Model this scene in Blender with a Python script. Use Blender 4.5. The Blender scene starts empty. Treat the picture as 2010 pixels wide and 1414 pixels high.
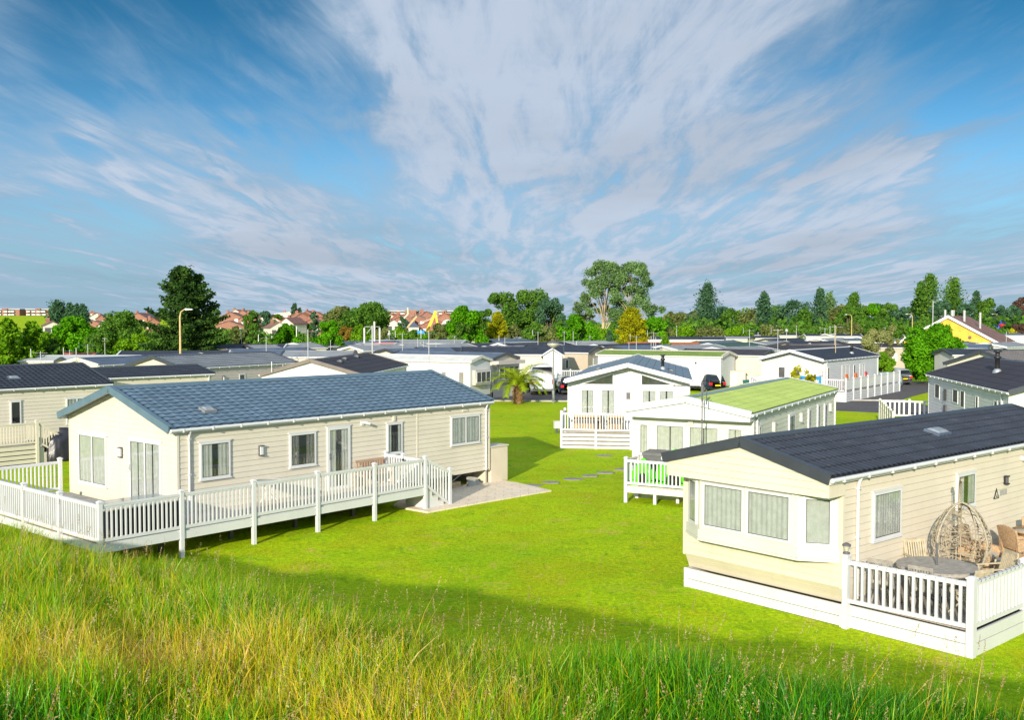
import bpy, math, random
import numpy as np
from mathutils import Vector

random.seed(7)
S = bpy.context.scene
C = S.collection
PI = math.pi
# ------------------------------------------------------------------ camera
CAM_H = 6.2
FPX = 1961.06            # focal length in pixels of the 2010 px wide photo
PITCH = math.atan((707 - 633.45) / FPX)
cam = bpy.data.cameras.new('camera')
cam.sensor_width = 36.0
cam.lens = 36.0 * FPX / 2010.0
cam.clip_start = 0.05
cam.clip_end = 6000
camo = bpy.data.objects.new('camera', cam)
C.objects.link(camo)
camo.location = (0, 0, CAM_H)
camo.rotation_euler = (PI / 2 - PITCH, 0, 0)
S.camera = camo
S.view_settings.view_transform = 'Standard'
S.view_settings.look = 'None'
S.view_settings.gamma = 1
S.view_settings.exposure = 0.82
S.cycles.max_bounces = 6
S.cycles.transparent_max_bounces = 12
S.cycles.use_denoising = True


def at(px, py, z=0.0):
    """point of the place seen at a pixel of the photo, on the level z"""
    x = (px - 1005) / FPX
    u = -(py - 707) / FPX
    c, s = math.cos(PITCH), math.sin(PITCH)
    d = (x, c + u * s, -s + u * c)
    t = (z - CAM_H) / d[2]
    return (d[0] * t, d[1] * t)


def atY(px, py, Y):
    """point seen at a pixel, at the distance Y"""
    x = (px - 1005) / FPX
    u = -(py - 707) / FPX
    c, s = math.cos(PITCH), math.sin(PITCH)
    d = (x, c + u * s, -s + u * c)
    t = Y / d[1]
    return (d[0] * t, Y, CAM_H + d[2] * t)


# ------------------------------------------------------------------ sun and sky
SUN_AZ = math.radians(17.5)      # shadows run this much to the right of the view
SUN_EL = math.radians(16.8)
sun = bpy.data.lights.new('sun', 'SUN')
sun.energy = 3.7
sun.angle = math.radians(0.55)
sun.color = (1.0, 0.91, 0.75)
suno = bpy.data.objects.new('sun', sun)
C.objects.link(suno)
sd = Vector((math.sin(SUN_AZ) * math.cos(SUN_EL), math.cos(SUN_AZ) * math.cos(SUN_EL), -math.sin(SUN_EL)))
suno.rotation_euler = sd.to_track_quat('-Z', 'Y').to_euler()
suno.location = (-10, -20, 40)

W = bpy.data.worlds.new('World')
S.world = W
W.use_nodes = True
nt = W.node_tree
nt.nodes.clear()


class NT:
    """small helper to write node trees in few lines"""
    def __init__(s, tree):
        s.t = tree

    def n(s, typ, **kw):
        nd = s.t.nodes.new(typ)
        for k, v in kw.items():
            setattr(nd, k, v)
        return nd

    def link(s, a, b):
        s.t.links.new(a, b)

    def put(s, sock, v):
        if isinstance(v, bpy.types.NodeSocket):
            s.t.links.new(v, sock)
        else:
            sock.default_value = v

    def m(s, op, a, b=None, c=None, clamp=False):
        nd = s.n('ShaderNodeMath', operation=op, use_clamp=clamp)
        s.put(nd.inputs[0], a)
        if b is not None: s.put(nd.inputs[1], b)
        if c is not None: s.put(nd.inputs[2], c)
        return nd.outputs[0]

    def vm(s, op, a, b=None):
        nd = s.n('ShaderNodeVectorMath', operation=op)
        s.put(nd.inputs[0], a)
        if b is not None: s.put(nd.inputs[1], b)
        return nd.outputs['Value'] if op in ('DOT_PRODUCT', 'LENGTH') else nd.outputs[0]

    def noise(s, vec, scale, detail=4, rough=.55, dist=0.0, w=None):
        nd = s.n('ShaderNodeTexNoise')
        s.put(nd.inputs['Vector'], vec)
        nd.inputs['Scale'].default_value = scale
        nd.inputs['Detail'].default_value = detail
        nd.inputs['Roughness'].default_value = rough
        nd.inputs['Distortion'].default_value = dist
        return nd.outputs['Fac']

    def ramp(s, fac, stops, interp='LINEAR'):
        nd = s.n('ShaderNodeValToRGB')
        s.put(nd.inputs[0], fac)
        cr = nd.color_ramp
        cr.interpolation = interp
        while len(cr.elements) > 1: cr.elements.remove(cr.elements[0])
        cr.elements[0].position = stops[0][0]
        cr.elements[0].color = tuple(stops[0][1]) + (1,) if len(stops[0][1]) == 3 else stops[0][1]
        for p, col in stops[1:]:
            e = cr.elements.new(p)
            e.color = tuple(col) + (1,) if len(col) == 3 else col
        return nd.outputs[0]

    def mix(s, fac, a, b, blend='MIX'):
        nd = s.n('ShaderNodeMix', data_type='RGBA', blend_type=blend)
        s.put(nd.inputs[0], fac)
        s.put(nd.inputs[6], a if isinstance(a, bpy.types.NodeSocket) else tuple(a) + (1,))
        s.put(nd.inputs[7], b if isinstance(b, bpy.types.NodeSocket) else tuple(b) + (1,))
        return nd.outputs[2]

    def mr(s, v, a, b, c=0, d=1, smooth=True):
        nd = s.n('ShaderNodeMapRange')
        nd.interpolation_type = 'SMOOTHSTEP' if smooth else 'LINEAR'
        s.put(nd.inputs[0], v)
        for i, q in enumerate((a, b, c, d)): nd.inputs[i + 1].default_value = q
        return nd.outputs[0]


w = NT(nt)
out = w.n('ShaderNodeOutputWorld')
bg = w.n('ShaderNodeBackground')
bg.inputs['Strength'].default_value = 0.095
sky = w.n('ShaderNodeTexSky', sky_type='NISHITA')
sky.sun_disc = False
sky.sun_elevation = SUN_EL
sky.sun_rotation = PI + SUN_AZ
sky.altitude = 0
sky.air_density = 1.0
sky.dust_density = 0.35
sky.ozone_density = 3.0
tc = w.n('ShaderNodeTexCoord')
dirv = tc.outputs['Generated']
sep = w.n('ShaderNodeSeparateXYZ')
w.link(dirv, sep.inputs[0])
zz = w.m('MAXIMUM', sep.outputs['Z'], 0.0)
zz = w.m('ADD', zz, 0.035)
px_ = w.m('DIVIDE', sep.outputs['X'], zz)
py_ = w.m('DIVIDE', sep.outputs['Y'], zz)
cmb = w.n('ShaderNodeCombineXYZ')
w.link(px_, cmb.inputs[0]); w.link(py_, cmb.inputs[1])
plane = cmb.outputs[0]


def mapping(vec, rot=0, scale=(1, 1, 1), loc=(0, 0, 0)):
    nd = w.n('ShaderNodeMapping')
    w.link(vec, nd.inputs['Vector'])
    nd.inputs['Rotation'].default_value = (0, 0, rot)
    nd.inputs['Scale'].default_value = scale
    nd.inputs['Location'].default_value = loc
    return nd.outputs[0]


# cirrus: fibres drawn out along the wind, broad veils, fine mackerel ripples
warp = w.noise(plane, 0.5, 3)
fib = w.noise(mapping(plane, math.radians(8), (3.0, .42, 1)), 1.0, 10, .60, 1.1)
fib2 = w.noise(mapping(plane, math.radians(-14), (5.5, 1.0, 1), (4, 2, 0)), 1.0, 8, .66, .8)
veil = w.noise(mapping(plane, math.radians(12), (.75, .20, 1), (3.3, 1.7, 0)), 1.0, 5, .5, .5)
rip = w.noise(mapping(plane, math.radians(25), (3.0, 12.0, 1)), 1.0, 5, .6, .5)


def skydir(px, py):
    x = (px - 1005) / FPX; u = -(py - 707) / FPX
    c, s = math.cos(PITCH), math.sin(PITCH)
    return Vector((x, c + u * s, -s + u * c)).normalized()


cov = w.m('MULTIPLY_ADD', fib, 1.5, .70 - .75)
cov = w.m('MULTIPLY_ADD', fib2, .85, w.m('SUBTRACT', cov, .425))
cov = w.m('MULTIPLY_ADD', veil, 1.1, w.m('SUBTRACT', cov, .55))
cov = w.m('MULTIPLY_ADD', rip, .10, w.m('SUBTRACT', cov, .05))
# broad shapes of this sky: bare blue holes (-) and thick veils (+), each a direction and an angular radius
for (bx, by, rad, wt) in [(330, 5, 7, -.50), (180, 50, 4, -.16), (470, 90, 5, -.26), (570, 200, 4.5, -.26), (640, 290, 4.5, -.26), (730, 350, 4, -.20), (340, 320, 3.5, -.12), (100, 425, 6, -.24), (260, 480, 5, -.16),
                          (15, 70, 5, -.30), (15, 150, 3, -.12), (1995, 60, 6, -.42), (1890, 120, 6, -.12), (1720, 170, 5, -.16), (1985, 240, 4, -.18), (1950, 345, 3.5, -.20), (1560, 150, 5, -.06), (640, 10, 4, -.08),
                          (700, 90, 9, .14), (1010, 150, 14, .20), (1330, 120, 9, .16), (820, 260, 7, .12), (1200, 420, 13, .14), (1500, 330, 9, .14), (1750, 300, 8, .14), (1850, 450, 10, .10), (140, 190, 5, .12), (300, 250, 5, .14),
                          (450, 310, 4.5, .16), (90, 320, 5, .10), (300, 400, 5, .12), (470, 465, 6, .14), (640, 470, 6, .12), (900, 450, 10, .10), (180, 520, 7, .04), (560, 130, 3, .06)]:
    d = skydir(bx, by)
    dot = w.vm('DOT_PRODUCT', dirv, tuple(d))
    wob = w.m('MULTIPLY_ADD', warp, .012, dot)
    wob = w.m('MULTIPLY_ADD', fib, .018, wob)
    g = w.mr(wob, math.cos(math.radians(rad * 1.15)) + .0145, 1.0145, 0, wt * ((.30 if by < 300 and 600 < bx < 1500 else .62) if wt > 0 else .9))
    cov = w.m('ADD', cov, g)
al = w.mr(cov, .02, 1.02, 0, .97)
thick = w.mr(cov, .55, 1.05, 0, 1)
ccol = w.mix(thick, (2.1, 2.95, 3.95), (3.3, 3.8, 4.6))
grey = w.mr(w.noise(mapping(plane, .3, (.5, .3, 1), (9, 4, 0)), 1.0, 4), .4, .7, 1.0, .82)
ccol = w.mix(1.0, ccol, w.ramp(grey, [(0, (0, 0, 0)), (1, (1, 1, 1))]), 'MULTIPLY')
sunv = (-sd.x, -sd.y, -sd.z)
glow = w.mr(w.vm('DOT_PRODUCT', dirv, sunv), -.15, 1.0, 1.0, 3.0)
ccol = w.mix(1.0, ccol, w.ramp(w.m('DIVIDE', glow, 3.0), [(0, (0, 0, 0)), (1, (3.0, 3.0, 3.0))]), 'MULTIPLY')
tint = w.mix(w.mr(sep.outputs['Z'], .02, .34), (.55, .80, .95), (.07, .33, .42))
skyc = w.mix(1.0, sky.outputs[0], tint, 'MULTIPLY')
low = w.mr(sep.outputs['Z'], .0, .20, .80, 0)
skyc = w.mix(low, skyc, (1.45, 2.4, 3.3))
fin = w.mix(al, skyc, ccol)
w.link(fin, bg.inputs['Color'])
w.link(bg.outputs[0], out.inputs['Surface'])


# ------------------------------------------------------------------ materials
def newmat(name):
    m = bpy.data.materials.new(name)
    m.use_nodes = True
    t = NT(m.node_tree)
    bs = m.node_tree.nodes['Principled BSDF']
    return m, t, bs


_mc = {}


def pm(name, col, rough=.6, var=.10, scale=2.0, bump=0.0, bscale=40, metal=0, spec=.5, dirt=None, dirtamt=.25, streak=False):
    """paint, fabric, plaster ...: base colour with uneven tone, optional dirt and bump"""
    if name in _mc: return _mc[name]
    m, t, bs = newmat(name)
    tcn = t.n('ShaderNodeTexCoord')
    oc = tcn.outputs['Object']
    n1 = t.noise(oc, scale, 6, .6)
    lo = tuple(max(0, c * (1 - var)) for c in col)
    hi = tuple(min(1, c * (1 + var)) for c in col)
    c0 = t.mix(t.mr(n1, .3, .7), lo, hi)
    if dirt:
        mp = t.n('ShaderNodeMapping')
        t.link(oc, mp.inputs['Vector'])
        mp.inputs['Scale'].default_value = (3, 3, .35) if streak else (1, 1, 1)
        n2 = t.noise(mp.outputs[0], scale * 1.7, 8, .7)
        c0 = t.mix(t.mr(n2, .52, .78, 0, dirtamt), c0, dirt)
    t.link(c0, bs.inputs['Base Color'])
    bs.inputs['Roughness'].default_value = rough
    bs.inputs['Metallic'].default_value = metal
    bs.inputs['Specular IOR Level'].default_value = spec
    if bump:
        b = t.n('ShaderNodeBump')
        b.inputs['Strength'].default_value = bump
        b.inputs['Distance'].default_value = .02
        t.link(t.noise(oc, bscale, 4), b.inputs['Height'])
        t.link(b.outputs[0], bs.inputs['Normal'])
    _mc[name] = m
    return m


def glassmat(name, tint=(.90, .92, .92), refl=1.0):
    m, t, bs = newmat(name)
    t.t.nodes.remove(bs)
    o = t.t.nodes['Material Output']
    tr = t.n('ShaderNodeBsdfTransparent'); tr.inputs[0].default_value = tint + (1,)
    gl = t.n('ShaderNodeBsdfGlossy'); gl.inputs['Roughness'].default_value = .03
    lw = t.n('ShaderNodeLayerWeight'); lw.inputs[0].default_value = .5
    f2 = t.m('MULTIPLY_ADD', t.m('POWER', lw.outputs['Facing'], 4.0), .75 * refl, .11 * refl, clamp=True)
    mx = t.n('ShaderNodeMixShader')
    t.link(f2, mx.inputs[0]); t.link(tr.outputs[0], mx.inputs[1]); t.link(gl.outputs[0], mx.inputs[2])
    t.link(mx.outputs[0], o.inputs['Surface'])
    return m


WHITE = pm('white_upvc', (.61, .61, .60), .35, .04, 1.2, dirt=(.55, .53, .45), dirtamt=.25, streak=True)
WHITER = pm('white_rail', (.60, .60, .605), .4, .04, 2.0, dirt=(.42, .43, .33), dirtamt=.4, streak=True)
CREAM = pm('cream_cladding', (0.62, 0.565, 0.455), .55, .05, .7, bump=.08, bscale=60, dirt=(.5, .45, .33), dirtamt=.38, streak=True)
CREAMB = pm('cream_cladding_warm', (0.64, 0.565, 0.44), .55, .05, .7, bump=.08, bscale=60, dirt=(.5, .43, .3), dirtamt=.38, streak=True)
CREAMC = pm('ivory_cladding', (0.6, 0.585, 0.5), .55, .05, .7, dirt=(.5, .47, .38), dirtamt=.2, streak=True)
WHITEW = pm('white_cladding', (0.6, 0.6, 0.58), .55, .04, .7, dirt=(.5, .5, .45), dirtamt=.2, streak=True)
GREYW = pm('pale_grey_cladding', (0.53, 0.54, 0.53), .55, .05, .7, dirt=(.42, .42, .4), dirtamt=.2, streak=True)
PINKW = pm('pinkish_cream_cladding', (0.525, 0.465, 0.405), .55, .05, .7, dirt=(.45, .38, .32), dirtamt=.2, streak=True)
TANW = pm('tan_cladding', (0.420, 0.350, 0.266), .55, .06, .7, dirt=(.4, .32, .24), dirtamt=.2, streak=True)
YELW = pm('butter_cladding', (0.56, 0.52, 0.39), .55, .05, .7, dirt=(.5, .44, .3), dirtamt=.2, streak=True)
BLACKW = pm('black_cladding', (.03, .03, .035), .5, .1)
R_BLUE = pm('blue_slate_tiles', (0.13, 0.187, 0.24), .75, .14, scale=1.4, spec=.2, bump=.1, bscale=120, dirt=(.13, .17, .17), dirtamt=.5)
R_DARK = pm('charcoal_tiles', (0.034, 0.041, 0.058), .75, .16, scale=1.4, spec=.2, bump=.1, bscale=120, dirt=(.10, .10, .10), dirtamt=.4)
R_BROWN = pm('brown_black_tiles', (0.048, 0.044, 0.052), .75, .14, scale=1.2, spec=.2, bump=.1, bscale=100, dirt=(.11, .10, .09), dirtamt=.4)
R_GREEN = pm('lime_green_tiles', (0.33, 0.41, 0.11), .75, .10, scale=1.0, spec=.2, bump=.1, bscale=120, dirt=(.22, .30, .08), dirtamt=.4)
R_GREEN2 = pm('faded_green_tiles', (0.182, 0.259, 0.059), .75, .12, scale=1.0, spec=.2, dirt=(.2, .25, .1), dirtamt=.4)
R_GREY = pm('grey_tiles', (0.19, 0.205, 0.22), .75, .14, scale=1.2, spec=.2, dirt=(.2, .2, .18), dirtamt=.4)
R_SLATE = pm('slate_blue_roof', (0.1, 0.13, 0.18), .75, .14, scale=1.2, spec=.2, dirt=(.15, .16, .16), dirtamt=.4)
R_LIGHT = pm('pale_grey_roof', (.42, .44, .43), .75, .1, scale=1.0, spec=.2, dirt=(.25, .25, .22), dirtamt=.5)
R_WHITE = pm('weathered_white_roof', (.66, .64, .57), .6, .1, 1.2, dirt=(.30, .28, .24), dirtamt=.7)
R_RED = pm('red_sheet_roof', (.38, .09, .09), .75, .15, spec=.2)
R_ORANGE = pm('orange_tile_roof', (0.350, 0.126, 0.049), .7, .15, 2)
R_DGREEN = pm('dark_green_roof', (.05, .10, .075), .75, .15, spec=.2)
R_MID = pm('mid_grey_roof', (0.25, 0.26, 0.27), .75, .12, scale=1.0, spec=.2, dirt=(.13, .13, .12), dirtamt=.4)
R_TAN = pm('tan_grey_roof', (.19, .165, .15), .75, .12, spec=.2)
R_TERR = pm('terracotta_roof', (0.19, 0.095, 0.075), .8, .25, .8)
BRICK = pm('red_brick', (0.28, 0.13, 0.09), .9, .2, 1.5)
OBRICK = pm('orange_brick', (0.72, 0.42, 0.05), .9, .14, 1.0, dirt=(.36, .15, .04), dirtamt=.9)
TRIMD = pm('charcoal_trim', (.045, .05, .06), .4, .08)
TRIMB = pm('blue_grey_trim', (.10, .16, .20), .4, .08)
TRIMG = pm('grey_green_trim', (.20, .27, .25), .4, .08)
TRIMBR = pm('brown_trim', (.13, .10, .085), .5, .1)
TRIMR = pm('red_trim', (.35, .05, .04), .5, .1)
WOODF = pm('deck_boards', (.52, .45, .38), .7, .12, 3, bump=.1, dirt=(.3, .25, .2), dirtamt=.35)
CURT = pm('grey_curtain', (0.54, 0.53, 0.49), .9, .10, 6)
CURT2 = pm('cream_curtain', (0.6, 0.58, 0.5), .9, .08, 6)
CURT3 = pm('patterned_curtain', (.24, .22, .19), .9, .5, 26)
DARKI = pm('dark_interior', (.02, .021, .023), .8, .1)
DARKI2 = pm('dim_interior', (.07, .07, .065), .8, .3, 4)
GLASS = glassmat('window_glass', (.94, .96, .96))
CGLASS = glassmat('car_glass', (.10, .12, .13), 1.3)
BLACK = pm('black_plastic', (.02, .02, .02), .4, .1)
BLACKC = pm('black_cover', (.018, .017, .022), .35, .2, 3, bump=.5, bscale=6)
GREYP = pm('grey_plastic', (.10, .095, .10), .6, .1)
GALV = pm('galvanised_steel', (.45, .46, .46), .4, .15, 5, metal=.6)
POLEW = pm('pale_pole', (0.403, 0.403, 0.390), .5, .1)
POLEY = pm('ochre_lamp_post', (.50, .36, .14), .6, .15)
POLEG = pm('grey_lamp_post', (.20, .21, .20), .5, .1)
RATTAN = pm('brown_rattan', (0.44, 0.29, 0.16), .7, .35, 30, bump=.6, bscale=90)
RATTG = pm('pale_rattan', (0.36, 0.31, 0.22), .7, .25, 30, bump=.4, bscale=90)
TEAK = pm('weathered_teak', (.30, .27, .23), .8, .2, 8, dirt=(.16, .14, .12), dirtamt=.5)
TEAKY = pm('light_teak', (.44, .37, .25), .8, .2, 8)
CUSH = pm('beige_cushion', (.50, .45, .36), .9, .1)
BENCH = pm('tan_bench_plastic', (.40, .27, .18), .5, .1)
LIME = pm('lime_plastic', (.13, .80, .02), .3, .05)
BLUEP = pm('blue_plastic', (.02, .22, .42), .5, .1)
REDL = pm('red_lamp_lens', (.55, .02, .02), .2, .1)
YPLATE = pm('yellow_plate', (.75, .58, .02), .4, .05)
CAR_W = pm('white_paint', (.80, .80, .80), .25, .03)
CAR_S = pm('silver_paint', (.48, .50, .54), .25, .04, metal=.4)
CAR_B = pm('navy_paint', (.012, .022, .04), .2, .05)
CAR_P = pm('pale_blue_paint', (.50, .58, .62), .25, .04, metal=.2)
TYRE = pm('tyre_rubber', (.02, .02, .02), .8, .1)
STONE = pm('grey_stone', (0.24, 0.22, 0.18), .9, .2, 3, bump=.3, bscale=20)
CONC = pm('concrete_block', (.38, .36, .31), .9, .2, 3, bump=.3)
BARK = pm('bark', (.16, .12, .08), .9, .3, 2, bump=.5, bscale=9)
BARKL = pm('pale_bark', (.42, .33, .22), .9, .3, 1, bump=.4, bscale=5)
YELRIDE = pm('yellow_steel', (.75, .45, .01), .5, .1)
WALLW = pm('house_render', (0.540, 0.510, 0.450), .9, .08)


def grassmat():
    m, t, bs = newmat('mown_grass')
    tcn = t.n('ShaderNodeTexCoord'); oc = tcn.outputs['Object']
    big = t.noise(oc, .10, 4, .6)
    mid = t.noise(oc, .55, 6, .65, .4)
    mp = t.n('ShaderNodeMapping'); t.link(oc, mp.inputs[0])
    mp.inputs['Rotation'].default_value = (0, 0, -.5); mp.inputs['Scale'].default_value = (.25, 1.3, 1)
    streak = t.noise(mp.outputs[0], 1.0, 6, .7, .3)
    fine = t.noise(oc, 9, 6, .75)
    vf = t.noise(oc, 45, 4, .8)
    big = t.noise(oc, .22, 5, .65, .6)
    c = t.mix(t.mr(big, .38, .62), (.34, .56, .001), (.46, .64, .002))
    c = t.mix(t.mr(t.noise(oc, 1.7, 7, .7, 1.0), .50, .66, 0, .8), c, (.19, .37, .001))
    c = t.mix(t.mr(t.noise(oc, .33, 6, .7, .8), .49, .62, 0, .75), c, (.44, .47, .004))
    c = t.mix(t.mr(mid, .35, .72, 0, .6), c, (.50, .58, .003))
    c = t.mix(t.mr(streak, .5, .75, 0, .6), c, (.22, .42, .001))
    c = t.mix(t.mr(t.noise(oc, .9, 7, .72, .8), .55, .68, 0, .8), c, (.62, .50, .09))
    c = t.mix(t.mr(fine, .3, .75), t.mix(1.0, c, (.58, .62, .50), 'MULTIPLY'), t.mix(1.0, c, (1.25, 1.18, 1.2), 'MULTIPLY'))
    c = t.mix(t.mr(vf, .35, .7), t.mix(1.0, c, (.66, .68, .60), 'MULTIPLY'), t.mix(1.0, c, (1.25, 1.22, 1.1), 'MULTIPLY'))
    t.link(c, bs.inputs['Base Color'])
    bs.inputs['Roughness'].default_value = .9
    bs.inputs['Specular IOR Level'].default_value = .1
    b = t.n('ShaderNodeBump'); b.inputs['Strength'].default_value = .35; b.inputs['Distance'].default_value = .04
    hsum = t.m('ADD', t.m('MULTIPLY', fine, .7), t.m('MULTIPLY', vf, .5))
    t.link(hsum, b.inputs['Height']); t.link(b.outputs[0], bs.inputs['Normal'])
    return m


def asphaltmat():
    return pm('asphalt', (0.077, 0.068, 0.070), .9, .18, .5, bump=.3, bscale=60, dirt=(.14, .125, .12), dirtamt=.5)


def pavingmat():
    m, t, bs = newmat('paving_slabs')
    tcn = t.n('ShaderNodeTexCoord')
    br = t.n('ShaderNodeTexBrick')
    t.link(tcn.outputs['Object'], br.inputs['Vector'])
    br.inputs['Color1'].default_value = (.74, .61, .46, 1); br.inputs['Color2'].default_value = (.78, .65, .50, 1)
    br.inputs['Mortar'].default_value = (.60, .49, .36, 1)
    br.inputs['Scale'].default_value = 1.0; br.inputs['Brick Width'].default_value = .6; br.inputs['Row Height'].default_value = .45
    br.inputs['Mortar Size'].default_value = .015
    n = t.noise(tcn.outputs['Object'], 3, 6, .7)
    c = t.mix(t.mr(n, .4, .75, 0, .4), br.outputs[0], (.34, .29, .22))
    t.link(c, bs.inputs['Base Color']); bs.inputs['Roughness'].default_value = .9
    return m


def leafmat(name, col, col2, trans=.25):
    """foliage: every leaf carries a tone of its own in the mesh attribute 'tone'"""
    m, t, bs = newmat(name)
    a = t.n('ShaderNodeAttribute'); a.attribute_name = 'tone'
    c = t.mix(a.outputs['Fac'], col, col2)
    t.t.nodes.remove(bs)
    o = t.t.nodes['Material Output']
    d = t.n('ShaderNodeBsdfDiffuse'); tl = t.n('ShaderNodeBsdfTranslucent')
    t.link(c, d.inputs[0]); t.link(c, tl.inputs[0])
    mx = t.n('ShaderNodeMixShader'); mx.inputs[0].default_value = trans
    t.link(d.outputs[0], mx.inputs[1]); t.link(tl.outputs[0], mx.inputs[2]); t.link(mx.outputs[0], o.inputs[0])
    return m


L_DARK = leafmat('cypress_leaf', (0.015, 0.045, 0.013), (0.092, 0.175, 0.030))
L_MID = leafmat('mid_green_leaf', (0.032, 0.089, 0.013), (0.141, 0.283, 0.033))
L_BRIGHT = leafmat('bright_green_leaf', (0.044, 0.132, 0.004), (0.203, 0.392, 0.017))
L_VIVID = leafmat('vivid_green_leaf', (0.022, 0.110, 0.003), (0.145, 0.406, 0.012))
L_YEL = leafmat('golden_leaf', (0.088, 0.110, 0.004), (0.580, 0.551, 0.017))
L_SAGE = leafmat('sage_leaf', (0.099, 0.121, 0.039), (0.392, 0.406, 0.145))
L_OLIVE = leafmat('olive_leaf', (0.051, 0.076, 0.023), (0.233, 0.267, 0.075))
L_BLUE = leafmat('blue_green_leaf', (0.025, 0.070, 0.038), (0.100, 0.200, 0.092))
L_GUM = leafmat('grey_green_leaf', (.05, .10, .035), (.22, .36, .12))
L_PURP = leafmat('copper_leaf', (0.055, 0.033, 0.028), (0.174, 0.102, 0.072))
L_PALM = leafmat('palm_leaf', (.12, .22, .008), (.58, .64, .03), .35)


# ------------------------------------------------------------------ mesh helpers
class MB:
    """collects faces; build() links them as ONE mesh object"""
    def __init__(s):
        s.v = []; s.f = []; s.mi = []; s.sm = []

    def add(s, vs, fs, mi=0, smooth=False):
        o = len(s.v)
        s.v.extend(vs)
        for f in fs:
            s.f.append([i + o for i in f]); s.mi.append(mi); s.sm.append(smooth)

    def box(s, x0, x1, y0, y1, z0, z1, mi=0):
        s.add([(x0, y0, z0), (x1, y0, z0), (x1, y1, z0), (x0, y1, z0), (x0, y0, z1), (x1, y0, z1), (x1, y1, z1), (x0, y1, z1)],
              [(0, 3, 2, 1), (4, 5, 6, 7), (0, 1, 5, 4), (1, 2, 6, 5), (2, 3, 7, 6), (3, 0, 4, 7)], mi)

    def hexa(s, p, mi=0):
        """eight corners: bottom ring then top ring"""
        s.add([tuple(q) for q in p], [(0, 3, 2, 1), (4, 5, 6, 7), (0, 1, 5, 4), (1, 2, 6, 5), (2, 3, 7, 6), (3, 0, 4, 7)], mi)

    def bar(s, p, q, wd, ht, mi=0, up=(0, 0, 1)):
        p = Vector(p); q = Vector(q); d = (q - p).normalized()
        upv = Vector(up)
        sdv = d.cross(upv)
        if sdv.length < 1e-4: sdv = d.cross(Vector((1, 0, 0)))
        sdv.normalize(); u2 = sdv.cross(d).normalized()
        a = sdv * wd / 2; b = u2 * ht / 2
        s.hexa([p - a - b, p + a - b, q + a - b, q - a - b, p - a + b, p + a + b, q + a + b, q - a + b], mi)

    def tube(s, pts, r, n=8, mi=0, caps=True, smooth=True):
        pts = [Vector(p) for p in pts]
        rs = r if isinstance(r, (list, tuple)) else [r] * len(pts)
        vs = []; fs = []
        prev = None
        for i, p in enumerate(pts):
            d = (pts[min(i + 1, len(pts) - 1)] - pts[max(i - 1, 0)]).normalized()
            a = prev if prev is not None else (Vector((0, 0, 1)) if abs(d.z) < .9 else Vector((1, 0, 0)))
            sx = d.cross(a)
            if sx.length < 1e-5: sx = d.cross(Vector((0, 1, 0)))
            sx.normalize(); sy = sx.cross(d).normalized(); prev = sy
            for k in range(n):
                an = 2 * PI * k / n
                vs.append(tuple(p + (sx * math.cos(an) + sy * math.sin(an)) * rs[i]))
        for i in range(len(pts) - 1):
            for k in range(n):
                k2 = (k + 1) % n
                fs.append((i * n + k, i * n + k2, (i + 1) * n + k2, (i + 1) * n + k))
        s.add(vs, fs, mi, smooth)
        if caps:
            s.add([vs[k] for k in range(n)], [tuple(range(n))[::-1]], mi)
            s.add([vs[(len(pts) - 1) * n + k] for k in range(n)], [tuple(range(n))], mi)

    def lathe(s, prof, c=(0, 0, 0), n=24, mi=0, smooth=True):
        vs = []; fs = []
        for r, z in prof:
            for k in range(n):
                a = 2 * PI * k / n
                vs.append((c[0] + r * math.cos(a), c[1] + r * math.sin(a), c[2] + z))
        for i in range(len(prof) - 1):
            for k in range(n):
                k2 = (k + 1) % n
                fs.append((i * n + k, i * n + k2, (i + 1) * n + k2, (i + 1) * n + k))
        s.add(vs, fs, mi, smooth)

    def prism(s, poly, y0, y1, mi=0, axis='y'):
        """a polygon in x,z drawn out along y (or in x,y along z)"""
        n = len(poly)
        if axis == 'y': vs = [(a, y0, b) for a, b in poly] + [(a, y1, b) for a, b in poly]
        elif axis == 'x': vs = [(y0, a, b) for a, b in poly] + [(y1, a, b) for a, b in poly]
        else: vs = [(a, b, y0) for a, b in poly] + [(a, b, y1) for a, b in poly]
        s.add(vs, [tuple(range(n)), tuple(range(2 * n - 1, n - 1, -1))] + [(i, i + n, (i + 1) % n + n, (i + 1) % n) for i in range(n)], mi)

    def mesh(s, name, mats):
        me = bpy.data.meshes.new(name)
        me.from_pydata(s.v, [], s.f)
        mats = mats if isinstance(mats, (list, tuple)) else [mats]
        for m in mats: me.materials.append(m)
        me.polygons.foreach_set('material_index', s.mi)
        me.polygons.foreach_set('use_smooth', s.sm)
        me.update()
        return me

    def build(s, name, mats, parent=None, label=None):
        o = bpy.data.objects.new(name, s.mesh(name, mats))
        C.objects.link(o)
        if parent is not None: o.parent = parent
        if label: o['label'] = label
        return o


def tag(o, label, cat, group=None):
    o['label'] = label; o['category'] = cat
    if group: o['group'] = group
    return o


def thing(name, label, cat, loc=(0, 0, 0), rz=0.0, group=None):
    o = bpy.data.objects.new(name, None)
    o.empty_display_size = .3
    C.objects.link(o)
    o.location = loc; o.rotation_euler = (0, 0, rz)
    return tag(o, label, cat, group)


def struct(name, mb, m):
    o = mb.build(name, m); o['kind'] = 'structure'
    return o


def copy_tree(o, parent=None):
    c = o.copy(); C.objects.link(c); c.parent = parent
    for ch in [q for q in bpy.data.objects if q.parent == o]: copy_tree(ch, c)
    return c


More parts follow.
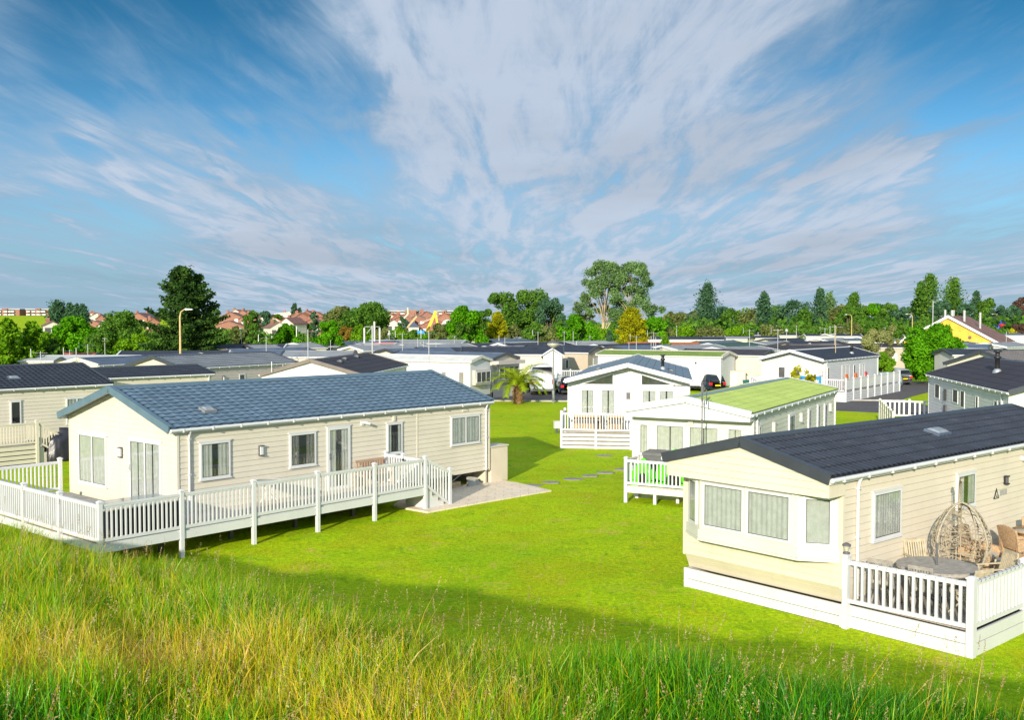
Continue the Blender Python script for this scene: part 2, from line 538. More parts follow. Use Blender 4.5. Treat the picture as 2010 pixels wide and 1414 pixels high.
def qmesh(name, verts, quads, mat, tone=None, smooth=False):
    """fast mesh from numpy arrays of quads"""
    me = bpy.data.meshes.new(name)
    nv, nf = len(verts), len(quads)
    me.vertices.add(nv); me.vertices.foreach_set('co', np.asarray(verts, np.float32).ravel())
    me.loops.add(nf * 4); me.loops.foreach_set('vertex_index', np.asarray(quads, np.int32).ravel())
    me.polygons.add(nf); me.polygons.foreach_set('loop_start', np.arange(0, nf * 4, 4, dtype=np.int32))
    me.polygons.foreach_set('use_smooth', np.full(nf, smooth))
    if tone is not None:
        at_ = me.attributes.new('tone', 'FLOAT', 'POINT'); at_.data.foreach_set('value', np.asarray(tone, np.float32))
    me.materials.append(mat)
    me.update(calc_edges=True)
    return me


def mobj(name, me, parent=None):
    o = bpy.data.objects.new(name, me); C.objects.link(o)
    if parent is not None: o.parent = parent
    return o


# ------------------------------------------------------------------ buildings
_em = {}
_wr = random.Random(17)


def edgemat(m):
    """darker lower lips of the tiles, gap shade painted into their colour"""
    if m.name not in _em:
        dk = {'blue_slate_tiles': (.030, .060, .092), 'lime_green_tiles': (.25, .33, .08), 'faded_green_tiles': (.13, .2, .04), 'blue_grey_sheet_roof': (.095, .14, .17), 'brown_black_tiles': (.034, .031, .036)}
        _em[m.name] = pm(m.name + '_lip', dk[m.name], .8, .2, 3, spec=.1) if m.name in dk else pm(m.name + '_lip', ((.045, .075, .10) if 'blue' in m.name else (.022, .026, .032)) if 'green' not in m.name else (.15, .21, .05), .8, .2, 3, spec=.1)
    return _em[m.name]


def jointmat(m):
    """darker colour for the grooves between cladding boards, painting their shadow line"""
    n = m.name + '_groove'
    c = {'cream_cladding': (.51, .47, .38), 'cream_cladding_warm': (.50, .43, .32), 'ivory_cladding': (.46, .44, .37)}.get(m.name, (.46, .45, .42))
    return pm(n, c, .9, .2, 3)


class Bld:
    """a caravan or lodge: x runs along it from the front gable, y across it; side r is y=0, l is y=W, f is x=0, b is x=L"""
    def __init__(s, name, label, cat, X, Y, th, L, W, ze, zr, zb=.5, o1=.3, o2=.1, oe=.12, roof=R_DARK, wall=CREAM, trim=TRIMD,
                 tile=None, board=0, group=None, kind=None, barge=None):
        s.X, s.Y, s.th, s.L, s.W, s.ze, s.zr, s.zb, s.o1, s.o2, s.oe = X, Y, th, L, W, ze, zr, zb, o1, o2, oe
        s.roofm, s.wallm, s.trim, s.barge = roof, wall, trim, barge
        s.root = thing(name, label, cat, (X, Y, 0), PI / 2 - th, group)
        s.u = (math.sin(th), math.cos(th)); s.w = (-math.cos(th), math.sin(th))
        s.zt = ze + .12                                   # top of the roof at the eave
        s.sl = (zr - s.zt) / (W / 2 + oe)
        s.wt = s.zt + s.sl * oe - .07                     # top of the side walls
        s.walls(board)
        s.roof(tile)

    def inv(s, side, px, py):
        ox, oy, _ = 0, 0, 0
        x = (px - 1005) / FPX; q = -(py - 707) / FPX
        c, sn = math.cos(PITCH), math.sin(PITCH)
        r = (x, c + q * sn, -sn + q * c)
        o = (-s.X, -s.Y)
        du = lambda v: v[0] * s.u[0] + v[1] * s.u[1]
        dw = lambda v: v[0] * s.w[0] + v[1] * s.w[1]
        if side in 'rl':
            t = ((0 if side == 'r' else s.W) - dw(o)) / dw(r)
            return du((o[0] + t * r[0], o[1] + t * r[1])), CAM_H + t * r[2]
        t = ((0 if side == 'f' else s.L) - du(o)) / du(r)
        return dw((o[0] + t * r[0], o[1] + t * r[1])), CAM_H + t * r[2]

    def P(s, side, u, o, z):
        return {'r': (u, -o, z), 'l': (u, s.W + o, z), 'f': (-o, u, z), 'b': (s.L + o, u, z)}[side]

    def pb(s, mb, side, u0, u1, o0, o1, z0, z1, mi=0):
        a = s.P(side, u0, o0, z0); b = s.P(side, u1, o1, z1)
        mb.box(min(a[0], b[0]), max(a[0], b[0]), min(a[1], b[1]), max(a[1], b[1]), z0, z1, mi)

    def boards(s, mb, side, z0, z1, p, off=0, top=None):
        n = max(1, int(round((z1 - z0) / p))); p = (z1 - z0) / n
        full = s.L if side in 'rl' else s.W
        for i in range(n):
            za, zb_ = z0 + i * p, z0 + (i + 1) * p
            if side in 'fb':
                def rng(z):
                    if z <= s.wt: return 0, full
                    e = min((z - s.wt) / s.sl, full / 2 - .01); return e, full - e
            else:
                def rng(z): return 0, full
            a0, a1 = rng(za); b0, b1 = rng(zb_)
            P = s.P
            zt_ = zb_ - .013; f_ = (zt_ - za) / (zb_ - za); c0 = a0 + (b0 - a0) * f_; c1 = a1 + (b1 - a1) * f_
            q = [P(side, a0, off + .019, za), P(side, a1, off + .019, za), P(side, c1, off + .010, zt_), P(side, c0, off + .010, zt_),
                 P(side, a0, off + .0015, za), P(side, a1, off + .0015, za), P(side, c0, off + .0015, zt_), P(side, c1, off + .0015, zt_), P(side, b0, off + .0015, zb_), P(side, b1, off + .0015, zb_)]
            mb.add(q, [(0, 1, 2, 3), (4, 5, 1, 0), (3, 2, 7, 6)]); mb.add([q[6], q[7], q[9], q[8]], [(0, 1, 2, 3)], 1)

    def walls(s, board):
        mb = MB()
        m = s.W / 2
        pk = s.wt + s.sl * m
        mb.prism([(0, s.zb), (s.W, s.zb), (s.W, s.wt), (m, pk), (0, s.wt)], 0, s.L, axis='x')
        if board:
            for sd_ in 'rl': s.boards(mb, sd_, s.zb, s.wt, board)
            for sd_ in 'fb': s.boards(mb, sd_, s.zb, pk - .02, board)
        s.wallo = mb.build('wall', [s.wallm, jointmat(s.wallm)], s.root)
        if board:
            for x in (0, s.L):
                for y in (0, s.W):
                    mb = MB(); mb.box(x - .035, x + .035, y - .035, y + .035, s.zb - .02, s.wt - .01)
                    mb.build('corner_trim', s.wallm, s.root)
        mb = MB()                                          # chassis and supports in the shade below
        if s.zb > .2:
            mb.box(.4, s.L - .4, .5, .62, s.zb - .22, s.zb - .003)
            mb.box(.4, s.L - .4, s.W - .62, s.W - .5, s.zb - .22, s.zb - .003)
            k = 1.0
            while k < s.L - .5:
                for y in (.56, s.W - .56): mb.box(k - .1, k + .1, y - .1, y + .1, 0, s.zb - .225)
                k += 2.4
            mb.build('chassis', BLACK, s.root)

    def roof(s, tile):
        L, Wd, oe = s.L, s.W, s.oe
        x0, x1 = -s.o1, L + s.o2
        T = math.hypot(Wd / 2 + oe, s.zr - s.zt); cs = (Wd / 2 + oe) / T; sn = (s.zr - s.zt) / T
        mb = MB()
        for sg in (0, 1):
            def pt(x, t, h):
                y = -oe + t * cs - h * sn; z = s.zt + t * sn + h * cs
                return (x, y if sg == 0 else Wd - y, z)
            # slab with a pale underside
            mb.add([pt(x0, 0, -.05), pt(x1, 0, -.05), pt(x1, T, -.05), pt(x0, T, -.05)], [(0, 1, 2, 3)], 1)
            mb.add([pt(x0, 0, 0), pt(x1, 0, 0), pt(x1, T, 0), pt(x0, T, 0)], [(0, 1, 2, 3)], 0)
            mb.add([pt(x0, 0, -.05), pt(x1, 0, -.05), pt(x1, 0, 0), pt(x0, 0, 0)], [(0, 1, 2, 3)], 0)
            for x in (x0, x1): mb.add([pt(x, 0, -.05), pt(x, T, -.05), pt(x, T, 0), pt(x, 0, 0)], [(0, 1, 2, 3)], 0)
            if tile:
                row, lip, per, amp, spw = tile
                nr = max(1, int(round(T / row))); row_ = T / nr
                nw = max(1, int(round((x1 - x0) / per))); ns = nw * spw
                xs = np.linspace(x0, x1, ns + 1)
                ph = np.arange(ns + 1) * (2 * PI / spw)
                wv = amp * (.5 + .5 * np.sin(ph)) + amp * .25 * np.sin(2 * ph + .8)
                vs = []; fs = []; fl = []
                for r in range(nr):
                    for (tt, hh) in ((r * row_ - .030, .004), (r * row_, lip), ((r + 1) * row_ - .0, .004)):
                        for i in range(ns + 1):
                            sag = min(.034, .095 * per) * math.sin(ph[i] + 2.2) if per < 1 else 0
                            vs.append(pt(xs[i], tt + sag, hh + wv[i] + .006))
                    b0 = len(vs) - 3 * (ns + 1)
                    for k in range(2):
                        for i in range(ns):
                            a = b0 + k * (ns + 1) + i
                            (fl if k == 0 or (.19 < per < .21 and wv[i] + wv[i + 1] < amp * .55) else fs).append((a, a + 1, a + ns + 2, a + ns + 1))  # low rib faces take the dark lip colour as painted valley shade
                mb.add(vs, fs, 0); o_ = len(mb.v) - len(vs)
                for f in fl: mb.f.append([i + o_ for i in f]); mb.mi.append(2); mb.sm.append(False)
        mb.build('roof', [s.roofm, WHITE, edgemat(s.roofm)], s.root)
        # ridge capping
        mb = MB()
        ym = Wd / 2
        hh = .035 + (tile[3] if tile else 0)
        for sg in (-1, 1):
            mb.hexa([(x0, ym, s.zr + hh - .02), (x1, ym, s.zr + hh - .02), (x1, ym + sg * .16, s.zr + hh - .16 * s.sl - .03), (x0, ym + sg * .16, s.zr + hh - .16 * s.sl - .03),
                     (x0, ym, s.zr + hh + .012), (x1, ym, s.zr + hh + .012), (x1, ym + sg * .16, s.zr + hh - .16 * s.sl), (x0, ym + sg * .16, s.zr + hh - .16 * s.sl)])
        mb.build('ridge_cap', s.trim if tile else s.roofm, s.root)
        # barge boards
        for (xe, sgn) in ((x0, -1), (x1, 1)):
            mb = MB()
            for sg in (0, 1):
                def q(t, h, xo):
                    y = -oe - .02 + t * cs - h * sn; z = s.zt + t * sn + h * cs
                    return (xe + sgn * xo, y if sg == 0 else Wd - y, z)
                Tt = T + .02
                mb.hexa([q(0, -.15, .002), q(Tt, -.15, .002), q(Tt, -.15, .045), q(0, -.15, .045), q(0, .05, .002), q(Tt, .05, .002), q(Tt, .05, .045), q(0, .05, .045)])
                mb.hexa([q(0, .05, -.10), q(Tt, .05, -.10), q(Tt, .05, .048), q(0, .05, .048), q(0, .068, -.10), q(Tt, .068, -.10), q(Tt, .068, .048), q(0, .068, .048)])
            mb.build('barge_board', s.barge or s.trim, s.root)
        # gutters with brackets
        for sg in (0, 1):
            mb = MB()
            g = -oe - .045 if sg == 0 else Wd + oe + .045
            f = -oe if sg == 0 else Wd + oe
            mb.box(x0 + .02, x1 - .02, min(f, f + (.03 if sg == 0 else -.03)), max(f, f + (.03 if sg == 0 else -.03)), s.ze - .04, s.ze + .065)
            mb.tube([(x0 + .02, g, s.ze + .05), (x1 - .02, g, s.ze + .05)], .05, 8)
            k = x0 + .4
            while k < x1:
                mb.box(k - .02, k + .02, g - .058, g + .058, s.ze - .012, s.ze + .085); k += .95
            mb.build('gutter', WHITE, s.root)

    def downpipe(s, side, u, mat=None, z0=None, endx=None):
        mb = MB(); z0 = s.zb if z0 is None else z0
        mb.tube([s.P(side, u, s.oe + .03, s.ze + .03), s.P(side, u, s.oe * .8, s.ze - .08), s.P(side, u, .055, s.ze - .2), s.P(side, u, .055, z0)], .036, 8)
        for z in (s.ze - .25, (s.ze + z0) / 2, z0 + .05): s.pb(mb, side, u - .05, u + .05, .02, .1, z, z + .03)
        return mb.build('downpipe', mat or WHITE, s.root)

    def win(s, side, u0, u1, z0, z1, panes=1, curt=None, gap=.0, name='window', fm=None, fw=.06, off=0, simple=False, fan=0, handle=None, label=None):
        """frame proud of the cladding, dim room behind, pleated curtain, glass"""
        if u0 > u1: u0, u1 = u1, u0
        if z0 > z1: z0, z1 = z1, z0
        curt = curt or CURT
        mb = MB(); o = off
        if simple:
            s.pb(mb, side, u0, u1, o, o + .045, z0, z0 + .07); s.pb(mb, side, u0, u1, o, o + .045, z1 - .07, z1)
            s.pb(mb, side, u0, u0 + .07, o, o + .045, z0 + .07, z1 - .07); s.pb(mb, side, u1 - .07, u1, o, o + .045, z0 + .07, z1 - .07)
            for i in range(1, panes):
                m = u0 + (u1 - u0) * i / panes; s.pb(mb, side, m - .03, m + .03, o, o + .045, z0 + .07, z1 - .07)
            s.pb(mb, side, u0 + .06, u1 - .06, o, o + .03, z0 + .06, z1 - .06, 1)
            return mb.build(name, [fm or WHITE, curt], s.root)
        s.pb(mb, side, u0, u1, o - .01, o + .068, z0, z0 + fw); s.pb(mb, side, u0, u1, o - .01, o + .068, z1 - fw, z1)
        s.pb(mb, side, u0, u0 + fw, o - .01, o + .068, z0 + fw, z1 - fw); s.pb(mb, side, u1 - fw, u1, o - .01, o + .068, z0 + fw, z1 - fw)
        s.pb(mb, side, u0 - .03, u1 + .03, o - .01, o + .085, z0 - .035, z0 - .002)              # sill
        s.pb(mb, side, u0 - .05, u1 + .05, o - .01, o + .07, z1 + .004, z1 + .035)              # drip
        edges = [u0 + fw]
        for i in range(1, panes):
            m = u0 + (u1 - u0) * i / panes
            s.pb(mb, side, m - .035, m + .035, o - .01, o + .068, z0 + fw, z1 - fw); edges += [m - .035, m + .035]
        edges.append(u1 - fw)
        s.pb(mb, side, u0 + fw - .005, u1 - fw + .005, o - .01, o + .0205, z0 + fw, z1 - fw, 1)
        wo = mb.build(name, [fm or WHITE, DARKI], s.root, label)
        for i in range(panes):
            a, b = edges[2 * i], edges[2 * i + 1]
            # curtain
            mb = MB()
            segs = [(a, b)] if gap <= 0 else [(a, a + (b - a) * (.5 - gap / 2)), (b - (b - a) * (.5 - gap / 2), b)]
            for (c0, c1) in segs:
                n = max(8, int((c1 - c0) / .018))
                vs = []; ra, rb, rc = _wr.uniform(.55, 1.1), _wr.uniform(0, 6), _wr.uniform(.15, .5)
                for k in range(n + 1):
                    uu = c0 + (c1 - c0) * k / n
                    pl = .036 + .006 * math.sin(k * ra + rb + 1.2 * math.sin(k * .13 + rb)) + .004 * math.sin(k * rc + rb * 2)
                    vs += [s.P(side, uu, o + pl, z0 + fw), s.P(side, uu, o + pl * 1.05, z1 - fw)]
                mb.add(vs, [(2 * k, 2 * k + 2, 2 * k + 3, 2 * k + 1) for k in range(n)], 0, True)
            mb.build('curtain', curt, wo)
            mb = MB()
            s.pb(mb, side, a, b, o + .052, o + .055, z0 + fw, z1 - fw)
            # dark rubber seal round the pane
            s.pb(mb, side, a, b, o + .0555, o + .062, z0 + fw, z0 + fw + .012, 1); s.pb(mb, side, a, b, o + .0555, o + .062, z1 - fw - .012, z1 - fw, 1)
            s.pb(mb, side, a, a + .012, o + .0555, o + .062, z0 + fw + .012, z1 - fw - .012, 1); s.pb(mb, side, b - .012, b, o + .0555, o + .062, z0 + fw + .012, z1 - fw - .012, 1)
            mb.build('pane', [GLASS, BLACK], wo)
        if handle is not None:
            mb = MB(); s.pb(mb, side, handle - .012, handle + .012, o + .069, o + .085, z0 + 1.0, z0 + 1.2); s.pb(mb, side, handle - .012, handle + .09, o + .085, o + .1, z0 + 1.08, z0 + 1.1)
            mb.build('handle', GALV, wo)
        return wo

    def walllight(s, side, u, z, w=.16, h=.32, mat=None, inner=None, name='wall_light'):
        mb = MB()
        s.pb(mb, side, u - w / 2, u + w / 2, .0, .05, z - h / 2, z + h / 2)
        s.pb(mb, side, u - w / 2, u + w / 2, .05, .12, z + h / 2 - .03, z + h / 2); s.pb(mb, side, u - w / 2, u + w / 2, .05, .12, z - h / 2, z - h / 2 + .03)
        s.pb(mb, side, u - w / 2 + .035, u + w / 2 - .035, .05, .10, z - h / 2 + .035, z + h / 2 - .035, 1)
        return mb.build(name, [mat or GREYP, inner or WHITE], s.root)

    def vent(s, x, t, sg=0, w=.5, d=.38, mat=None, name='roof_vent'):
        """a low skylight or vent standing on the roof slope at x, t metres up from the eave"""
        T = math.hypot(s.W / 2 + s.oe, s.zr - s.zt); cs = (s.W / 2 + s.oe) / T; sn = (s.zr - s.zt) / T
        mb = MB()
        def pt(xx, tt, h):
            y = -s.oe + tt * cs - h * sn; z = s.zt + tt * sn + h * cs
            return (xx, y if sg == 0 else s.W - y, z)
        a, b, c, e = x - w / 2, x + w / 2, t, t + d
        i = .05
        mb.hexa([pt(a, c, .0), pt(b, c, .0), pt(b, e, .0), pt(a, e, .0), pt(a, c, .09), pt(b, c, .09), pt(b, e, .09), pt(a, e, .09)])
        mb.hexa([pt(a + i, c + i, .09), pt(b - i, c + i, .09), pt(b - i, e - i, .09), pt(a + i, e - i, .09),
                 pt(a + 2 * i, c + 2 * i, .13), pt(b - 2 * i, c + 2 * i, .13), pt(b - 2 * i, e - 2 * i, .13), pt(a + 2 * i, e - 2 * i, .13)], 1)
        return mb.build(name, [mat or R_SLATE, GALV], s.root)

    def flue(s, x, t, sg=0, h=.7, r=.07, mat=None):
        T = math.hypot(s.W / 2 + s.oe, s.zr - s.zt); cs = (s.W / 2 + s.oe) / T; sn = (s.zr - s.zt) / T
        y = -s.oe + t * cs; z = s.zt + t * sn
        if sg: y = s.W - y
        mb = MB()
        mb.lathe([(r * 2.2, -.12), (r * 2.0, .05), (r * 1.1, .16)], (x, y, z), 12, 1)
        mb.lathe([(r, .1), (r, h * .6), (r * 1.6, h * .62), (r * 1.6, h * .72), (r, h * .74), (r, h * .9), (r * 1.9, h * .92), (r * 1.5, h), (0.001, h)], (x, y, z), 12, 0)
        return mb.build('flue', [mat or BLACK, GALV], s.root)


def post(parent, x, y, z0, z1, w=.11, m=None, cap=True, name='post'):
    mb = MB()
    mb.box(x - w / 2, x + w / 2, y - w / 2, y + w / 2, z0, z1)
    if cap:
        e = w / 2 + .015
        mb.box(x - e, x + e, y - e, y + e, z1, z1 + .025)
        mb.hexa([(x - e, y - e, z1 + .025), (x + e, y - e, z1 + .025), (x + e, y + e, z1 + .025), (x - e, y + e, z1 + .025),
                 (x - .02, y - .02, z1 + .06), (x + .02, y - .02, z1 + .06), (x + .02, y + .02, z1 + .06), (x - .02, y + .02, z1 + .06)])
    return mb.build(name, m or WHITER, parent)


def railing(parent, p, q, zf, zt, zf2=None, zt2=None, sp=.125, bw=.042, m=None, inset=.055, name='railing'):
    """top rail, bottom rail and balusters of one bay between two posts; zf and zt are the lower and upper edge"""
    zf2 = zf if zf2 is None else zf2; zt2 = zt if zt2 is None else zt2
    P = Vector((p[0], p[1], 0)); Q = Vector((q[0], q[1], 0)); d = (Q - P); Ln = d.length; d.normalize()
    P = P + d * inset; Q = Q - d * inset; Ln = (Q - P).length
    mb = MB()
    mb.bar(P + Vector((0, 0, zt - .03)), Q + Vector((0, 0, zt2 - .03)), .07, .055)
    mb.bar(P + Vector((0, 0, zt - .075)), Q + Vector((0, 0, zt2 - .075)), .045, .04)
    mb.bar(P + Vector((0, 0, zf + .045)), Q + Vector((0, 0, zf2 + .045)), .05, .08)
    n = max(1, int(round(Ln / sp)) - 1)
    for i in range(n):
        f = (i + 1) / (n + 1); c = P + (Q - P) * f
        a = zf + (zf2 - zf) * f + .08; b = zt + (zt2 - zt) * f - .09
        mb.bar(c + Vector((0, 0, a)), c + Vector((0, 0, b)), bw, bw, up=(d.x, d.y, 0))
    return mb.build(name, m or WHITER, parent)


def fenceline(parent, pts, zf, zt, z0, bay=2.2, postw=.11, ptop=.06, sp=.125, m=None, skipfirst=False, skiplast=False, bw=.042):
    """posts and railing bays along a line of corner points"""
    for k in range(len(pts) - 1):
        a = Vector(pts[k]).to_2d(); b = Vector(pts[k + 1]).to_2d()
        n = max(1, int(round((b - a).length / bay)))
        for i in range(n):
            p = a + (b - a) * i / n; q = a + (b - a) * (i + 1) / n
            if not (skipfirst and k == 0 and i == 0): post(parent, p.x, p.y, z0, zt + ptop, postw, m)
            railing(parent, p, q, zf, zt, sp=sp, m=m, bw=bw)
    if not skiplast: post(parent, pts[-1][0], pts[-1][1], z0, zt + ptop, postw, m)


def boards_floor(parent, x0, x1, y0, y1, z, m=None, along='x', bw=.145):
    mb = MB()
    if along == 'x':
        n = max(1, int((y1 - y0) / bw)); s_ = (y1 - y0) / n
        for i in range(n): mb.box(x0, x1, y0 + i * s_ + .004, y0 + (i + 1) * s_ - .004, z - .03, z)
    else:
        n = max(1, int((x1 - x0) / bw)); s_ = (x1 - x0) / n
        for i in range(n): mb.box(x0 + i * s_ + .004, x0 + (i + 1) * s_ - .004, y0, y1, z - .03, z)
    return mb.build('floor', m or WOODF, parent)


# ================================================================== LODGE with the blue tiled roof (left foreground)
A = Bld('holiday_lodge', 'long cream holiday lodge with blue-grey tiled roof and white-railed deck along its front', 'holiday lodge',
        -9.501, 28.249, .715, 13.13, 6.53, 3.10, 4.23, .56, .32, .10, .13, R_BLUE, CREAM, TRIMB, tile=(.28, .026, .36, .012, 10), board=.165)
A.win('r', .69, 1.69, 1.64, 2.72, 1, CURT2, .22)
A.win('r', 3.84, 4.85, 1.65, 2.71, 1, CURT3, .30)
A.win('r', 7.90, 8.60, 1.67, 2.73, 1, CURT, .55)
A.win('r', 11.03, 12.57, 1.67, 2.73, 2, CURT, .0)
A.win('r', 5.32, 6.26, .75, 2.80, 1, CURT2, .30, name='door', fw=.10, handle=5.38)
A.win('f', 4.05, 5.86, 1.07, 2.66, 2, CURT, .0)
A.win('f', .80, 2.62, .75, 2.74, 2, CURT, .10, name='patio_door', fw=.09, handle=2.56)
A.walllight('r', 2.78, 2.30); A.walllight('f', 3.14, 2.25)
mb = MB(); A.pb(mb, 'r', 6.74, 6.86, .0, .06, 2.76, 2.9); mb.tube([A.P('r', 6.8, .06, 2.86), A.P('r', 6.86, .12, 2.85), A.P('r', 7.0, .2, 2.80)], [.03, .05, .045], 10)
mb.build('floodlight', WHITE, A.root)
mb = MB(); A.pb(mb, 'r', 8.17, 8.27, .0, .07, 2.80, 2.98); A.pb(mb, 'r', 11.66, 11.94, .0, .05, 2.89, 2.95); mb.build('air_vent', CREAM, A.root)
for q in (('r', 9.31, 9.39, .0, .024, .56, 3.04), ('f', 3.25, 3.31, .0, .024, .6, 4.0)): mb = MB(); A.pb(mb, *q); mb.build('joint_strip', CREAM, A.root)
A.downpipe('r', .34); A.downpipe('r', 12.92)
A.vent(1.55, .9, 0, .42, .36, pm('lead_grey', (.22, .22, .21), .5, .1)); A.vent(9.7, 1.2, 1)
mb = MB(); mb.box(12.98, 13.06, .05, 6.4, -.02, .553); mb.build('skirting_panel', YELW, A.root)
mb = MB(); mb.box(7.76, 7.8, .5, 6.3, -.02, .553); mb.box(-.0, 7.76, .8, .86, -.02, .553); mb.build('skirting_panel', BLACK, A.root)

# cabinet at its far corner
t = thing('storage_cabinet', 'cream storage cabinet with flat lid against the far end of the blue-roofed lodge', 'cabinet', (A.X, A.Y, 0), PI / 2 - A.th)
mb = MB(); mb.box(13.26, 14.24, .02, .62, -.01, 1.38); mb.box(13.27, 14.23, .004, .02, .04, 1.35); mb.build('body', pm('beige_panel', (.66, .57, .44), .6, .04), t)
mb = MB(); mb.box(13.23, 14.28, -.02, .66, 1.382, 1.43); mb.build('lid', CREAM, t)

# deck
FZ = .74
D1 = thing('veranda_deck', 'white-railed raised deck with steps wrapping round the blue-roofed lodge', 'deck', (A.X, A.Y, 0), PI / 2 - A.th)
boards_floor(D1, -3.25, 7.75, -1.95, -.03, FZ)
boards_floor(D1, -3.25, -.34, -.02, 6.5, FZ, along='x')
mb = MB(); mb.box(-3.33, 7.80, -2.04, -1.99, .50, FZ - .035); mb.box(-3.33, -3.28, -1.985, 6.55, .50, FZ - .035); mb.box(-3.275, 7.8, -1.985, -1.965, FZ - .15, FZ + .012)
mb.build('fascia_board', WHITE, D1)
mb = MB()
for x in (-1.1, 1.1, 3.35, 5.6): mb.box(x - .06, x + .06, -1.0, -.88, -.02, FZ - .035)
for y in (-.9, -.2): mb.box(-3.2, 7.7, y - .03, y + .03, .58, FZ - .032)
mb.build('joist', GREYP, D1)
zt = 1.71
bx = [-3.31, -1.09, 1.14, 3.37, 5.59, 7.80]
for i, x in enumerate(bx):
    post(D1, x, -2.02, -.12, zt + .05, .105)
    if i: railing(D1, (bx[i - 1], -2.02), (x, -2.02), FZ + .03, zt)
fenceline(D1, [(-3.31, -2.02), (-3.31, 6.55), (-.35, 6.55)], FZ + .03, zt, -.1, 2.15, .11, .06, skipfirst=True)
# end of the deck: short rail, gate, steps
post(D1, 7.80, -.08, FZ, zt + .04, .09); post(D1, 7.80, -.95, FZ, zt + .04, .09)
railing(D1, (7.8, -.08), (7.8, -.95), FZ + .03, zt)
g = railing(D1, (7.8, -.98), (7.8, -1.96), FZ + .10, zt - .02, name='gate')
mb = MB()
for z in (1.02, 1.52): mb.tube([(7.74, -1.93, z - .03), (7.74, -1.93, z + .05)], .035, 10)
mb.tube([(7.74, -1.0, 1.55), (7.74, -1.0, 1.62)], .035, 10)
mb.build('hinge', BLACK, g)
mb = MB()
for i in range(4):
    z1 = FZ - .185 * (i + 1) + .02
    if z1 > .01: mb.box(7.86 + .27 * i, 7.86 + .27 * (i + 1), -2.0, -1.0, -.05, z1)
    else: mb.box(7.86 + .27 * i, 7.86 + .27 * (i + 1), -2.0, -1.0, -.05, .04)
mb.build('steps', WHITE, D1)
mb = MB()
for i in range(4):
    z1 = max(FZ - .185 * (i + 1) + .02, .04)
    mb.box(7.85 + .27 * i, 7.88 + .27 * (i + 1), -2.01, -.99, z1 + .002, z1 + .03)
mb.build('tread', CREAM, D1)
for y in (-2.02, -.98):
    post(D1, 8.95, y, -.05, 1.24, .10)
    railing(D1, (7.80, y), (8.95, y), FZ + .03, zt - .02, .02, 1.2, inset=.05)

# patio paving and stepping stones
mb = MB()
pts = [(-1.95, 33.1), (1.45, 36.45), (.15, 38.3), (-.6, 38.9), (-3.7, 36.6), (-4.0, 33.4), (-2.75, 32.3)]
mb.prism(pts, -.05, .045, axis='z'); struct('paved_patio', mb, pavingmat())
for i, ((x, y), lb) in enumerate(zip([(.75, 37.85), (1.52, 38.55), (2.42, 39.36), (3.15, 40.25), (3.9, 41.1), (4.7, 42.0), (4.27, 46.3)],
                      ['grey stepping stone touching the corner of the paved patio', 'grey stepping stone second out from the paved patio', 'grey stepping stone third out from the patio',
                       'grey stepping stone in the middle of the lawn path', 'grey stepping stone fifth out from the patio', 'grey stepping stone last of the line before the small deck',
                       'lone grey stepping stone in the grass before the slatted deck'])):
    mb = MB(); n = 7; r_ = random.Random(i)
    poly = [(.42 * math.cos(2 * PI * k / n) * r_.uniform(.8, 1.1), .33 * math.sin(2 * PI * k / n) * r_.uniform(.8, 1.1)) for k in range(n)]
    mb.prism(poly, -.05, .012, axis='z'); o = mb.build('stepping_stone', STONE); o.location = (x, y, 0)
    tag(o, lb, 'stepping stone', 'stepping stones across the lawn')

# things under the far end: axle stand on blocks, timber, slab, pole
def inA(a, b, z=0): return (A.X + a * A.u[0] + b * A.w[0], A.Y + a * A.u[1] + b * A.w[1], z)
t = thing('concrete_block', 'pale concrete blocks with a steel jack stand under the lodge beside the steps', 'blocks', inA(9.9, .35, .04), PI / 2 - A.th)
mb = MB(); mb.box(-.25, .25, -.2, .2, 0, .14); mb.box(-.22, .2, -.18, .2, .144, .26); mb.build('block', CONC, t)
mb = MB(); mb.tube([(-.12, 0, .26), (0, 0, .5)], .02); mb.tube([(.12, 0, .26), (0, 0, .5)], .02); mb.tube([(0, 0, .26), (0, 0, .52)], .025); mb.build('jack_stand', GALV, t)
t = thing('timber_stack', 'short brown timbers stacked on the paving under the lodge', 'timber', inA(11.3, .3, .045), PI / 2 - A.th + .1)
mb = MB()
for i in range(2):
    for j in range(2): mb.box(-.4 + .03 * j, .4, -.2 + .2 * i, -.02 + .2 * i, .11 * j, .11 * j + .1)
mb.build('timber', pm('raw_timber', (.45, .33, .2), .8, .2, 8), t)
mb = MB(); mb.tube([inA(11.2, .15, .27), inA(11.9, .1, .62)], .02); o = mb.build('prop_pole', GALV); tag(o, 'thin metal pole leaning under the far end of the lodge', 'pole')
mb = MB(); r_ = random.Random(3)
mb.prism([(-.3, -.25), (.1, -.32), (.35, -.05), (.2, .3), (-.25, .22)], 0, .06, axis='z'); o = mb.build('stone_slab', CONC)
o.location = inA(12.35, .1, .12); o.rotation_euler = (.7, .3, .5); tag(o, 'broken pale slab leaning under the far corner of the lodge', 'slab')

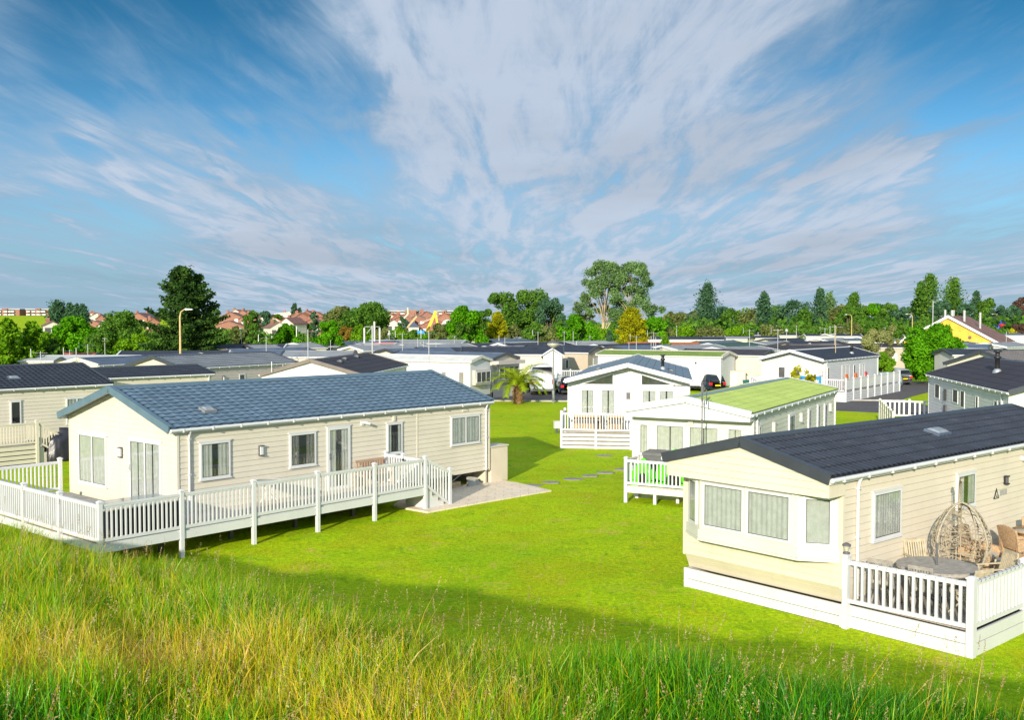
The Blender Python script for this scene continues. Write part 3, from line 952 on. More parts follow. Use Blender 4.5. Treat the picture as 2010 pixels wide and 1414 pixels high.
# bench, tables and sofa on that deck
t = thing('garden_bench', 'tan slatted garden bench against the wall of the blue-roofed lodge', 'bench', inA(7.0, -.42, FZ), PI / 2 - A.th)
mb = MB()
for i in range(4): mb.box(-.62, .62, -.22 + i * .11, -.13 + i * .11, .40, .43)
mb.build('seat', BENCH, t)
mb = MB(); mb.box(-.64, .64, .22, .26, .80, .88); mb.box(-.64, .64, .22, .26, .46, .52)
for i in range(11): mb.box(-.58 + i * .112, -.53 + i * .112, .225, .255, .52, .80)
mb.build('backrest', BENCH, t)
for x in (-.62, .62):
    for y in (-.22, .24): mb = MB(); mb.box(x - .035, x + .035, y - .03, y + .03, 0, .40 if y > 0 else .62); mb.build('leg', BENCH, t)
    mb = MB(); mb.box(x - .04, x + .04, -.26, .24, .62, .66); mb.build('armrest', BENCH, t)
mx, my = at(527, 946, FZ + .72)
t = thing('round_table', 'round glass-topped garden table behind the middle railing of the left deck', 'table', (mx, my, FZ), 0)
mb = MB(); mb.lathe([(.001, .70), (.44, .70), (.46, .715), (.44, .73), (.001, .73)], n=32); mb.build('tabletop', pm('pale_glass', (.5, .56, .52), .15, .03), t)
mb = MB(); mb.lathe([(.43, .685), (.475, .695), (.475, .735), (.462, .74)], n=32)
for k in range(4):
    a = PI / 4 + k * PI / 2; mb.tube([(.36 * math.cos(a), .36 * math.sin(a), 0), (.10 * math.cos(a), .10 * math.sin(a), .4), (.34 * math.cos(a), .34 * math.sin(a), .69)], .014)
mb.build('frame', WHITE, t)
t = thing('rattan_table', 'dark rattan cube table with pale glass top in the corner of the left deck', 'table', inA(-1.95, -1.0, FZ), PI / 2 - A.th)
mb = MB(); mb.box(-1.0, 1.0, -.72, .6, .02, .72)
for x in (-.5, 0, .5): mb.box(x - .01, x + .01, -.735, -.72, .03, .7)
mb.build('base', pm('navy_rattan', (.012, .012, .022), .6, .4, 40, bump=.5, bscale=120), t)
mb = MB(); mb.box(-1.08, 1.08, -.78, .68, .722, .75); mb.build('tabletop', pm('tinted_glass', (.30, .31, .27), .08, .05), t)
t = thing('garden_sofa', 'low dark rattan sofa with beige cushion behind the front railing of the left deck', 'sofa', inA(-2.55, 2.0, FZ), PI / 2 - A.th)
mb = MB(); mb.box(-.4, .4, -1.2, 1.2, .02, .38); mb.box(-.4, -.26, -1.2, 1.2, .38, .72); mb.build('frame', pm('navy_rattan', (0, 0, 0)), t)
mb = MB(); mb.box(-.25, .38, -1.15, 1.15, .383, .52); mb.build('cushion', CUSH, t)

# ================================================================== LODGE with charcoal tiles at the left edge
G = Bld('holiday_lodge', 'cream lodge with charcoal tiled roof at the left edge behind the blue-roofed one', 'holiday lodge',
        -28.3, 38.6, .715, 13.2, 6.1, 3.12, 4.12, .75, .3, .15, .13, R_DARK, CREAM, TRIMD, tile=(.34, .03, .26, .022, 6), board=.165)
for (x0, y0, x1, y1, pn) in [(19, 788, 41, 833, 1), (129, 782, 171, 845, 2)]:
    a, z1_ = G.inv('r', x0, y0); b, z0_ = G.inv('r', x1, y1)
    G.win('r', a, b, max(z0_, 1.4 if pn == 2 else z0_), z1_, pn, CURT if pn == 2 else DARKI2, .0 if pn == 2 else .9)
G.vent(9.2, 1.1, 0); G.downpipe('r', 13.0)
mb = MB(); mb.box(.05, 13.1, .02, .06, -.05, .745); mb.build('skirting_panel', CREAM, G.root)
GD = thing('veranda_deck', 'cream boarded deck with steps at the left edge under the charcoal lodge', 'deck', (G.X, G.Y, 0), PI / 2 - G.th)
boards_floor(GD, 3.0, 8.7, -2.2, -.03, .85)
mb = MB()
for i in range(4): mb.box(3.0, 8.7, -2.26, -2.22, .05 + .2 * i, .21 + .2 * i)
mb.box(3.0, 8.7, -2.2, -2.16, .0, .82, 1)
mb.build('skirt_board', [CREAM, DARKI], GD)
fenceline(GD, [(4.4, -2.25), (8.75, -2.25)], .9, 1.82, 0, 2.2, .12, m=CREAM)
mb = MB()
for i in range(4): mb.box(8.8 + .27 * i, 8.8 + .27 * (i + 1), -2.2, -1.0, 0, .85 - .2 * (i + 1) + .01 if i < 4 else .05)
mb.build('steps', CREAM, GD)
for y in (-2.22, -1.0):
    railing(GD, (8.75, y), (9.95, y), .9, 1.8, .2, 1.1, m=CREAM); post(GD, 9.95, y, 0, 1.16, .11, CREAM)
# covered barbecue
mx, my = at(117, 905)
bm = bmesh_cover = MB()
prof = [(.78, 0), (.80, .15), (.74, .45), (.66, .75), (.62, .95), (.50, 1.12), (.30, 1.2), (.001, 1.22)]
vs = []; fs = []; n = 40; r_ = random.Random(5)
for j, (r, z) in enumerate(prof):
    for k in range(n):
        a = 2 * PI * k / n
        fold = 1 + .10 * math.sin(k * 2.3 + z * 3) * (1 - z / 1.3) + .04 * math.sin(k * 5.1 + z * 7)
        ex = 1.15 if math.cos(a) > 0 else .9
        zz_ = z + (.28 * max(0, math.cos(a - .3)) * min(1, z) if j > 3 else 0)
        vs.append((r * fold * ex * math.cos(a), r * fold * .6 * math.sin(a), zz_))
for j in range(len(prof) - 1):
    for k in range(n):
        k2 = (k + 1) % n; fs.append((j * n + k, j * n + k2, (j + 1) * n + k2, (j + 1) * n + k))
bm.add(vs, fs, 0, True)
o = bm.build('covered_barbecue', BLACKC); o.location = (mx, my, 0); o.rotation_euler = (0, 0, .6)
tag(o, 'black draped barbecue cover standing on the grass by the left lodge steps', 'covered barbecue')

# ================================================================== CARAVAN with the bay window (right foreground)
B = Bld('static_caravan', 'cream static caravan with charcoal roof and bay window in the right foreground', 'static caravan',
        6.709, 20.15, .861, 12.6, 4.07, 3.02, 3.69, .80, .66, .10, .11, R_DARK, CREAMB, TRIMD, tile=(.36, .022, .20, .034, 10), board=.15)
B.win('r', 1.12, 2.27, 1.59, 2.62, 1, CURT, .0); B.win('r', 4.88, 5.80, 1.82, 2.63, 1, CURT, .25)
B.win('r', 9.2, 10.1, .55, 2.6, 1, CURT2, .3, name='door')
# gable hood carried forward over the bay
mb = MB()
Wd = B.W; m_ = Wd / 2; zlo = 2.70
pk = B.wt + B.sl * m_
mb.prism([(-.06, zlo), (Wd + .06, zlo), (Wd + .06, B.wt - .03), (m_, pk - .01), (-.06, B.wt - .03)], -.60, -.005, axis='x')
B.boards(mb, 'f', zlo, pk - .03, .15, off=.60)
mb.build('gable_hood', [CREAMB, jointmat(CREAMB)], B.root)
# bay window
ring = [(.06, 0.0), (.76, -.46), (3.28, -.46), (4.01, 0.0)]          # (y, x)
def bayp(i, f, o, z):
    a = Vector((ring[i][1], ring[i][0])); b = Vector((ring[i + 1][1], ring[i + 1][0])); d = b - a
    nrm = Vector((-d.y, d.x)).normalized()
    if nrm.x > 0: nrm = -nrm
    q = a + d * f + nrm * o
    return (q.x, q.y, z)
def bayhex(mb, i, f0, f1, o0, o1, z0, z1, mi=0):
    mb.hexa([bayp(i, f0, o0, z0), bayp(i, f1, o0, z0), bayp(i, f1, o1, z0), bayp(i, f0, o1, z0), bayp(i, f0, o0, z1), bayp(i, f1, o0, z1), bayp(i, f1, o1, z1), bayp(i, f0, o1, z1)], mi)
bay = MB()
poly = [(0.0, .06), (-.46, .76), (-.46, 3.28), (0.0, 4.01)]
bay.prism(poly, 1.36, zlo - .003, axis='z')
bayo = bay.build('bay', CREAMC, B.root)
def baywin(i, f0, f1, z0=1.62, z1=2.64):
    mb = MB()
    ln = (Vector(ring[i]) - Vector(ring[i + 1])).length; w_ = .06 / ln
    bayhex(mb, i, f0, f1, 0, .05, z0, z0 + .06); bayhex(mb, i, f0, f1, 0, .05, z1 - .06, z1)
    bayhex(mb, i, f0, f0 + w_, 0, .05, z0 + .06, z1 - .06); bayhex(mb, i, f1 - w_, f1, 0, .05, z0 + .06, z1 - .06)
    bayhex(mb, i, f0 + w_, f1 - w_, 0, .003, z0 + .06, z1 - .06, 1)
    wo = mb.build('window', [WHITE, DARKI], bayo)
    mb = MB(); a, b = f0 + w_, f1 - w_; n = int((b - a) * ln / .022); vs = []
    for k in range(n + 1):
        pl = .018 + .008 * math.sin(k * 1.1 + i) + .004 * math.sin(k * .37)
        vs += [bayp(i, a + (b - a) * k / n, pl, z0 + .06), bayp(i, a + (b - a) * k / n, pl, z1 - .06)]
    mb.add(vs, [(2 * k, 2 * k + 2, 2 * k + 3, 2 * k + 1) for k in range(n)], 0, True)
    bayhex(mb, i, a, b, .036, .040, z0 + .06, z1 - .06, 1)
    for (q0, q1, y0, y1) in ((a, b, z0 + .06, z0 + .072), (a, b, z1 - .072, z1 - .06), (a, a + .012 / ln, z0 + .072, z1 - .072), (b - .012 / ln, b, z0 + .072, z1 - .072)):
        bayhex(mb, i, q0, q1, .041, .046, y0, y1, 2)
    # curtain, pane and its seal belong to one glazed unit of the bay
    mb.build('glazing', [CURT, GLASS, BLACK], bayo)
baywin(1, .045, .488); baywin(1, .512, .955); baywin(0, .16, .86); baywin(2, .16, .72)
mb = MB()
for i in range(3): bayhex(mb, i, -.01, 1.01, -.01, .03, 1.36, 1.56)
for i in range(3): bayhex(mb, i, -.01, 1.01, -.01, .045, 1.30, 1.355)
mb.build('sill', CREAMC, bayo)
# raked lower front and boarded skirt
mb = MB()
for (za, zb_, xa, xb) in ((.46, .57, .165, .115), (.57, .68, .125, .06), (.68, .797, .07, .0)):
    mb.hexa([(xa, -.004 , za), (12.6, -.004, za), (12.6, 4.074, za), (xa, 4.074, za), (xb, .0, zb_ - .002), (12.6, .0, zb_ - .002), (12.6, 4.07, zb_ - .002), (xb, 4.07, zb_ - .002)])
mb.build('lower_panel', CREAMB, B.root)
mb = MB()
mb.hexa([(.19, -.0, .44), (.19, Wd, .44), (.3, Wd, .44), (.3, 0, .44), (.17, -.0, .456), (.17, Wd, .456), (.3, Wd, .456), (.3, 0, .456)])
mb.build('floor_edge', CREAMB, B.root)
sk = MB()
for k, (z0_, z1_) in enumerate(((.0, .19), (.205, .44))):
    sk.box(.03, .07, -.02, Wd + .02, z0_, z1_)
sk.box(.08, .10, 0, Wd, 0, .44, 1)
sk.box(.0, .06, Wd - .06, Wd + .03, -.02, .45); sk.box(.0, .06, -.05, .04, -.02, .45)
sk.box(.10, 12.5, Wd - .03, Wd, 0, .44)
sk.build('skirting', [WHITE, BLACK], B.root)
B.downpipe('r', .50, z0=.5)
B.vent(6.0, .95, 0, .62, .42); 
B.walllight('r', 7.5, 2.24, .13, .22, BLACK, GREYP)
mb = MB(); mb.tube([B.P('r', 8.5, .0, 2.69), B.P('r', 8.5, .09, 2.69)], .07, 12); mb.tube([B.P('r', 8.5, .09, 2.69), B.P('r', 8.58, .24, 2.66)], .05, 12, 1)
mb.build('security_camera', [WHITE, BLACK], B.root)
# maker's mark: a dark triangle with a pale heart beside a grey strip
mb = MB()
def tri(mb, u, z, r, o0, o1, mi):
    p = [(u - r, z - r * .75), (u + r, z - r * .75), (u, z + r)]
    vs = [B.P('r', a, o0, b) for a, b in p] + [B.P('r', a, o1, b) for a, b in p]
    mb.add(vs, [(0, 1, 2), (5, 4, 3), (0, 3, 4, 1), (1, 4, 5, 2), (2, 5, 3, 0)], mi)
tri(mb, 7.02, 1.93, .15, .015, .030, 0); tri(mb, 7.02, 1.905, .085, .030, .034, 1); tri(mb, 7.02, 1.885, .045, .034, .038, 0)
B.pb(mb, 'r', 7.2, 7.62, .015, .026, 1.87, 2.0, 2)
mb.build('emblem', [BLACK, CREAMC, pm('emblem_grey', (.35, .34, .31), .5, .2, 20)], B.root)

# its deck
F2 = .50
D2 = thing('terrace_deck', 'white-railed raised terrace with boarded base beside the bay-window caravan', 'deck', (B.X, B.Y, 0), PI / 2 - B.th)
boards_floor(D2, .14, 9.4, -2.5, -.03, F2, pm('grey_deck_boards', (.30, .26, .22), .8, .15, 3, bump=.1))
mb = MB()
for (z0_, z1_) in ((.0, .235), (.25, .46)):
    mb.box(.06, .10, -2.5, -.02, z0_, z1_); mb.box(.14, 9.4, -2.62, -2.58, z0_, z1_)
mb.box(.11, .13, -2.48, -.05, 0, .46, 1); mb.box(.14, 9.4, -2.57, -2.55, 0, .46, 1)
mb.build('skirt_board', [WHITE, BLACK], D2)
post(D2, .0, -.10, -.02, 1.46, .12); post(D2, .14, -2.58, -.02, 1.46, .14)
railing(D2, (.0, -.10), (.14, -2.58), F2 + .02, 1.40, sp=.152, bw=.05)
x = .14
for k in range(4):
    railing(D2, (x, -2.58), (x + 2.3, -2.58), F2 + .02, 1.40, sp=.152, bw=.05); x += 2.3; post(D2, x, -2.58, -.02, 1.46, .12)
# string of festoon cable wound along the rail
mb = MB()
def cable(p, q, n):
    pts = []
    for i in range(n * 6 + 1):
        f = i / (n * 6); a = i / 6 * 2 * PI
        c = Vector(p) + (Vector(q) - Vector(p)) * f
        d = (Vector(q) - Vector(p)).normalized(); sd_ = d.cross(Vector((0, 0, 1)))
        pts.append(c + sd_ * .045 * math.cos(a) + Vector((0, 0, .035 * math.sin(a))))
    return pts
mb.tube(cable((.01, -.2, 1.375), (.14, -2.5, 1.375), 12), .0045, 5); mb.tube(cable((.25, -2.58, 1.375), (5.0, -2.58, 1.375), 26), .0045, 5)
o = mb.build('light_cable', BLACK); o.location = (B.X, B.Y, 0); o.rotation_euler = (0, 0, PI / 2 - B.th)
tag(o, 'thin dark light cable wound along the right terrace rail', 'cable')
# solar lamp on the post
t = thing('solar_lamp', 'small solar lantern on the left post of the right terrace', 'lamp')
t.location = (B.X + .1 * .652 * 1.0 * 0 + .10 * .652 * 1.0, B.Y - .1 * .758, 1.52)
mb = MB(); mb.lathe([(.07, .0), (.075, .02), (.03, .04), (.03, .05)], n=12); mb.build('base', GREYP, t)
mb = MB(); mb.lathe([(.035, .05), (.055, .12), (.07, .16)], n=12); mb.build('glass', pm('lantern_glass', (.5, .48, .4), .2, .05), t)
mb = MB(); mb.lathe([(.09, .16), (.085, .19), (.03, .22), (.001, .225)], n=12); mb.build('cap', GREYP, t)


def inB(a, b, z=F2): return (B.X + a * B.u[0] + b * B.w[0], B.Y + a * B.u[1] + b * B.w[1], z)
RB = PI / 2 - B.th


def teak_chair(label, a, b, rz, mat=TEAK):
    t = thing('wooden_chair', label, 'chair', inB(a, b), RB + rz, 'slatted wooden chairs round the terrace table')
    mb = MB()
    for i in range(7): mb.box(-.22, .22, -.22 + i * .063, -.17 + i * .063, .42, .44)
    mb.box(-.24, -.21, -.22, .23, .39, .42); mb.box(.21, .24, -.22, .23, .39, .42)
    mb.build('seat', mat, t)
    mb = MB()
    for i in range(8):
        x = -.19 + i * .054; mb.bar((x, .24, .50), (x, .36, .90), .034, .014, up=(0, 1, 0))
    mb.bar((-.24, .365, .92), (.24, .365, .92), .03, .07); mb.bar((-.24, .235, .48), (.24, .235, .48), .03, .05)
    mb.build('backrest', mat, t)
    for sx in (-.23, .23):
        mb = MB(); mb.bar((sx, -.26, .0), (sx, .24, .46), .035, .03); mb.bar((sx, .24, .46), (sx, .37, .93), .035, .03); mb.build('leg', mat, t)
        mb = MB(); mb.bar((sx * .9, .26, .0), (sx * .9, -.2, .42), .035, .03); mb.build('leg', mat, t)
    for sx in (-.25, .25):
        mb = MB(); mb.bar((sx, -.24, .63), (sx, .28, .65), .05, .025); mb.bar((sx, -.2, .42), (sx, -.2, .63), .03, .03); mb.build('armrest', mat, t)
    return t


teak_chair('grey wooden chair on the left of the round table by the corner post', .62, -.62, math.radians(100))
teak_chair('wooden chair with its back to the front rail of the right terrace', 1.15, -2.05, math.radians(165), TEAKY)
teak_chair('light wooden chair seen sideways at the right of the round table', 2.75, -1.85, math.radians(-125), TEAKY)
teak_chair('wooden chair behind the round table before the hanging egg chair', 2.45, -.45, math.radians(-35), TEAKY)
teak_chair('wooden chair tucked under the round table next to the rail corner', .72, -1.45, math.radians(95), TEAK)
t = thing('garden_table', 'round weathered wooden table with a parasol pole stub on the right terrace', 'table', inB(1.62, -1.18), RB)
mb = MB()
r = .78
for i in range(13):
    x0 = -r + i * 2 * r / 13; x1 = x0 + 2 * r / 13 - .008; xm = max(abs(x0), abs(x1))
    hl0 = math.sqrt(max(0, r * r - x0 * x0)); hl1 = math.sqrt(max(0, r * r - x1 * x1))
    mb.hexa([(x0, -hl0, .70), (x1, -hl1, .70), (x1, hl1, .70), (x0, hl0, .70), (x0, -hl0, .725), (x1, -hl1, .725), (x1, hl1, .725), (x0, hl0, .725)])
mb.lathe([(.72, .64), (.78, .64), (.78, .698), (.72, .698), (.72, .64)], n=32)
mb.build('tabletop', TEAK, t)
for k in range(4):
    a = PI / 4 + k * PI / 2; mb = MB(); mb.bar((.5 * math.cos(a), .5 * math.sin(a), 0), (.42 * math.cos(a), .42 * math.sin(a), .64), .06, .06); mb.build('leg', TEAK, t)
mb = MB(); mb.tube([(0, 0, .05), (0, 0, 1.18)], .022, 10); mb.lathe([(.2, 0), (.2, .05), (.04, .09)], n=16); mb.build('parasol_pole', GREYP, t)

# hanging egg chair
t = thing('egg_chair', 'pale rattan egg chair hanging from its curved stand on the right terrace', 'hanging chair', inB(3.08, -1.0), RB + math.radians(-62))
ec = Vector((0, 0, 1.02)); er = (.60, .50, .80)
mb = MB(); r_ = random.Random(9)
def epos(th_, ph):
    # teardrop: pointed at the top
    z = math.cos(th_); rr = math.sin(th_) * (1 - .22 * max(0, z))
    return Vector((er[0] * rr * math.cos(ph), er[1] * rr * math.sin(ph), er[2] * z)) + ec
for k in range(300):
    th_ = r_.uniform(.25, 2.9); ph = r_.uniform(math.radians(-28), math.radians(208)); dth = r_.uniform(-.5, .5); dph = r_.uniform(-.9, .9)
    pts = [epos(min(3.0, max(.12, th_ + dth * f)), min(math.radians(214), max(math.radians(-34), ph + dph * f))) for f in (0, .25, .5, .75, 1)]
    mb.tube(pts, .0065, 4, caps=False)
for k in range(9):
    ph = math.radians(-35 + k * 31); mb.tube([epos(.05 + .28 * i, ph) for i in range(12)], .012, 6)
for th_ in (.9, 1.5, 2.1, 2.6): mb.tube([epos(th_, math.radians(-35 + 25 * i)) for i in range(11)], .012, 6)
mb.build('basket', RATTG, t)
mb = MB(); rim = [epos(.03 + .3 * i, math.radians(-35)) for i in range(11)] + [epos(3.03 - .3 * i, math.radians(215)) for i in range(11)]
mb.tube(rim, .022, 8); mb.build('rim', RATTG, t)
mb = MB(); mb.lathe([(.001, .26), (.3, .30), (.42, .42), (.40, .48), (.001, .46)], n=20); mb.build('cushion', pm('grey_cushion', (.25, .23, .2), .9, .1), t)
mb = MB()
mb.tube([(0, .95, .03), (-.05, .98, .5), (0, 1.0, 1.1), (0, .95, 1.7), (0, .75, 2.12), (0, .4, 2.28), (0, .02, 2.30)], .032, 10)
for k in range(5):
    a = PI * k / 4 ; mb.tube([(0, .95, .04), (.75 * math.cos(a + PI), .75 * math.sin(a + PI) * .9 + .45, .04)], .025, 8)
mb.build('stand', RATTG, t)
mb = MB()
for k in range(12): mb.tube([(0, 0, 1.83 + k * .04), (.012 * (-1) ** k, .012, 1.85 + k * .04), (0, 0, 1.87 + k * .04)], .007, 5)
mb.build('chain', GALV, t)


def rattan_chair(label, a, b, rz, w=.66, back=.95):
    t = thing('rattan_chair', label, 'chair', inB(a, b), RB + rz, 'brown rattan chairs on the right terrace')
    mb = MB(); mb.box(-w / 2, w / 2, -.32, .28, .06, .40); mb.build('seat', RATTAN, t)
    mb = MB()
    n = 10; vs = []
    for i in range(n + 1):
        f = i / n * 2 - 1; x = f * w / 2 * 1.04; cy = .30 - .05 * f * f
        for (o, z) in ((0, .40), (.05, .40), (.14 + .05, back - .06 * f * f), (.14, back - .06 * f * f)): vs.append((x, cy + o - .0, z))
    fs = []
    for i in range(n):
        for k in range(4):
            k2 = (k + 1) % 4; fs.append((i * 4 + k, (i + 1) * 4 + k, (i + 1) * 4 + k2, i * 4 + k2))
    fs += [(0, 1, 2, 3), (n * 4 + 3, n * 4 + 2, n * 4 + 1, n * 4)]
    mb.add(vs, fs); mb.build('backrest', RATTAN, t)
    for sx in (-1, 1):
        mb = MB(); x0, x1 = sorted((sx * w / 2, sx * (w / 2 - .09)))
        mb.prism([(-.34, .06), (.30, .06), (.38, .66), (.1, .66), (-.28, .60), (-.34, .5)], x0 + sx * .02, x1 + sx * .02, axis='x'); mb.build('armrest', RATTAN, t)
    mb = MB(); mb.box(-w / 2 + .1, w / 2 - .1, -.3, .24, .403, .47); mb.build('cushion', CUSH, t)
    for x in (-w / 2 + .05, w / 2 - .05):
        for y in (-.28, .25): mb = MB(); mb.box(x - .025, x + .025, y - .025, y + .025, 0, .062); mb.build('leg', BLACK, t)
    return t


rattan_chair('tall-backed rattan armchair half hidden behind the egg chair', 4.55, -.75, math.radians(5), .72, 1.05)
rattan_chair('wide rattan armchair right of the egg chair near the side rail', 4.75, -1.75, math.radians(150), .86, .86)
rattan_chair('rattan chair with rounded back beside the small round table', 6.05, -1.05, math.radians(60), .62, .95)
rattan_chair('rattan chair at the right edge behind the small round table', 7.35, -.9, math.radians(-60), .6, .9)
t = thing('rattan_footstool', 'square rattan footstool with cushioned top right of the egg chair', 'footstool', inB(3.95, -1.75), RB)
mb = MB(); mb.box(-.3, .3, -.3, .3, .04, .52); mb.build('base', RATTAN, t)
mb = MB(); mb.box(-.29, .29, -.29, .29, .523, .58); mb.build('cushion', CUSH, t)
t = thing('bistro_table', 'small round rattan table with glass top at the right edge', 'table', inB(6.75, -1.0), RB)
mb = MB(); mb.lathe([(.001, .70), (.42, .70), (.43, .72), (.001, .725)], n=28); mb.build('tabletop', pm('tinted_glass', (0, 0, 0)), t)
mb = MB(); mb.lathe([(.30, .0), (.24, .35), (.34, .66), (.44, .68), (.45, .72), (.432, .73)], n=24); mb.build('base', RATTAN, t)

# ================================================================== CARAVAN with the lime green roof
Cc = Bld('static_caravan', 'ivory static caravan with lime green tiled roof behind the bay-window one', 'static caravan',
         8.04, 33.2, .511, 13.2, 4.28, 3.10, 3.64, .55, .62, .1, .1, R_GREEN, CREAMC, TRIMG, tile=(.37, .012, .17, .016, 6), board=.16, barge=WHITE)
cw = []
for (x0, y0, x1, y1, pn, c_) in [(1255.5, 829.5, 1275, 880, 1, CURT2), (1287.6, 838, 1345.5, 884, 1, CURT2), (1352, 839.5, 1413, 886, 1, CURT2), (1428, 836, 1460, 880, 1, CURT2)]:
    a, z1_ = Cc.inv('f', x0, y0); b, _ = Cc.inv('f', x1, y0 + 1)
    Cc.win('f', min(a, b), max(a, b), 1.55, 2.66, pn, c_, .04)
for (x0, x1, zt_, zb_, nm) in [(1547, 1559, 2.72, 1.7, 'window'), (1585, 1591, 2.7, 1.7, 'window'), (1603, 1608.5, 2.75, .75, 'door'), (1616.5, 1622.5, 2.7, 1.7, 'window'), (1487, 1492, 2.7, 1.7, 'window')]:
    a, _ = Cc.inv('r', x0, 800); b, _ = Cc.inv('r', x1, 800)
    Cc.win('r', a, b, zb_, zt_, 1, CURT, .3, name=nm)
for px in (1517.5, 1571, 1628):
    a, _ = Cc.inv('r', px, 800); Cc.walllight('r', a, 2.5, .26, .34, CREAMC, CREAMC)
Cc.downpipe('r', .3); Cc.downpipe('r', 12.9)
mb = MB(); pk = Cc.wt + Cc.sl * Cc.W / 2
mb.prism([(-.05, 2.92), (Cc.W + .05, 2.92), (Cc.W + .05, Cc.wt - .03), (Cc.W / 2, pk - .01), (-.05, Cc.wt - .03)], -.56, -.005, axis='x')
mb.build('gable_hood', WHITEW, Cc.root)
mb = MB(); Cc.pb(mb, 'f', Cc.W / 2 - .09, Cc.W / 2 + .09, 0, .12, 2.66, 2.88); mb.build('wall_light', CREAM, Cc.root)
mb = MB(); mb.box(.03, .07, 0, Cc.W, 0, .54); mb.build('skirting', CREAMC, Cc.root)
# porch deck
D3 = thing('porch_deck', 'small white-railed porch deck on posts before the lime-roofed caravan', 'deck', (Cc.X, Cc.Y, 0), PI / 2 - Cc.th)
boards_floor(D3, -1.1, -.02, -.2, 4.05, .60)
mb = MB(); mb.box(-1.16, -1.12, -.2, 4.1, .36, .57); mb.box(-1.115, -.02, 4.06, 4.1, .36, .57); mb.build('fascia_board', CREAMC, D3)
fenceline(D3, [(-1.14, -.2), (-1.14, 4.08), (-.1, 4.08)], .64, 1.50, -.02, 2.1, .11, .04, sp=.14)
mb = MB(); mb.box(-1.1, -1.0, 3.0, 3.1, -.02, .57); mb.box(-.5, -.4, 2.4, 2.5, -.02, .57); mb.build('support', WHITER, D3)


def inC(a, b, z=.6): return (Cc.X + a * Cc.u[0] + b * Cc.w[0], Cc.Y + a * Cc.u[1] + b * Cc.w[1], z)
t = thing('storage_box', 'dark grey lidded storage box on the porch of the lime-roofed caravan', 'storage box', inC(-.42, 3.0), PI / 2 - Cc.th)
mb = MB(); mb.box(-.33, .33, -.62, .62, 0, 1.02)
for y in (-.4, -.15, .15, .4): mb.box(-.345, -.33, y - .02, y + .02, .05, .95)
mb.build('body', GREYP, t)
mb = MB(); mb.hexa([(-.37, -.66, 1.025), (.37, -.66, 1.025), (.37, .66, 1.025), (-.37, .66, 1.025), (-.34, -.63, 1.12), (.35, -.63, 1.17), (.35, .63, 1.17), (-.34, .63, 1.12)])
mb.build('lid', GREYP, t)
# bright green plastic slide-like toys
def green_arch(label, a, b, sc, rz, top):
    t = thing('plastic_toy', label, 'toy', inC(a, b), PI / 2 - Cc.th + rz)
    mb = MB(); n = 16; vs = []; fs = []
    for i in range(n + 1):
        f = i / n; an = PI * (.05 + .9 * f)
        ro = .48 * sc * (1 + .08 * math.sin(5 * an)); ri = .22 * sc
        y = -math.cos(an); z = math.sin(an)
        for (rr, x) in ((ro, -.12), (ro, .12), (ri, .12), (ri, -.12)): vs.append((x * (1 + .3 * z), y * rr * 1.05, z * rr * top + .1))
    for i in range(n):
        for k in range(4):
            k2 = (k + 1) % 4; fs.append((i * 4 + k, (i + 1) * 4 + k, (i + 1) * 4 + k2, i * 4 + k2))
    fs += [(0, 1, 2, 3), (n * 4 + 3, n * 4 + 2, n * 4 + 1, n * 4)]
    mb.add(vs, fs, 0, True)
    mb.box(-.14, .14, -.52 * sc, -.2 * sc, 0, .16); mb.box(-.14, .14, .2 * sc, .52 * sc, 0, .16)
    mb.build('shell', LIME, t)
    return t
t = green_arch('large lime green plastic rocker toy standing behind the porch railing', -.86, 2.45, 1.2, .0, 1.95)
mb = MB(); mb.tube([(-.1, -.02, .5), (.12, -.02, .5)], .15, 16); mb.build('wheel', BLACK, t)
t = green_arch('smaller lime green plastic toy against the left rail post', -.88, 3.55, .78, .2, 2.1)

# ================================================================== white LODGE with glazed gable
Dd = Bld('holiday_lodge', 'white lodge with blue roof and slanted glass panels in its gable facing the lawn', 'holiday lodge',
         8.823, 49.621, .161, 13.6, 6.04, 3.20, 4.13, .6, .74, .1, .1, pm('blue_grey_sheet_roof', (.13, .18, .215), .45, .1, 1, dirt=(.2, .23, .24), dirtamt=.4), WHITEW, pm('blue_grey_verge', (.14, .19, .22), .4, .08), tile=(.42, .012, 9.0, .0, 1), board=.18, barge=WHITE)
def triwin(u0, u1, z0, za, zc):
    """trapezoid gable light: height za at u0 and zc at u1"""
    mb = MB()
    def q(u, o, z): return Dd.P('f', u, o, z)
    def slab(p, o0, o1, mi):
        vs = [q(u, o0, z) for u, z in p] + [q(u, o1, z) for u, z in p]; n = len(p)
        mb.add(vs, [tuple(range(n)), tuple(range(2 * n - 1, n - 1, -1))] + [(i, i + n, (i + 1) % n + n, (i + 1) % n) for i in range(n)], mi)
    slab([(u0, z0), (u1, z0), (u1, zc), (u0, za)], .0, .03, 0)
    mb.build('gable_window', [DARKI2], Dd.root)
    mb2 = MB(); mb = mb2
    slab([(u0, z0), (u1, z0), (u1, zc), (u0, za)], .05, .055, 0)
    mb.build('pane', GLASS, Dd.root)
    mb = MB()
    fr = [((u0, z0), (u1, z0)), ((u0, za), (u1, zc)), ((u0, z0), (u0, za))]
    for (a, b) in fr: mb.bar(q(a[0], .03, a[1]), q(b[0], .03, b[1]), .07, .07, up=(1, 0, 0))
    mb.build('frame', WHITE, Dd.root)
triwin(3.76, 5.42, 3.06, 3.62, 3.10); triwin(2.38, .72, 3.06, 3.62, 3.10)
for (u0, u1, nm) in [(4.72, 5.42, 'patio_door'), (3.66, 4.38, 'patio_door'), (1.60, 2.34, 'patio_door'), (.74, 1.50, 'patio_door')]:
    Dd.win('f', u0, u1, .95, 2.84, 1, CURT, .12, name=nm)
Dd.walllight('f', 3.02, 2.52, .26, .4, GALV, GREYP)
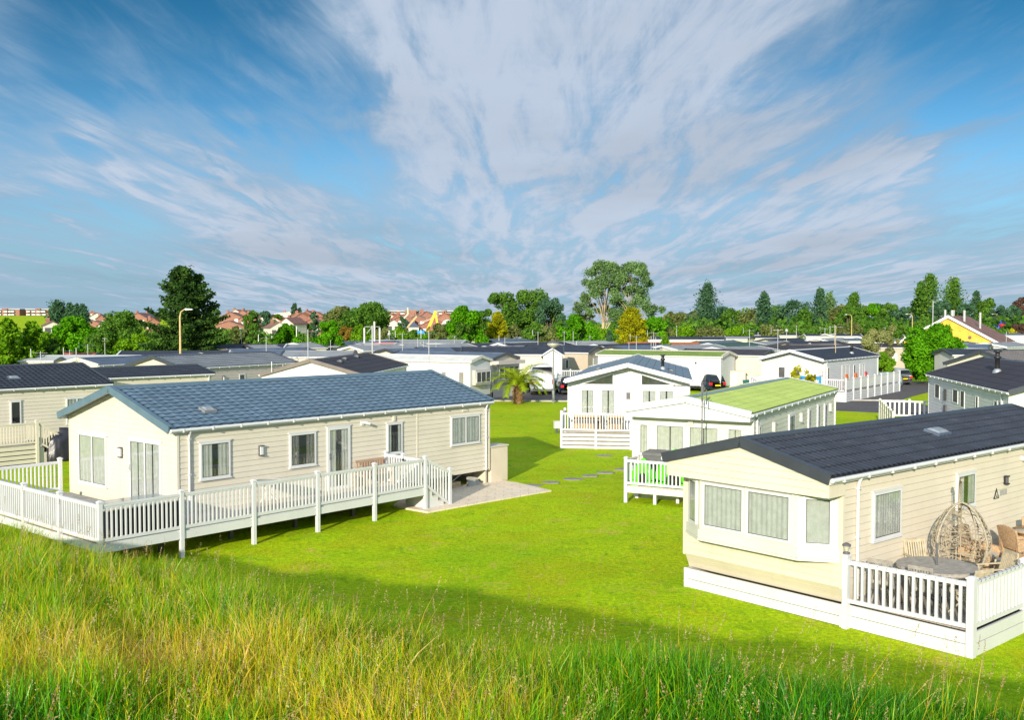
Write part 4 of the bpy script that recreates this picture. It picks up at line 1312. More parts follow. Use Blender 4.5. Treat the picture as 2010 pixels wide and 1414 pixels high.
mb = MB(); Dd.pb(mb, 'f', 2.98, 3.06, .0, .024, .6, 3.95); mb.build('joint_strip', WHITEW, Dd.root)
Dd.flue(3.4, 1.5, 0, .8, .08); Dd.vent(3.0, .9, 0, .5, .3, BLACK); Dd.vent(1.8, 1.4, 1, .5, .3, BLACK)
t = thing('veranda_deck', 'white deck with slatted base before the glazed gable lodge', 'deck', (Dd.X, Dd.Y, 0), PI / 2 - Dd.th)
D4 = t
boards_floor(D4, -1.65, -.02, -.6, 6.15, .85, along='y')
mb = MB()
for i in range(4): mb.box(-1.74, -1.70, -.6, 6.2, .03 + .2 * i, .15 + .2 * i)
mb.box(-1.66, -1.64, -.6, 6.15, 0, .8, 1)
mb.build('skirt_board', [WHITER, STONE], D4)
fenceline(D4, [(-1.72, -.6), (-1.72, 2.8), (-1.72, 6.2), (-.1, 6.2)], .90, 1.78, 0, 1.9, .11, .05, sp=.13)
def inD(a, b, z=.85): return (Dd.X + a * Dd.u[0] + b * Dd.w[0], Dd.Y + a * Dd.u[1] + b * Dd.w[1], z)
for (a, b, w_, lb) in [(-.9, 5.0, 1.4, 'brown rattan sofa on the deck of the glazed gable lodge'), (-.9, 3.6, .7, 'brown rattan armchair beside the sofa on the slatted deck')]:
    t = thing('garden_sofa', lb, 'sofa', inD(a, b), PI / 2 - Dd.th)
    mb = MB(); mb.box(-.35, .35, -w_ / 2, w_ / 2, .02, .36); mb.box(.24, .35, -w_ / 2, w_ / 2, .36, .78); mb.build('frame', RATTAN, t)
    mb = MB(); mb.box(-.33, .23, -w_ / 2 + .08, w_ / 2 - .08, .363, .48); mb.build('cushion', GREYP, t)
# service pedestal in the grass
mx, my = at(1093, 851)
t = thing('service_pedestal', 'small white utility box on a short post left of the slatted deck', 'utility box', (mx, my, 0), .3)
mb = MB(); mb.box(-.06, .06, -.06, .06, -.02, .35); mb.build('post', GREYP, t)
mb = MB(); mb.box(-.15, .15, -.12, .12, .28, .66); mb.box(-.17, .17, -.14, .14, .662, .69); mb.build('box', WHITE, t)

# ================================================================== other near and middle lodges
def side_unit(name, label, cat, l, r, W, roof, wall, ze=3.1, rise=.55, trim=TRIMD, L=None, anchor='l', yaw=None, zb=.5, o1=.2, tile=None, board=0, **k):
    """the long side seen, given by the pixels of the left and right end of its eave"""
    a = at(*l, ze); b = at(*r, ze)
    th = math.atan2(b[0] - a[0], b[1] - a[1]) if yaw is None else math.radians(yaw)
    ln = L or math.hypot(b[0] - a[0], b[1] - a[1])
    if anchor == 'r': a = (b[0] - ln * math.sin(th), b[1] - ln * math.cos(th))
    return Bld(name, label, cat, a[0], a[1], th, ln, W, ze, ze + rise, zb, o1, .15, .1, roof, wall, trim, tile, board, **k)


PARK = 'caravans and lodges across the park'
# white-gabled lodge with brown-black roof just behind the blue roof
a = at(706, 739.5, 3.1)
E1 = Bld('holiday_lodge', 'white-gabled lodge with brown-black sheet roof rising right behind the blue tiled roof', 'holiday lodge',
         a[0], a[1], math.radians(5.5), 13.2, 5.75, 3.1, 4.05, .6, .15, .15, .1, R_BROWN, WHITEW, TRIMBR, tile=(.62, .012, 9.0, 0, 1), board=.2)
for (x, t_) in ((3.0, 2.0), (5.2, 2.3), (8.6, 2.4)): E1.vent(x, t_, 0, .45, .3, BLACK)
H1 = side_unit('static_caravan', 'dark-roofed caravan end showing between the charcoal lodge and the blue roof', 'static caravan', (207, 746), (415, 737), 3.8, R_DARK, CREAM, tile=(.36, .02, .25, .02, 4))
a_, z_ = H1.inv('r', 309, 744); b_, _ = H1.inv('r', 329, 744); H1.win('r', a_, b_, 1.6, 2.72, 2, simple=True)
H1.downpipe('r', H1.L - .2)
H2 = side_unit('static_caravan', 'long slate-roofed caravan with cream gable behind the charcoal lodge roof', 'static caravan', (195, 720), (427, 708), 3.8, R_SLATE, CREAMC, trim=CREAM)
H3 = side_unit('holiday_lodge', 'pinkish cream lodge with grey tiled roof beyond the left end of the blue roof', 'holiday lodge', (360, 726.5), (580, 714.5), 5.4, R_GREY, PINKW, rise=.85, tile=(.4, .02, .3, .02, 4), board=.2)
for (x0, x1, z0_, z1_, nm) in ((522, 531, 1.6, 2.5, 'window'), (469, 481, .7, 2.6, 'door')):
    a_, _ = H3.inv('r', x0, 735); b_, _ = H3.inv('r', x1, 735); H3.win('r', a_, b_, z0_, z1_, 1, DARKI2, simple=True, name=nm)
for px in (438,):
    a_, _ = H3.inv('r', px, 735); H3.walllight('r', a_, 2.35, .2, .35, BLACK); H3.walllight('r', a_, 1.75, .3, .2, BLACK)

# old white caravan
J = side_unit('static_caravan', 'old white caravan with weathered pale roof and open end windows left of the palm', 'static caravan', (800, 711), (923, 712.5), 3.05, R_WHITE, WHITEW, rise=.48, trim=CREAMC, L=10.5, anchor='r', yaw=119)
for (x0, x1, z0_, z1_) in ((866, 877, 1.35, 2.4), (900, 912, 1.35, 2.4), (824, 832, 1.6, 2.3)):
    a_, _ = J.inv('r', x0, 735); b_, _ = J.inv('r', x1, 735); J.win('r', a_, b_, z0_, z1_, 1, CURT3, simple=True)
mb = MB(); J.pb(mb, 'b', .35, 2.7, .0, .28, 1.35, 2.5); mb.build('bay', PINKW, J.root)
J.win('b', .45, 2.6, 1.5, 2.4, 3, DARKI2, simple=True, off=.28)
# lodge with the porch gable behind the palm
K = side_unit('static_caravan', 'caravan with dark roof and projecting shaded gable just behind the palm', 'static caravan', (800, 700), (966, 708), 4.0, R_SLATE, YELW, L=11, anchor='r', yaw=122, rise=.55, o1=.2)
mb = MB(); K.pb(mb, 'b', -.1, K.W + .1, .0, .7, 2.75, 3.05); K.pb(mb, 'b', .3, K.W - .3, .0, .35, 1.2, 2.75); mb.build('bay', PINKW, K.root)
K.win('b', .5, K.W - .5, 1.5, 2.6, 4, DARKI2, simple=True, off=.35)
mb = MB(); K.pb(mb, 'b', .05, K.W - .05, .02, .06, 0, .5); K.pb(mb, 'r', .05, K.L - .05, -.02, .03, 0, .5); mb.build('skirting', PINKW, K.root)
# long cream lodge with dormer
M = side_unit('holiday_lodge', 'cream lodge with a pointed grey dormer behind the white van', 'holiday lodge', (1008, 699), (1104, 698), 4.6, R_DARK, YELW, L=9.5, anchor='r', yaw=92, rise=.72)
a_, _ = M.inv('r', 1066, 720); b_, _ = M.inv('r', 1103, 720)
mb = MB(); m_ = (a_ + b_) / 2
mb.prism([(a_, .5), (b_, .5), (b_, 3.1), (m_, 3.6), (a_, 3.1)], -.9, -.005, axis='y'); mb.build('dormer', GREYW, M.root)  # grey cladding puts the dormer's shaded tone into its colour
mb = MB()
for (p, q) in (((a_ - .25, 2.98), (m_, 3.68)), ((b_ + .25, 2.98), (m_, 3.68))): mb.hexa([(p[0], -1.1, p[1]), (q[0], -1.1, q[1]), (q[0], 1.5, q[1]), (p[0], 1.5, p[1]), (p[0], -1.1, p[1] + .12), (q[0], -1.1, q[1] + .12), (q[0], 1.5, q[1] + .12), (p[0], 1.5, p[1] + .12)])
mb.build('dormer_roof', WHITEW, M.root)
M.win('r', a_ + .25, m_ - .1, 1.5, 2.7, 1, simple=True, off=.9); M.win('r', m_ + .1, b_ - .25, 1.5, 2.7, 1, simple=True, off=.9)
M2 = side_unit('holiday_lodge', 'tan lodge with one dark window and pinkish end right of the pointed dormer', 'holiday lodge', (1095, 694), (1154, 694.5), 4.6, R_DARK, TANW, L=8, anchor='r', yaw=120, rise=.72)
a2, _ = M2.inv('r', 1110, 720); b2, _ = M2.inv('r', 1117, 720); M2.win('r', a2, b2, 1.5, 2.5, 1, DARKI2, simple=True); M2.win('b', 1.2, 2.3, 1.2, 2.6, 1, simple=True)
MD = thing('veranda_deck', 'pale railed deck before the dormer lodge behind the white van', 'deck', (M.X, M.Y, 0), PI / 2 - M.th)
a3, _ = M.inv('r', 1087, 735); b3, _ = M.inv('r', 1150, 735)
boards_floor(MD, a3, b3, -2.2, -.95, .7); fenceline(MD, [(a3, -2.25), (b3, -2.25)], .75, 1.8, 0, 1.7, .12, sp=.16)
# green roofed white caravan
N = side_unit('static_caravan', 'white caravan with faded green roof behind the glazed gable lodge', 'static caravan', (1172, 701), (1415, 702.5), 3.8, R_GREEN2, WHITEW, L=12, anchor='r', yaw=121, trim=CREAM, rise=.48, tile=(.4, .02, .3, .02, 4))
a_, _ = N.inv('r', 1394, 720); b_, _ = N.inv('r', 1403, 720); N.win('r', a_, b_, 1.7, 2.5, 1, WHITEW, simple=True)
a_, _ = N.inv('r', 1366, 710); N.walllight('r', a_, 2.6, .12, .16, BLACK, BLACK)
N2 = side_unit('static_caravan', 'cream caravan with shaded pinkish end between the green roof and the white lodge', 'static caravan', (1440, 699), (1497, 700.5), 3.8, R_BROWN, YELW, L=8, anchor='r', yaw=122)
mb = MB(); N2.pb(mb, 'b', .0, N2.W, .003, .02, .5, 3.1); mb.build('end_panel', PINKW, N2.root); N2.win('b', 2.3, 3.3, .8, 2.6, 1, simple=True, off=.02)  # pinkish panel paints the end's shaded tone over the cream wall
t = thing('garden_shed', 'low cream shed with pinkish door behind the navy estate car', 'shed', (*at(1441, 768), 0), math.radians(-6))
mb = MB(); mb.box(-1.0, 1.0, 0, 1.6, 0, 1.75); mb.build('body', CREAMC, t)
mb = MB(); mb.box(.25, .95, -.04, -.003, .1, 1.6); mb.build('door', PINKW, t)
mb = MB(); mb.box(-1.08, 1.08, -.1, 1.7, 1.753, 1.82); mb.build('roof', CREAM, t)
t = thing('wheeled_bin', 'dark teal wheeled bin beside the cream shed', 'bin', (*at(1463, 768), 0), 0)
mb = MB(); mb.hexa([(-.22, -.25, .08), (.22, -.25, .08), (.22, .25, .08), (-.22, .25, .08), (-.28, -.32, .95), (.28, -.32, .95), (.28, .32, .95), (-.28, .32, .95)]); mb.build('body', pm('teal_plastic', (.01, .10, .10), .5), t)
mb = MB(); mb.box(-.31, .31, -.36, .34, .953, 1.02); mb.build('lid', pm('teal_plastic', (0, 0, 0)), t)

# white lodge with long deck
ax, ay = at(1620, 709.5, 3.1)
Pp = Bld('holiday_lodge', 'white lodge with dark roof and long white-railed deck beside the driveway', 'holiday lodge', ax, ay, math.radians(36), 14.5, 5.3, 3.1, 3.95, .7, .75, .15, .1,
         R_DARK, GREYW, WHITEW, board=.2, tile=(.6, .012, 9.0, 0, 1))
mb = MB(); Pp.pb(mb, 'f', .0, Pp.W, .02, .04, .7, 3.1); mb.build('front_panel', CREAMC, Pp.root)
for (u0, u1) in ((4.3, 5.0), (3.25, 3.9), (2.0, 2.65), (.95, 1.6)): Pp.win('f', u0, u1, 1.5 if u0 in (4.3, .95) else .85, 2.6, 1, DARKI2 if u0 in (3.25, 2.0) else WHITEW, simple=True, off=.04)
Pp.walllight('f', .3, 2.1, .28, .4, pm('brown_lamp', (.25, .13, .05), .5), WHITE)
for (x0, x1, z0_, z1_, nm) in ((1624, 1628, 1.2, 2.6, 'window'), (1652, 1667, .8, 2.65, 'patio_door'), (1675, 1679, 1.2, 2.6, 'window'), (1687, 1697, 1.2, 2.6, 'window')):
    a_, _ = Pp.inv('r', x0, 720); b_, _ = Pp.inv('r', x1, 720); Pp.win('r', a_, b_, z0_, z1_, 2 if x1 - x0 > 8 else 1, DARKI2 if x1 - x0 < 5 else CURT, simple=True, name=nm)
Pp.downpipe('r', .2); Pp.downpipe('r', 14.2); Pp.flue(9.5, 1.0, 0, .8, .1)
PD = thing('veranda_deck', 'long white boarded deck with railing beside the dark driveway', 'deck', (Pp.X, Pp.Y, 0), PI / 2 - Pp.th)
boards_floor(PD, -1.6, 13.6, -2.1, -.03, .8)
mb = MB()
for i in range(4): mb.box(-1.65, 13.6, -2.18, -2.15, .02 + .19 * i, .19 + .19 * i); mb.box(-1.68, -1.65, -2.15, 5.6, .02 + .19 * i, .19 + .19 * i)
mb.build('skirt_board', WHITER, PD)
# solid white side screens between posts, open railing in front
mb = MB()
for i in range(8): mb.box(-1.6 + i * 1.9 + .06, -1.6 + (i + 1) * 1.9 - .06, -2.17, -2.14, .95, 1.72)
mb.build('screen', WHITE, PD)
for i in range(9): post(PD, -1.6 + i * 1.9, -2.17, 0, 1.84, .12)
mb = MB(); mb.box(-1.55, 13.55, -2.2, -2.12, 1.74, 1.80); mb.build('handrail', WHITER, PD)
fenceline(PD, [(-1.67, -2.1), (-1.67, 5.6), (-.1, 5.6)], .85, 1.78, 0, 1.9, .12, skipfirst=True, sp=.17)
def inP(a, b, z=.8): return (Pp.X + a * Pp.u[0] + b * Pp.w[0], Pp.Y + a * Pp.u[1] + b * Pp.w[1], z)
t = thing('folding_table', 'bright blue table frame leaning at the front railing of the long deck', 'table', inP(-1.95, .6, .55), PI / 2 - Pp.th)
mb = MB(); mb.box(-.03, .03, -.95, .95, 1.15, 1.42); mb.build('tabletop', BLUEP, t)
for y in (-.85, .85): mb = MB(); mb.box(-.03, .03, y - .1, y + .1, -.5, 1.15); mb.build('leg', BLUEP, t)
for (a_, b_, lb, mt) in ((2.2, -1.4, 'orange cushion chair on the long white deck nearest the railing corner', pm('orange_fabric', (.55, .13, .02), .8)), (4.6, -1.4, 'small orange-brown chair farther along the long white deck', pm('orange_fabric', (0, 0, 0))), (7.4, -1.4, 'red chair on the long white deck farthest from the corner', pm('red_fabric', (.45, .05, .05), .8))):
    t = thing('deck_chair', lb, 'chair', inP(a_, b_), PI / 2 - Pp.th)
    mb = MB(); mb.box(-.3, .3, -.3, .3, .35, .5); mb.build('seat', mt, t)
    mb = MB(); mb.bar((0, .25, .45), (0, .4, 1.2), .5, .08, up=(0, 1, 0)); mb.build('backrest', mt, t)
    for x in (-.26, .26):
        for y in (-.26, .26): mb = MB(); mb.box(x - .02, x + .02, y - .02, y + .02, 0, .35); mb.build('leg', GREYP, t)

# right lodge, the shaded tone of its side painted grey
p0 = at(1824, 738.5, 3.1); p1 = at(1981, 774, 3.1)
Fth = math.atan2(p1[0] - p0[0], p1[1] - p0[1]); FL = math.hypot(p1[0] - p0[0], p1[1] - p0[1])
F = Bld('holiday_lodge', 'grey-sided lodge with dark roof and black flue at the right edge', 'holiday lodge', p0[0], p0[1], Fth, FL, 6.1, 3.1, 4.2, .55, .12, .35, .12, R_BROWN, GREYW, TRIMD, tile=(.55, .012, 9.0, 0, 1), board=.18)
mb = MB(); F.pb(mb, 'b', -.01, F.W, .02, .045, .55, 3.05); mb.build('end_panel', CREAMC, F.root)  # cream end over grey walls: lit and shaded sides put into the colour
for (x0, x1, ya, yb, nm) in ((1836, 1845, 752, 785, 'window'), (1871, 1881, 762, 794, 'window'), (1886, 1894, 765, 803, 'door'), (1916, 1921, 776, 806, 'window'), (1952, 1959, 785, 812, 'window'), (1962, 1969, 786, 812, 'window')):
    a_, z1_ = F.inv('r', x0, ya); b_, z0_ = F.inv('r', x1, yb)
    F.win('r', a_, b_, max(z0_, .7), min(z1_, 2.8), 1, DARKI2, simple=True, name=nm)
a_, _ = F.inv('r', 1857, 765); F.walllight('r', a_, 2.3, .35, .6, BLACK, BLACK); F.walllight('r', a_ + .1, 1.55, .6, .35, GREYP, GREYP)
F.downpipe('r', FL - .9); F.flue(FL * .52, 1.7, 0, 1.1, .11); F.vent(FL * .66, 2.5, 0, .9, .5, R_SLATE)
mb = MB(); F.pb(mb, 'r', .05, FL - .05, -.05, -.02, 0, .56); mb.build('skirting', GREYW, F.root)
q0 = at(1727, 828)
FD = thing('fenced_deck', 'low deck with white picket rails and grey side screen before the grey-sided lodge', 'deck', (q0[0] - .3, q0[1] - .8, 0), -.28)
boards_floor(FD, .05, 3.1, -9.0, -.05, .35)
fenceline(FD, [(0, 0), (3.4, 0)], .45, 1.4, 0, 1.7, .12, sp=.26, bw=.10)
mb = MB()
for i in range(6): mb.box(-.02, .02, -1.42 - i * 1.5, -.08 - i * 1.5, .35, 1.38)
mb.build('screen', GREYW, FD)
for i in range(1, 7): post(FD, 0, -i * 1.5, 0, 1.45, .12, CREAM)
mb = MB(); mb.box(-.04, .04, -9, -.07, 1.385, 1.43); mb.build('handrail', CREAM, FD)
mb = MB(); mb.box(-.02, .02, -9, -.07, 0, .34); mb.build('skirt_board', GREYW, FD)

p0 = at(1931, 689, 4.2)
Q = Bld('holiday_lodge', 'lodge with light-ribbed grey roof and pale shaded gable behind the grey-sided lodge', 'holiday lodge', p0[0] + 3 * math.cos(math.radians(62)), p0[1] - 3 * math.sin(math.radians(62)), math.radians(62), 15, 6, 3.1, 4.2, .6, .3, .1, .12, R_TAN, CREAMC, TRIMD, tile=(.4, .02, .3, .02, 4))
Q.vent(5.0, 1.8, 0, 1.1, .5, WHITE)

# ------------------------------------------------------------------ park rows beyond: px, py of the near eave corner, which end it is, heading, length, width ...
rr = random.Random(11)
def unit(px, py, anchor, yaw, L, W, roof, wall, label, rise=.62, trim=None, ze=3.1, gable=True, nm='static_caravan'):
    rise = min(rise * .74, .56); roof = R_MID if (roof in (R_GREY, R_DARK) and rr.random() < .38) else roof
    yaw = 42 + (yaw - 60) * .3 if anchor == 'l' else (122 if yaw >= 104 else yaw + 3)
    X, Y = at(px, py, ze); th = math.radians(yaw)
    if anchor == 'r': X -= L * math.sin(th); Y -= L * math.cos(th)
    trim = trim or (WHITE if rr.random() < .45 else TRIMD)
    b = Bld(nm, label, 'holiday lodge' if nm == 'holiday_lodge' else 'static caravan', X, Y, th, L, W, ze, ze + rise, .5, .25, .15, .1, roof, wall, trim, group=PARK)
    n = rr.choice((3, 4)); k = 1.0
    while k < L - 1.6:
        wd = rr.uniform(.6, 1.2); dr = rr.random() < .2
        b.win('r', k, k + wd, .7 if dr else 1.5, 2.5, 1, rr.choice((DARKI2, CURT, CURT2)), simple=True, name='door' if dr else 'window'); k += wd + rr.uniform(1.4, 2.6)
    sd_ = 'f' if anchor == 'l' else 'b'
    if gable: b.win(sd_, .5, W - .5, 1.3, 2.4, 3, rr.choice((DARKI2, CURT)), simple=True)
    return b


UN = [
 # left part
 (140, 716, 'l', 88, 9, 3.4, R_LIGHT, CREAMC, 'pale grey roofed caravan just past the ridge of the charcoal lodge'),
 (262, 711, 'r', 88, 9, 3.4, R_LIGHT, CREAMC, 'pale roofed caravan in front of the bright green shrubs on the left'),
 (173, 706, 'r', 92, 5, 3, R_RED, TANW, 'small red-roofed cabin among the left hedge trees'),
 (472.6, 699, 'l', 60, 9, 4.6, R_SLATE, CREAMC, 'cream gabled caravan with brown edge below the tall cypress', .75, TRIMBR),
 (444, 703, 'r', 78, 9, 4, R_DARK, BLACKW, 'black-edged dark roof in the shade right under the cypress', .8),
 (566, 699.5, 'r', 112, 9, 3.7, R_SLATE, CREAMC, 'caravan with red roof edging and red-trimmed gable', .62, TRIMR),
 (500, 687, 'l', 95, 9, 4, R_GREY, CREAM, 'low grey-roofed caravan behind the one with a brown edge'),
 (555, 686, 'r', 84, 10, 4, R_DARK, YELW, 'dark hip-roofed cream caravan left of the round green trees', .8),
 (607, 683.5, 'l', 38, 9, 5.2, R_GREY, BLACKW, 'black-fronted chalet with white barge boards between two round trees', 1.1, WHITE, 'lodge'),
 (690, 703, 'r', 84, 6, 4.4, R_DARK, YELW, 'long hipped-looking dark roof caravan with framed dormer behind the brown-black roof', .8),
 (706, 689.5, 'l', 70, 11, 4.6, R_GREY, CREAM, 'grey-roofed caravan with cream gable and small flue', .8, TRIMD, 'lodge'),
 (690, 679, 'l', 65, 9, 4, R_SLATE, CREAMC, 'small black-gabled grey roof half behind the right round tree', .7, TRIMD),
 (628, 681, 'l', 88, 6, 4, R_GREY, YELW, 'grey roof with butter wall between the two round trees', .7),
 # middle
 (790, 698.5, 'l', 80, 14, 5.0, R_SLATE, CREAM, 'slate-roofed lodge with cream gable left of the old white caravan', .9, TRIMD, 'lodge'),
 (716, 691, 'l', 84, 9, 5, R_DARK, CREAM, 'dark long roof running behind the mobile phone mast', .7),
 (815, 688, 'l', 86, 9, 4.6, R_GREY, CREAM, 'grey roof in the middle rows with tiny cream gable', .8),
 (770, 688.5, 'l', 70, 5, 4, R_SLATE, YELW, 'small caravan whose cream triangle gable peeps over the middle roofs', .62, WHITE),
 (960, 696, 'r', 100, 8, 4.6, R_DARK, CREAM, 'dark roof directly behind the pale weathered one', .8),
 (905, 684, 'l', 72, 10, 4, R_SLATE, WHITEW, 'bluish roof with small white gable in the middle rows', .62, WHITE),
 (888, 683.5, 'l', 74, 9, 3.6, R_GREY, WHITEW, 'grey roof with the smaller of two side-by-side white gables', .62, WHITE),
 (820, 681, 'r', 92, 10, 4, R_DARK, WHITEW, 'dark roof with white eave line left of the middle aerials'),
 (800, 675, 'r', 96, 8, 3.8, R_LIGHT, CREAMC, 'pale roofed caravan in the far middle row below the orange ride arm'),
 (768, 681, 'r', 100, 8, 3.8, pm('faded_pink_roof', (.48, .22, .2), .7), CREAMC, 'pink-edged low caravan right of the phone mast'),
 (893, 669, 'r', 92, 12, 4, R_GREY, TANW, 'far grey ribbed roof left of the big leafy tree'),
 (905, 676, 'r', 100, 10, 4.4, R_DARK, TANW, 'black-roofed caravan left of the big leafy tree', .8),
 (973, 674, 'l', 88, 9, 4.6, R_SLATE, BLACKW, 'dark blue-roofed chalet with black gable right of the big leafy tree', 1.1, TRIMD, 'lodge'),
 (1005, 684, 'l', 66, 12, 4.2, R_DARK, WHITEW, 'dark roof with white-barged gable above the palm', .75, WHITE),
 (980, 689.5, 'l', 70, 12, 4.2, R_GREY, YELW, 'grey roof with small butter-coloured gable above the palm', .62),
 (1016, 668, 'r', 104, 12, 4.4, R_DARK, TANW, 'far dark roof with brown shaded gable below the yellow-green tree', .8),
 (1074, 684, 'r', 96, 10, 4.4, R_DARK, CREAM, 'plain dark roof behind the dormer lodge to the left', .7),
 (1108, 680, 'l', 76, 12, 5, R_DARK, PINKW, 'dark-roofed lodge with cream overhanging gable behind the old street lamp', .95, TRIMD, 'lodge'),
 (1199, 687.5, 'l', 72, 12, 4.6, R_DARK, CREAMC, 'dark roof with broad white barge boards left of the green roof', .9, WHITE),
 (1234, 691, 'l', 82, 9, 4.6, R_SLATE, CREAMC, 'slate roof with cream gable directly above the green roof', .8),
 (1270, 680, 'r', 92, 9, 4.4, R_DARK, CREAM, 'dark roof with white eave below the golden conifer', .7, WHITE),
 (1178, 668, 'r', 95, 4, 3.2, R_SLATE, CREAMC, 'tiny blue-roofed hut left of the golden conifer'),
 # right of middle
 (1372, 682, 'r', 96, 9, 4.6, R_ORANGE, CREAMC, 'orange-roofed caravan right of the golden conifer', .8, TRIMD),
 (1332, 690, 'l', 86, 9, 4.6, R_DARK, CREAM, 'dark roof with low cream gable behind the right half of the green roof', .75),
 (1420, 668.5, 'r', 102, 14, 4.4, R_DARK, WHITEW, 'long white caravan with dark roof and grey end in the far right rows', .9),
 (1398, 679, 'l', 64, 9, 4.6, R_SLATE, CREAMC, 'slate roof with cream gable behind the dark green roof', .8, TRIMD),
 (1427, 684.5, 'l', 78, 9, 5.2, R_DGREEN, CREAMC, 'dark green roofed lodge with tiny pointed dormer', .95, WHITE, 'lodge'),
 (1440, 693.5, 'l', 82, 8, 5, R_DARK, CREAM, 'dark roof immediately above the cream caravan with shaded end', .7),
 (1467, 667, 'r', 106, 9, 3.8, R_DARK, YELW, 'cream caravan with pinkish end gable left in the far right row'),
 (1530, 665, 'r', 97, 10, 3.8, R_DARK, YELW, 'cream caravan behind the wide cream gable in the far right row'),
 (1529, 673, 'l', 68, 10, 4.4, R_DARK, CREAMC, 'wide cream gable with grey side in the far right rows', .8),
 (1506, 680, 'l', 58, 9, 4, R_GREY, WHITEW, 'white gabled caravan with brown-grey roof beside the dark green roof', .7),
 (1564, 659.5, 'r', 104, 12, 3.8, R_DARK, YELW, 'cream caravan whose pink end gable stands at the row centre', .8),
 (1602, 658.5, 'r', 95, 8, 3.8, R_DARK, YELW, 'cream caravan right of the pink end gable'),
 (1638, 661, 'l', 66, 9, 4.2, R_DARK, CREAMC, 'big pale gable at the middle of the far right row', .9, WHITE),
 (1629, 672, 'l', 62, 9, 4.4, R_DARK, PINKW, 'peach gable with dark roof before the big pale gable', .8, WHITE),
 (1573, 681, 'l', 80, 12, 4.4, R_DARK, TANW, 'black-trimmed tan chalet with wide end window behind the long deck lodge', .9, TRIMD, 'lodge'),
 (1582, 688, 'l', 86, 10, 4.6, R_TAN, TANW, 'tan-grey roof right behind the long deck lodge', .8),
 (1695, 690, 'r', 92, 10, 5, R_BROWN, CREAM, 'brown-black roof directly above the long deck lodge roof', 1.1),
 (1692, 661, 'r', 92, 12, 4, R_DARK, CREAMC, 'white caravan with two small windows left of the sage shrubs', .7),
 (1704, 667, 'l', 60, 8, 4, R_DARK, pm('mint_cladding', (.55, .66, .5), .6, .05), 'pale mint gable half behind the sage shrubs', .7, WHITE),
 (1707, 651.5, 'r', 92, 20, 5, R_GREY, CREAM, 'farthest grey roof before the wood on the right'),
 (1600, 652, 'r', 90, 24, 5, R_DARK, CREAM, 'farthest dark roof left of the farthest grey one'),
 (1775, 671, 'r', 92, 9, 4, R_SLATE, WHITEW, 'white caravan with slate roof left of the vivid green tree'),
 (1800, 684, 'r', 92, 12, 4.2, R_BROWN, TANW, 'tan caravan wall behind the shrub and the vivid green tree', .7),
 (1920, 681, 'l', 60, 10, 6, R_SLATE, CREAMC, 'slate roof with white barge under the orange brick gable', 1.0, WHITE, 'lodge'),
 (1938, 686, 'r', 128, 6, 4, R_SLATE, WHITEW, 'small white-ended caravan at the foot of the orange brick gable', .7),
 (1992, 699, 'r', 90, 5.5, 5, R_DARK, CREAMC, 'slate ribbed roof with cream strip behind the ribbed grey roof', .9),
 (2015, 659.5, 'r', 90, 28, 5.5, R_SLATE, CREAMC, 'long cream caravan with blue-grey roof at the far right edge', .8),
 (1976, 683.5, 'l', 75, 9, 5, R_DARK, WHITEW, 'white gable at the right edge below the long cream caravan', 1.0),
]
for q in UN:
    q = list(q); lodge = 'lodge' in q[9:]; q = [v for v in q if v != 'lodge']
    rise = q[9] if len(q) > 9 else .62; trim = q[10] if len(q) > 10 else None
    unit(*q[:9], rise=rise, trim=trim, nm='holiday_lodge' if lodge else 'static_caravan')

# ------------------------------------------------------------------ orange brick hall
hx, hy = at(1963.5, 683, 0)
hy = 132.0; hx = (1962 - 1005) / FPX * hy
t = thing('brick_hall', 'tall orange brick gabled hall with tiled roof and pale masts behind the vivid green tree', 'building', (hx, hy, 0), math.radians(-31))
mb = MB(); mb.prism([(-12.6, 0), (0, 0), (0, 3.4), (-6.3, 7.0), (-12.6, 3.4)], 0, 22, axis='y'); mb.build('wall', OBRICK, t)
mb = MB()
for sg in (-1, 1):
    xa = -6.3 + sg * 6.9; mb.hexa([(xa, -.3, 3.05), (-6.3, -.3, 7.0), (-6.3, 22, 7.0), (xa, 22, 3.05), (xa, -.3, 3.2), (-6.3, -.3, 7.17), (-6.3, 22, 7.17), (xa, 22, 3.2)])
mb.build('roof', R_TERR, t)
mb = MB()
for sg in (-1, 1):
    xa = -6.3 + sg * 6.95; mb.hexa([(xa, -.42, 2.85), (-6.3, -.42, 6.8), (-6.3, -.32, 6.8), (xa, -.32, 2.85), (xa, -.42, 3.2), (-6.3, -.42, 7.2), (-6.3, -.32, 7.2), (xa, -.32, 3.2)])
mb.build('barge_board', WHITE, t)
mb = MB(); mb.tube([(-3.6, -.08, 4.2), (-3.6, -.01, 4.2)], .22, 16); mb.build('round_vent', R_TERR, t)
for (x, y, z0_, z1_, r, lb) in ((-7.5, 6, 5.5, 8.0, .16, 1), (-6.9, 10, 6.0, 8.0, .14, 1), (-6.2, 3, 6.6, 7.9, .2, 1), (-4.9, 5, 5.8, 7.9, .17, 1), (-3.2, 8, 4.5, 7.6, .15, 1), (-9.4, 8, 4, 9.3, .06, 1)):
    mb = MB(); mb.tube([(x, y, z0_), (x, y, z1_)], r, 8); mb.build('mast', POLEW, t)

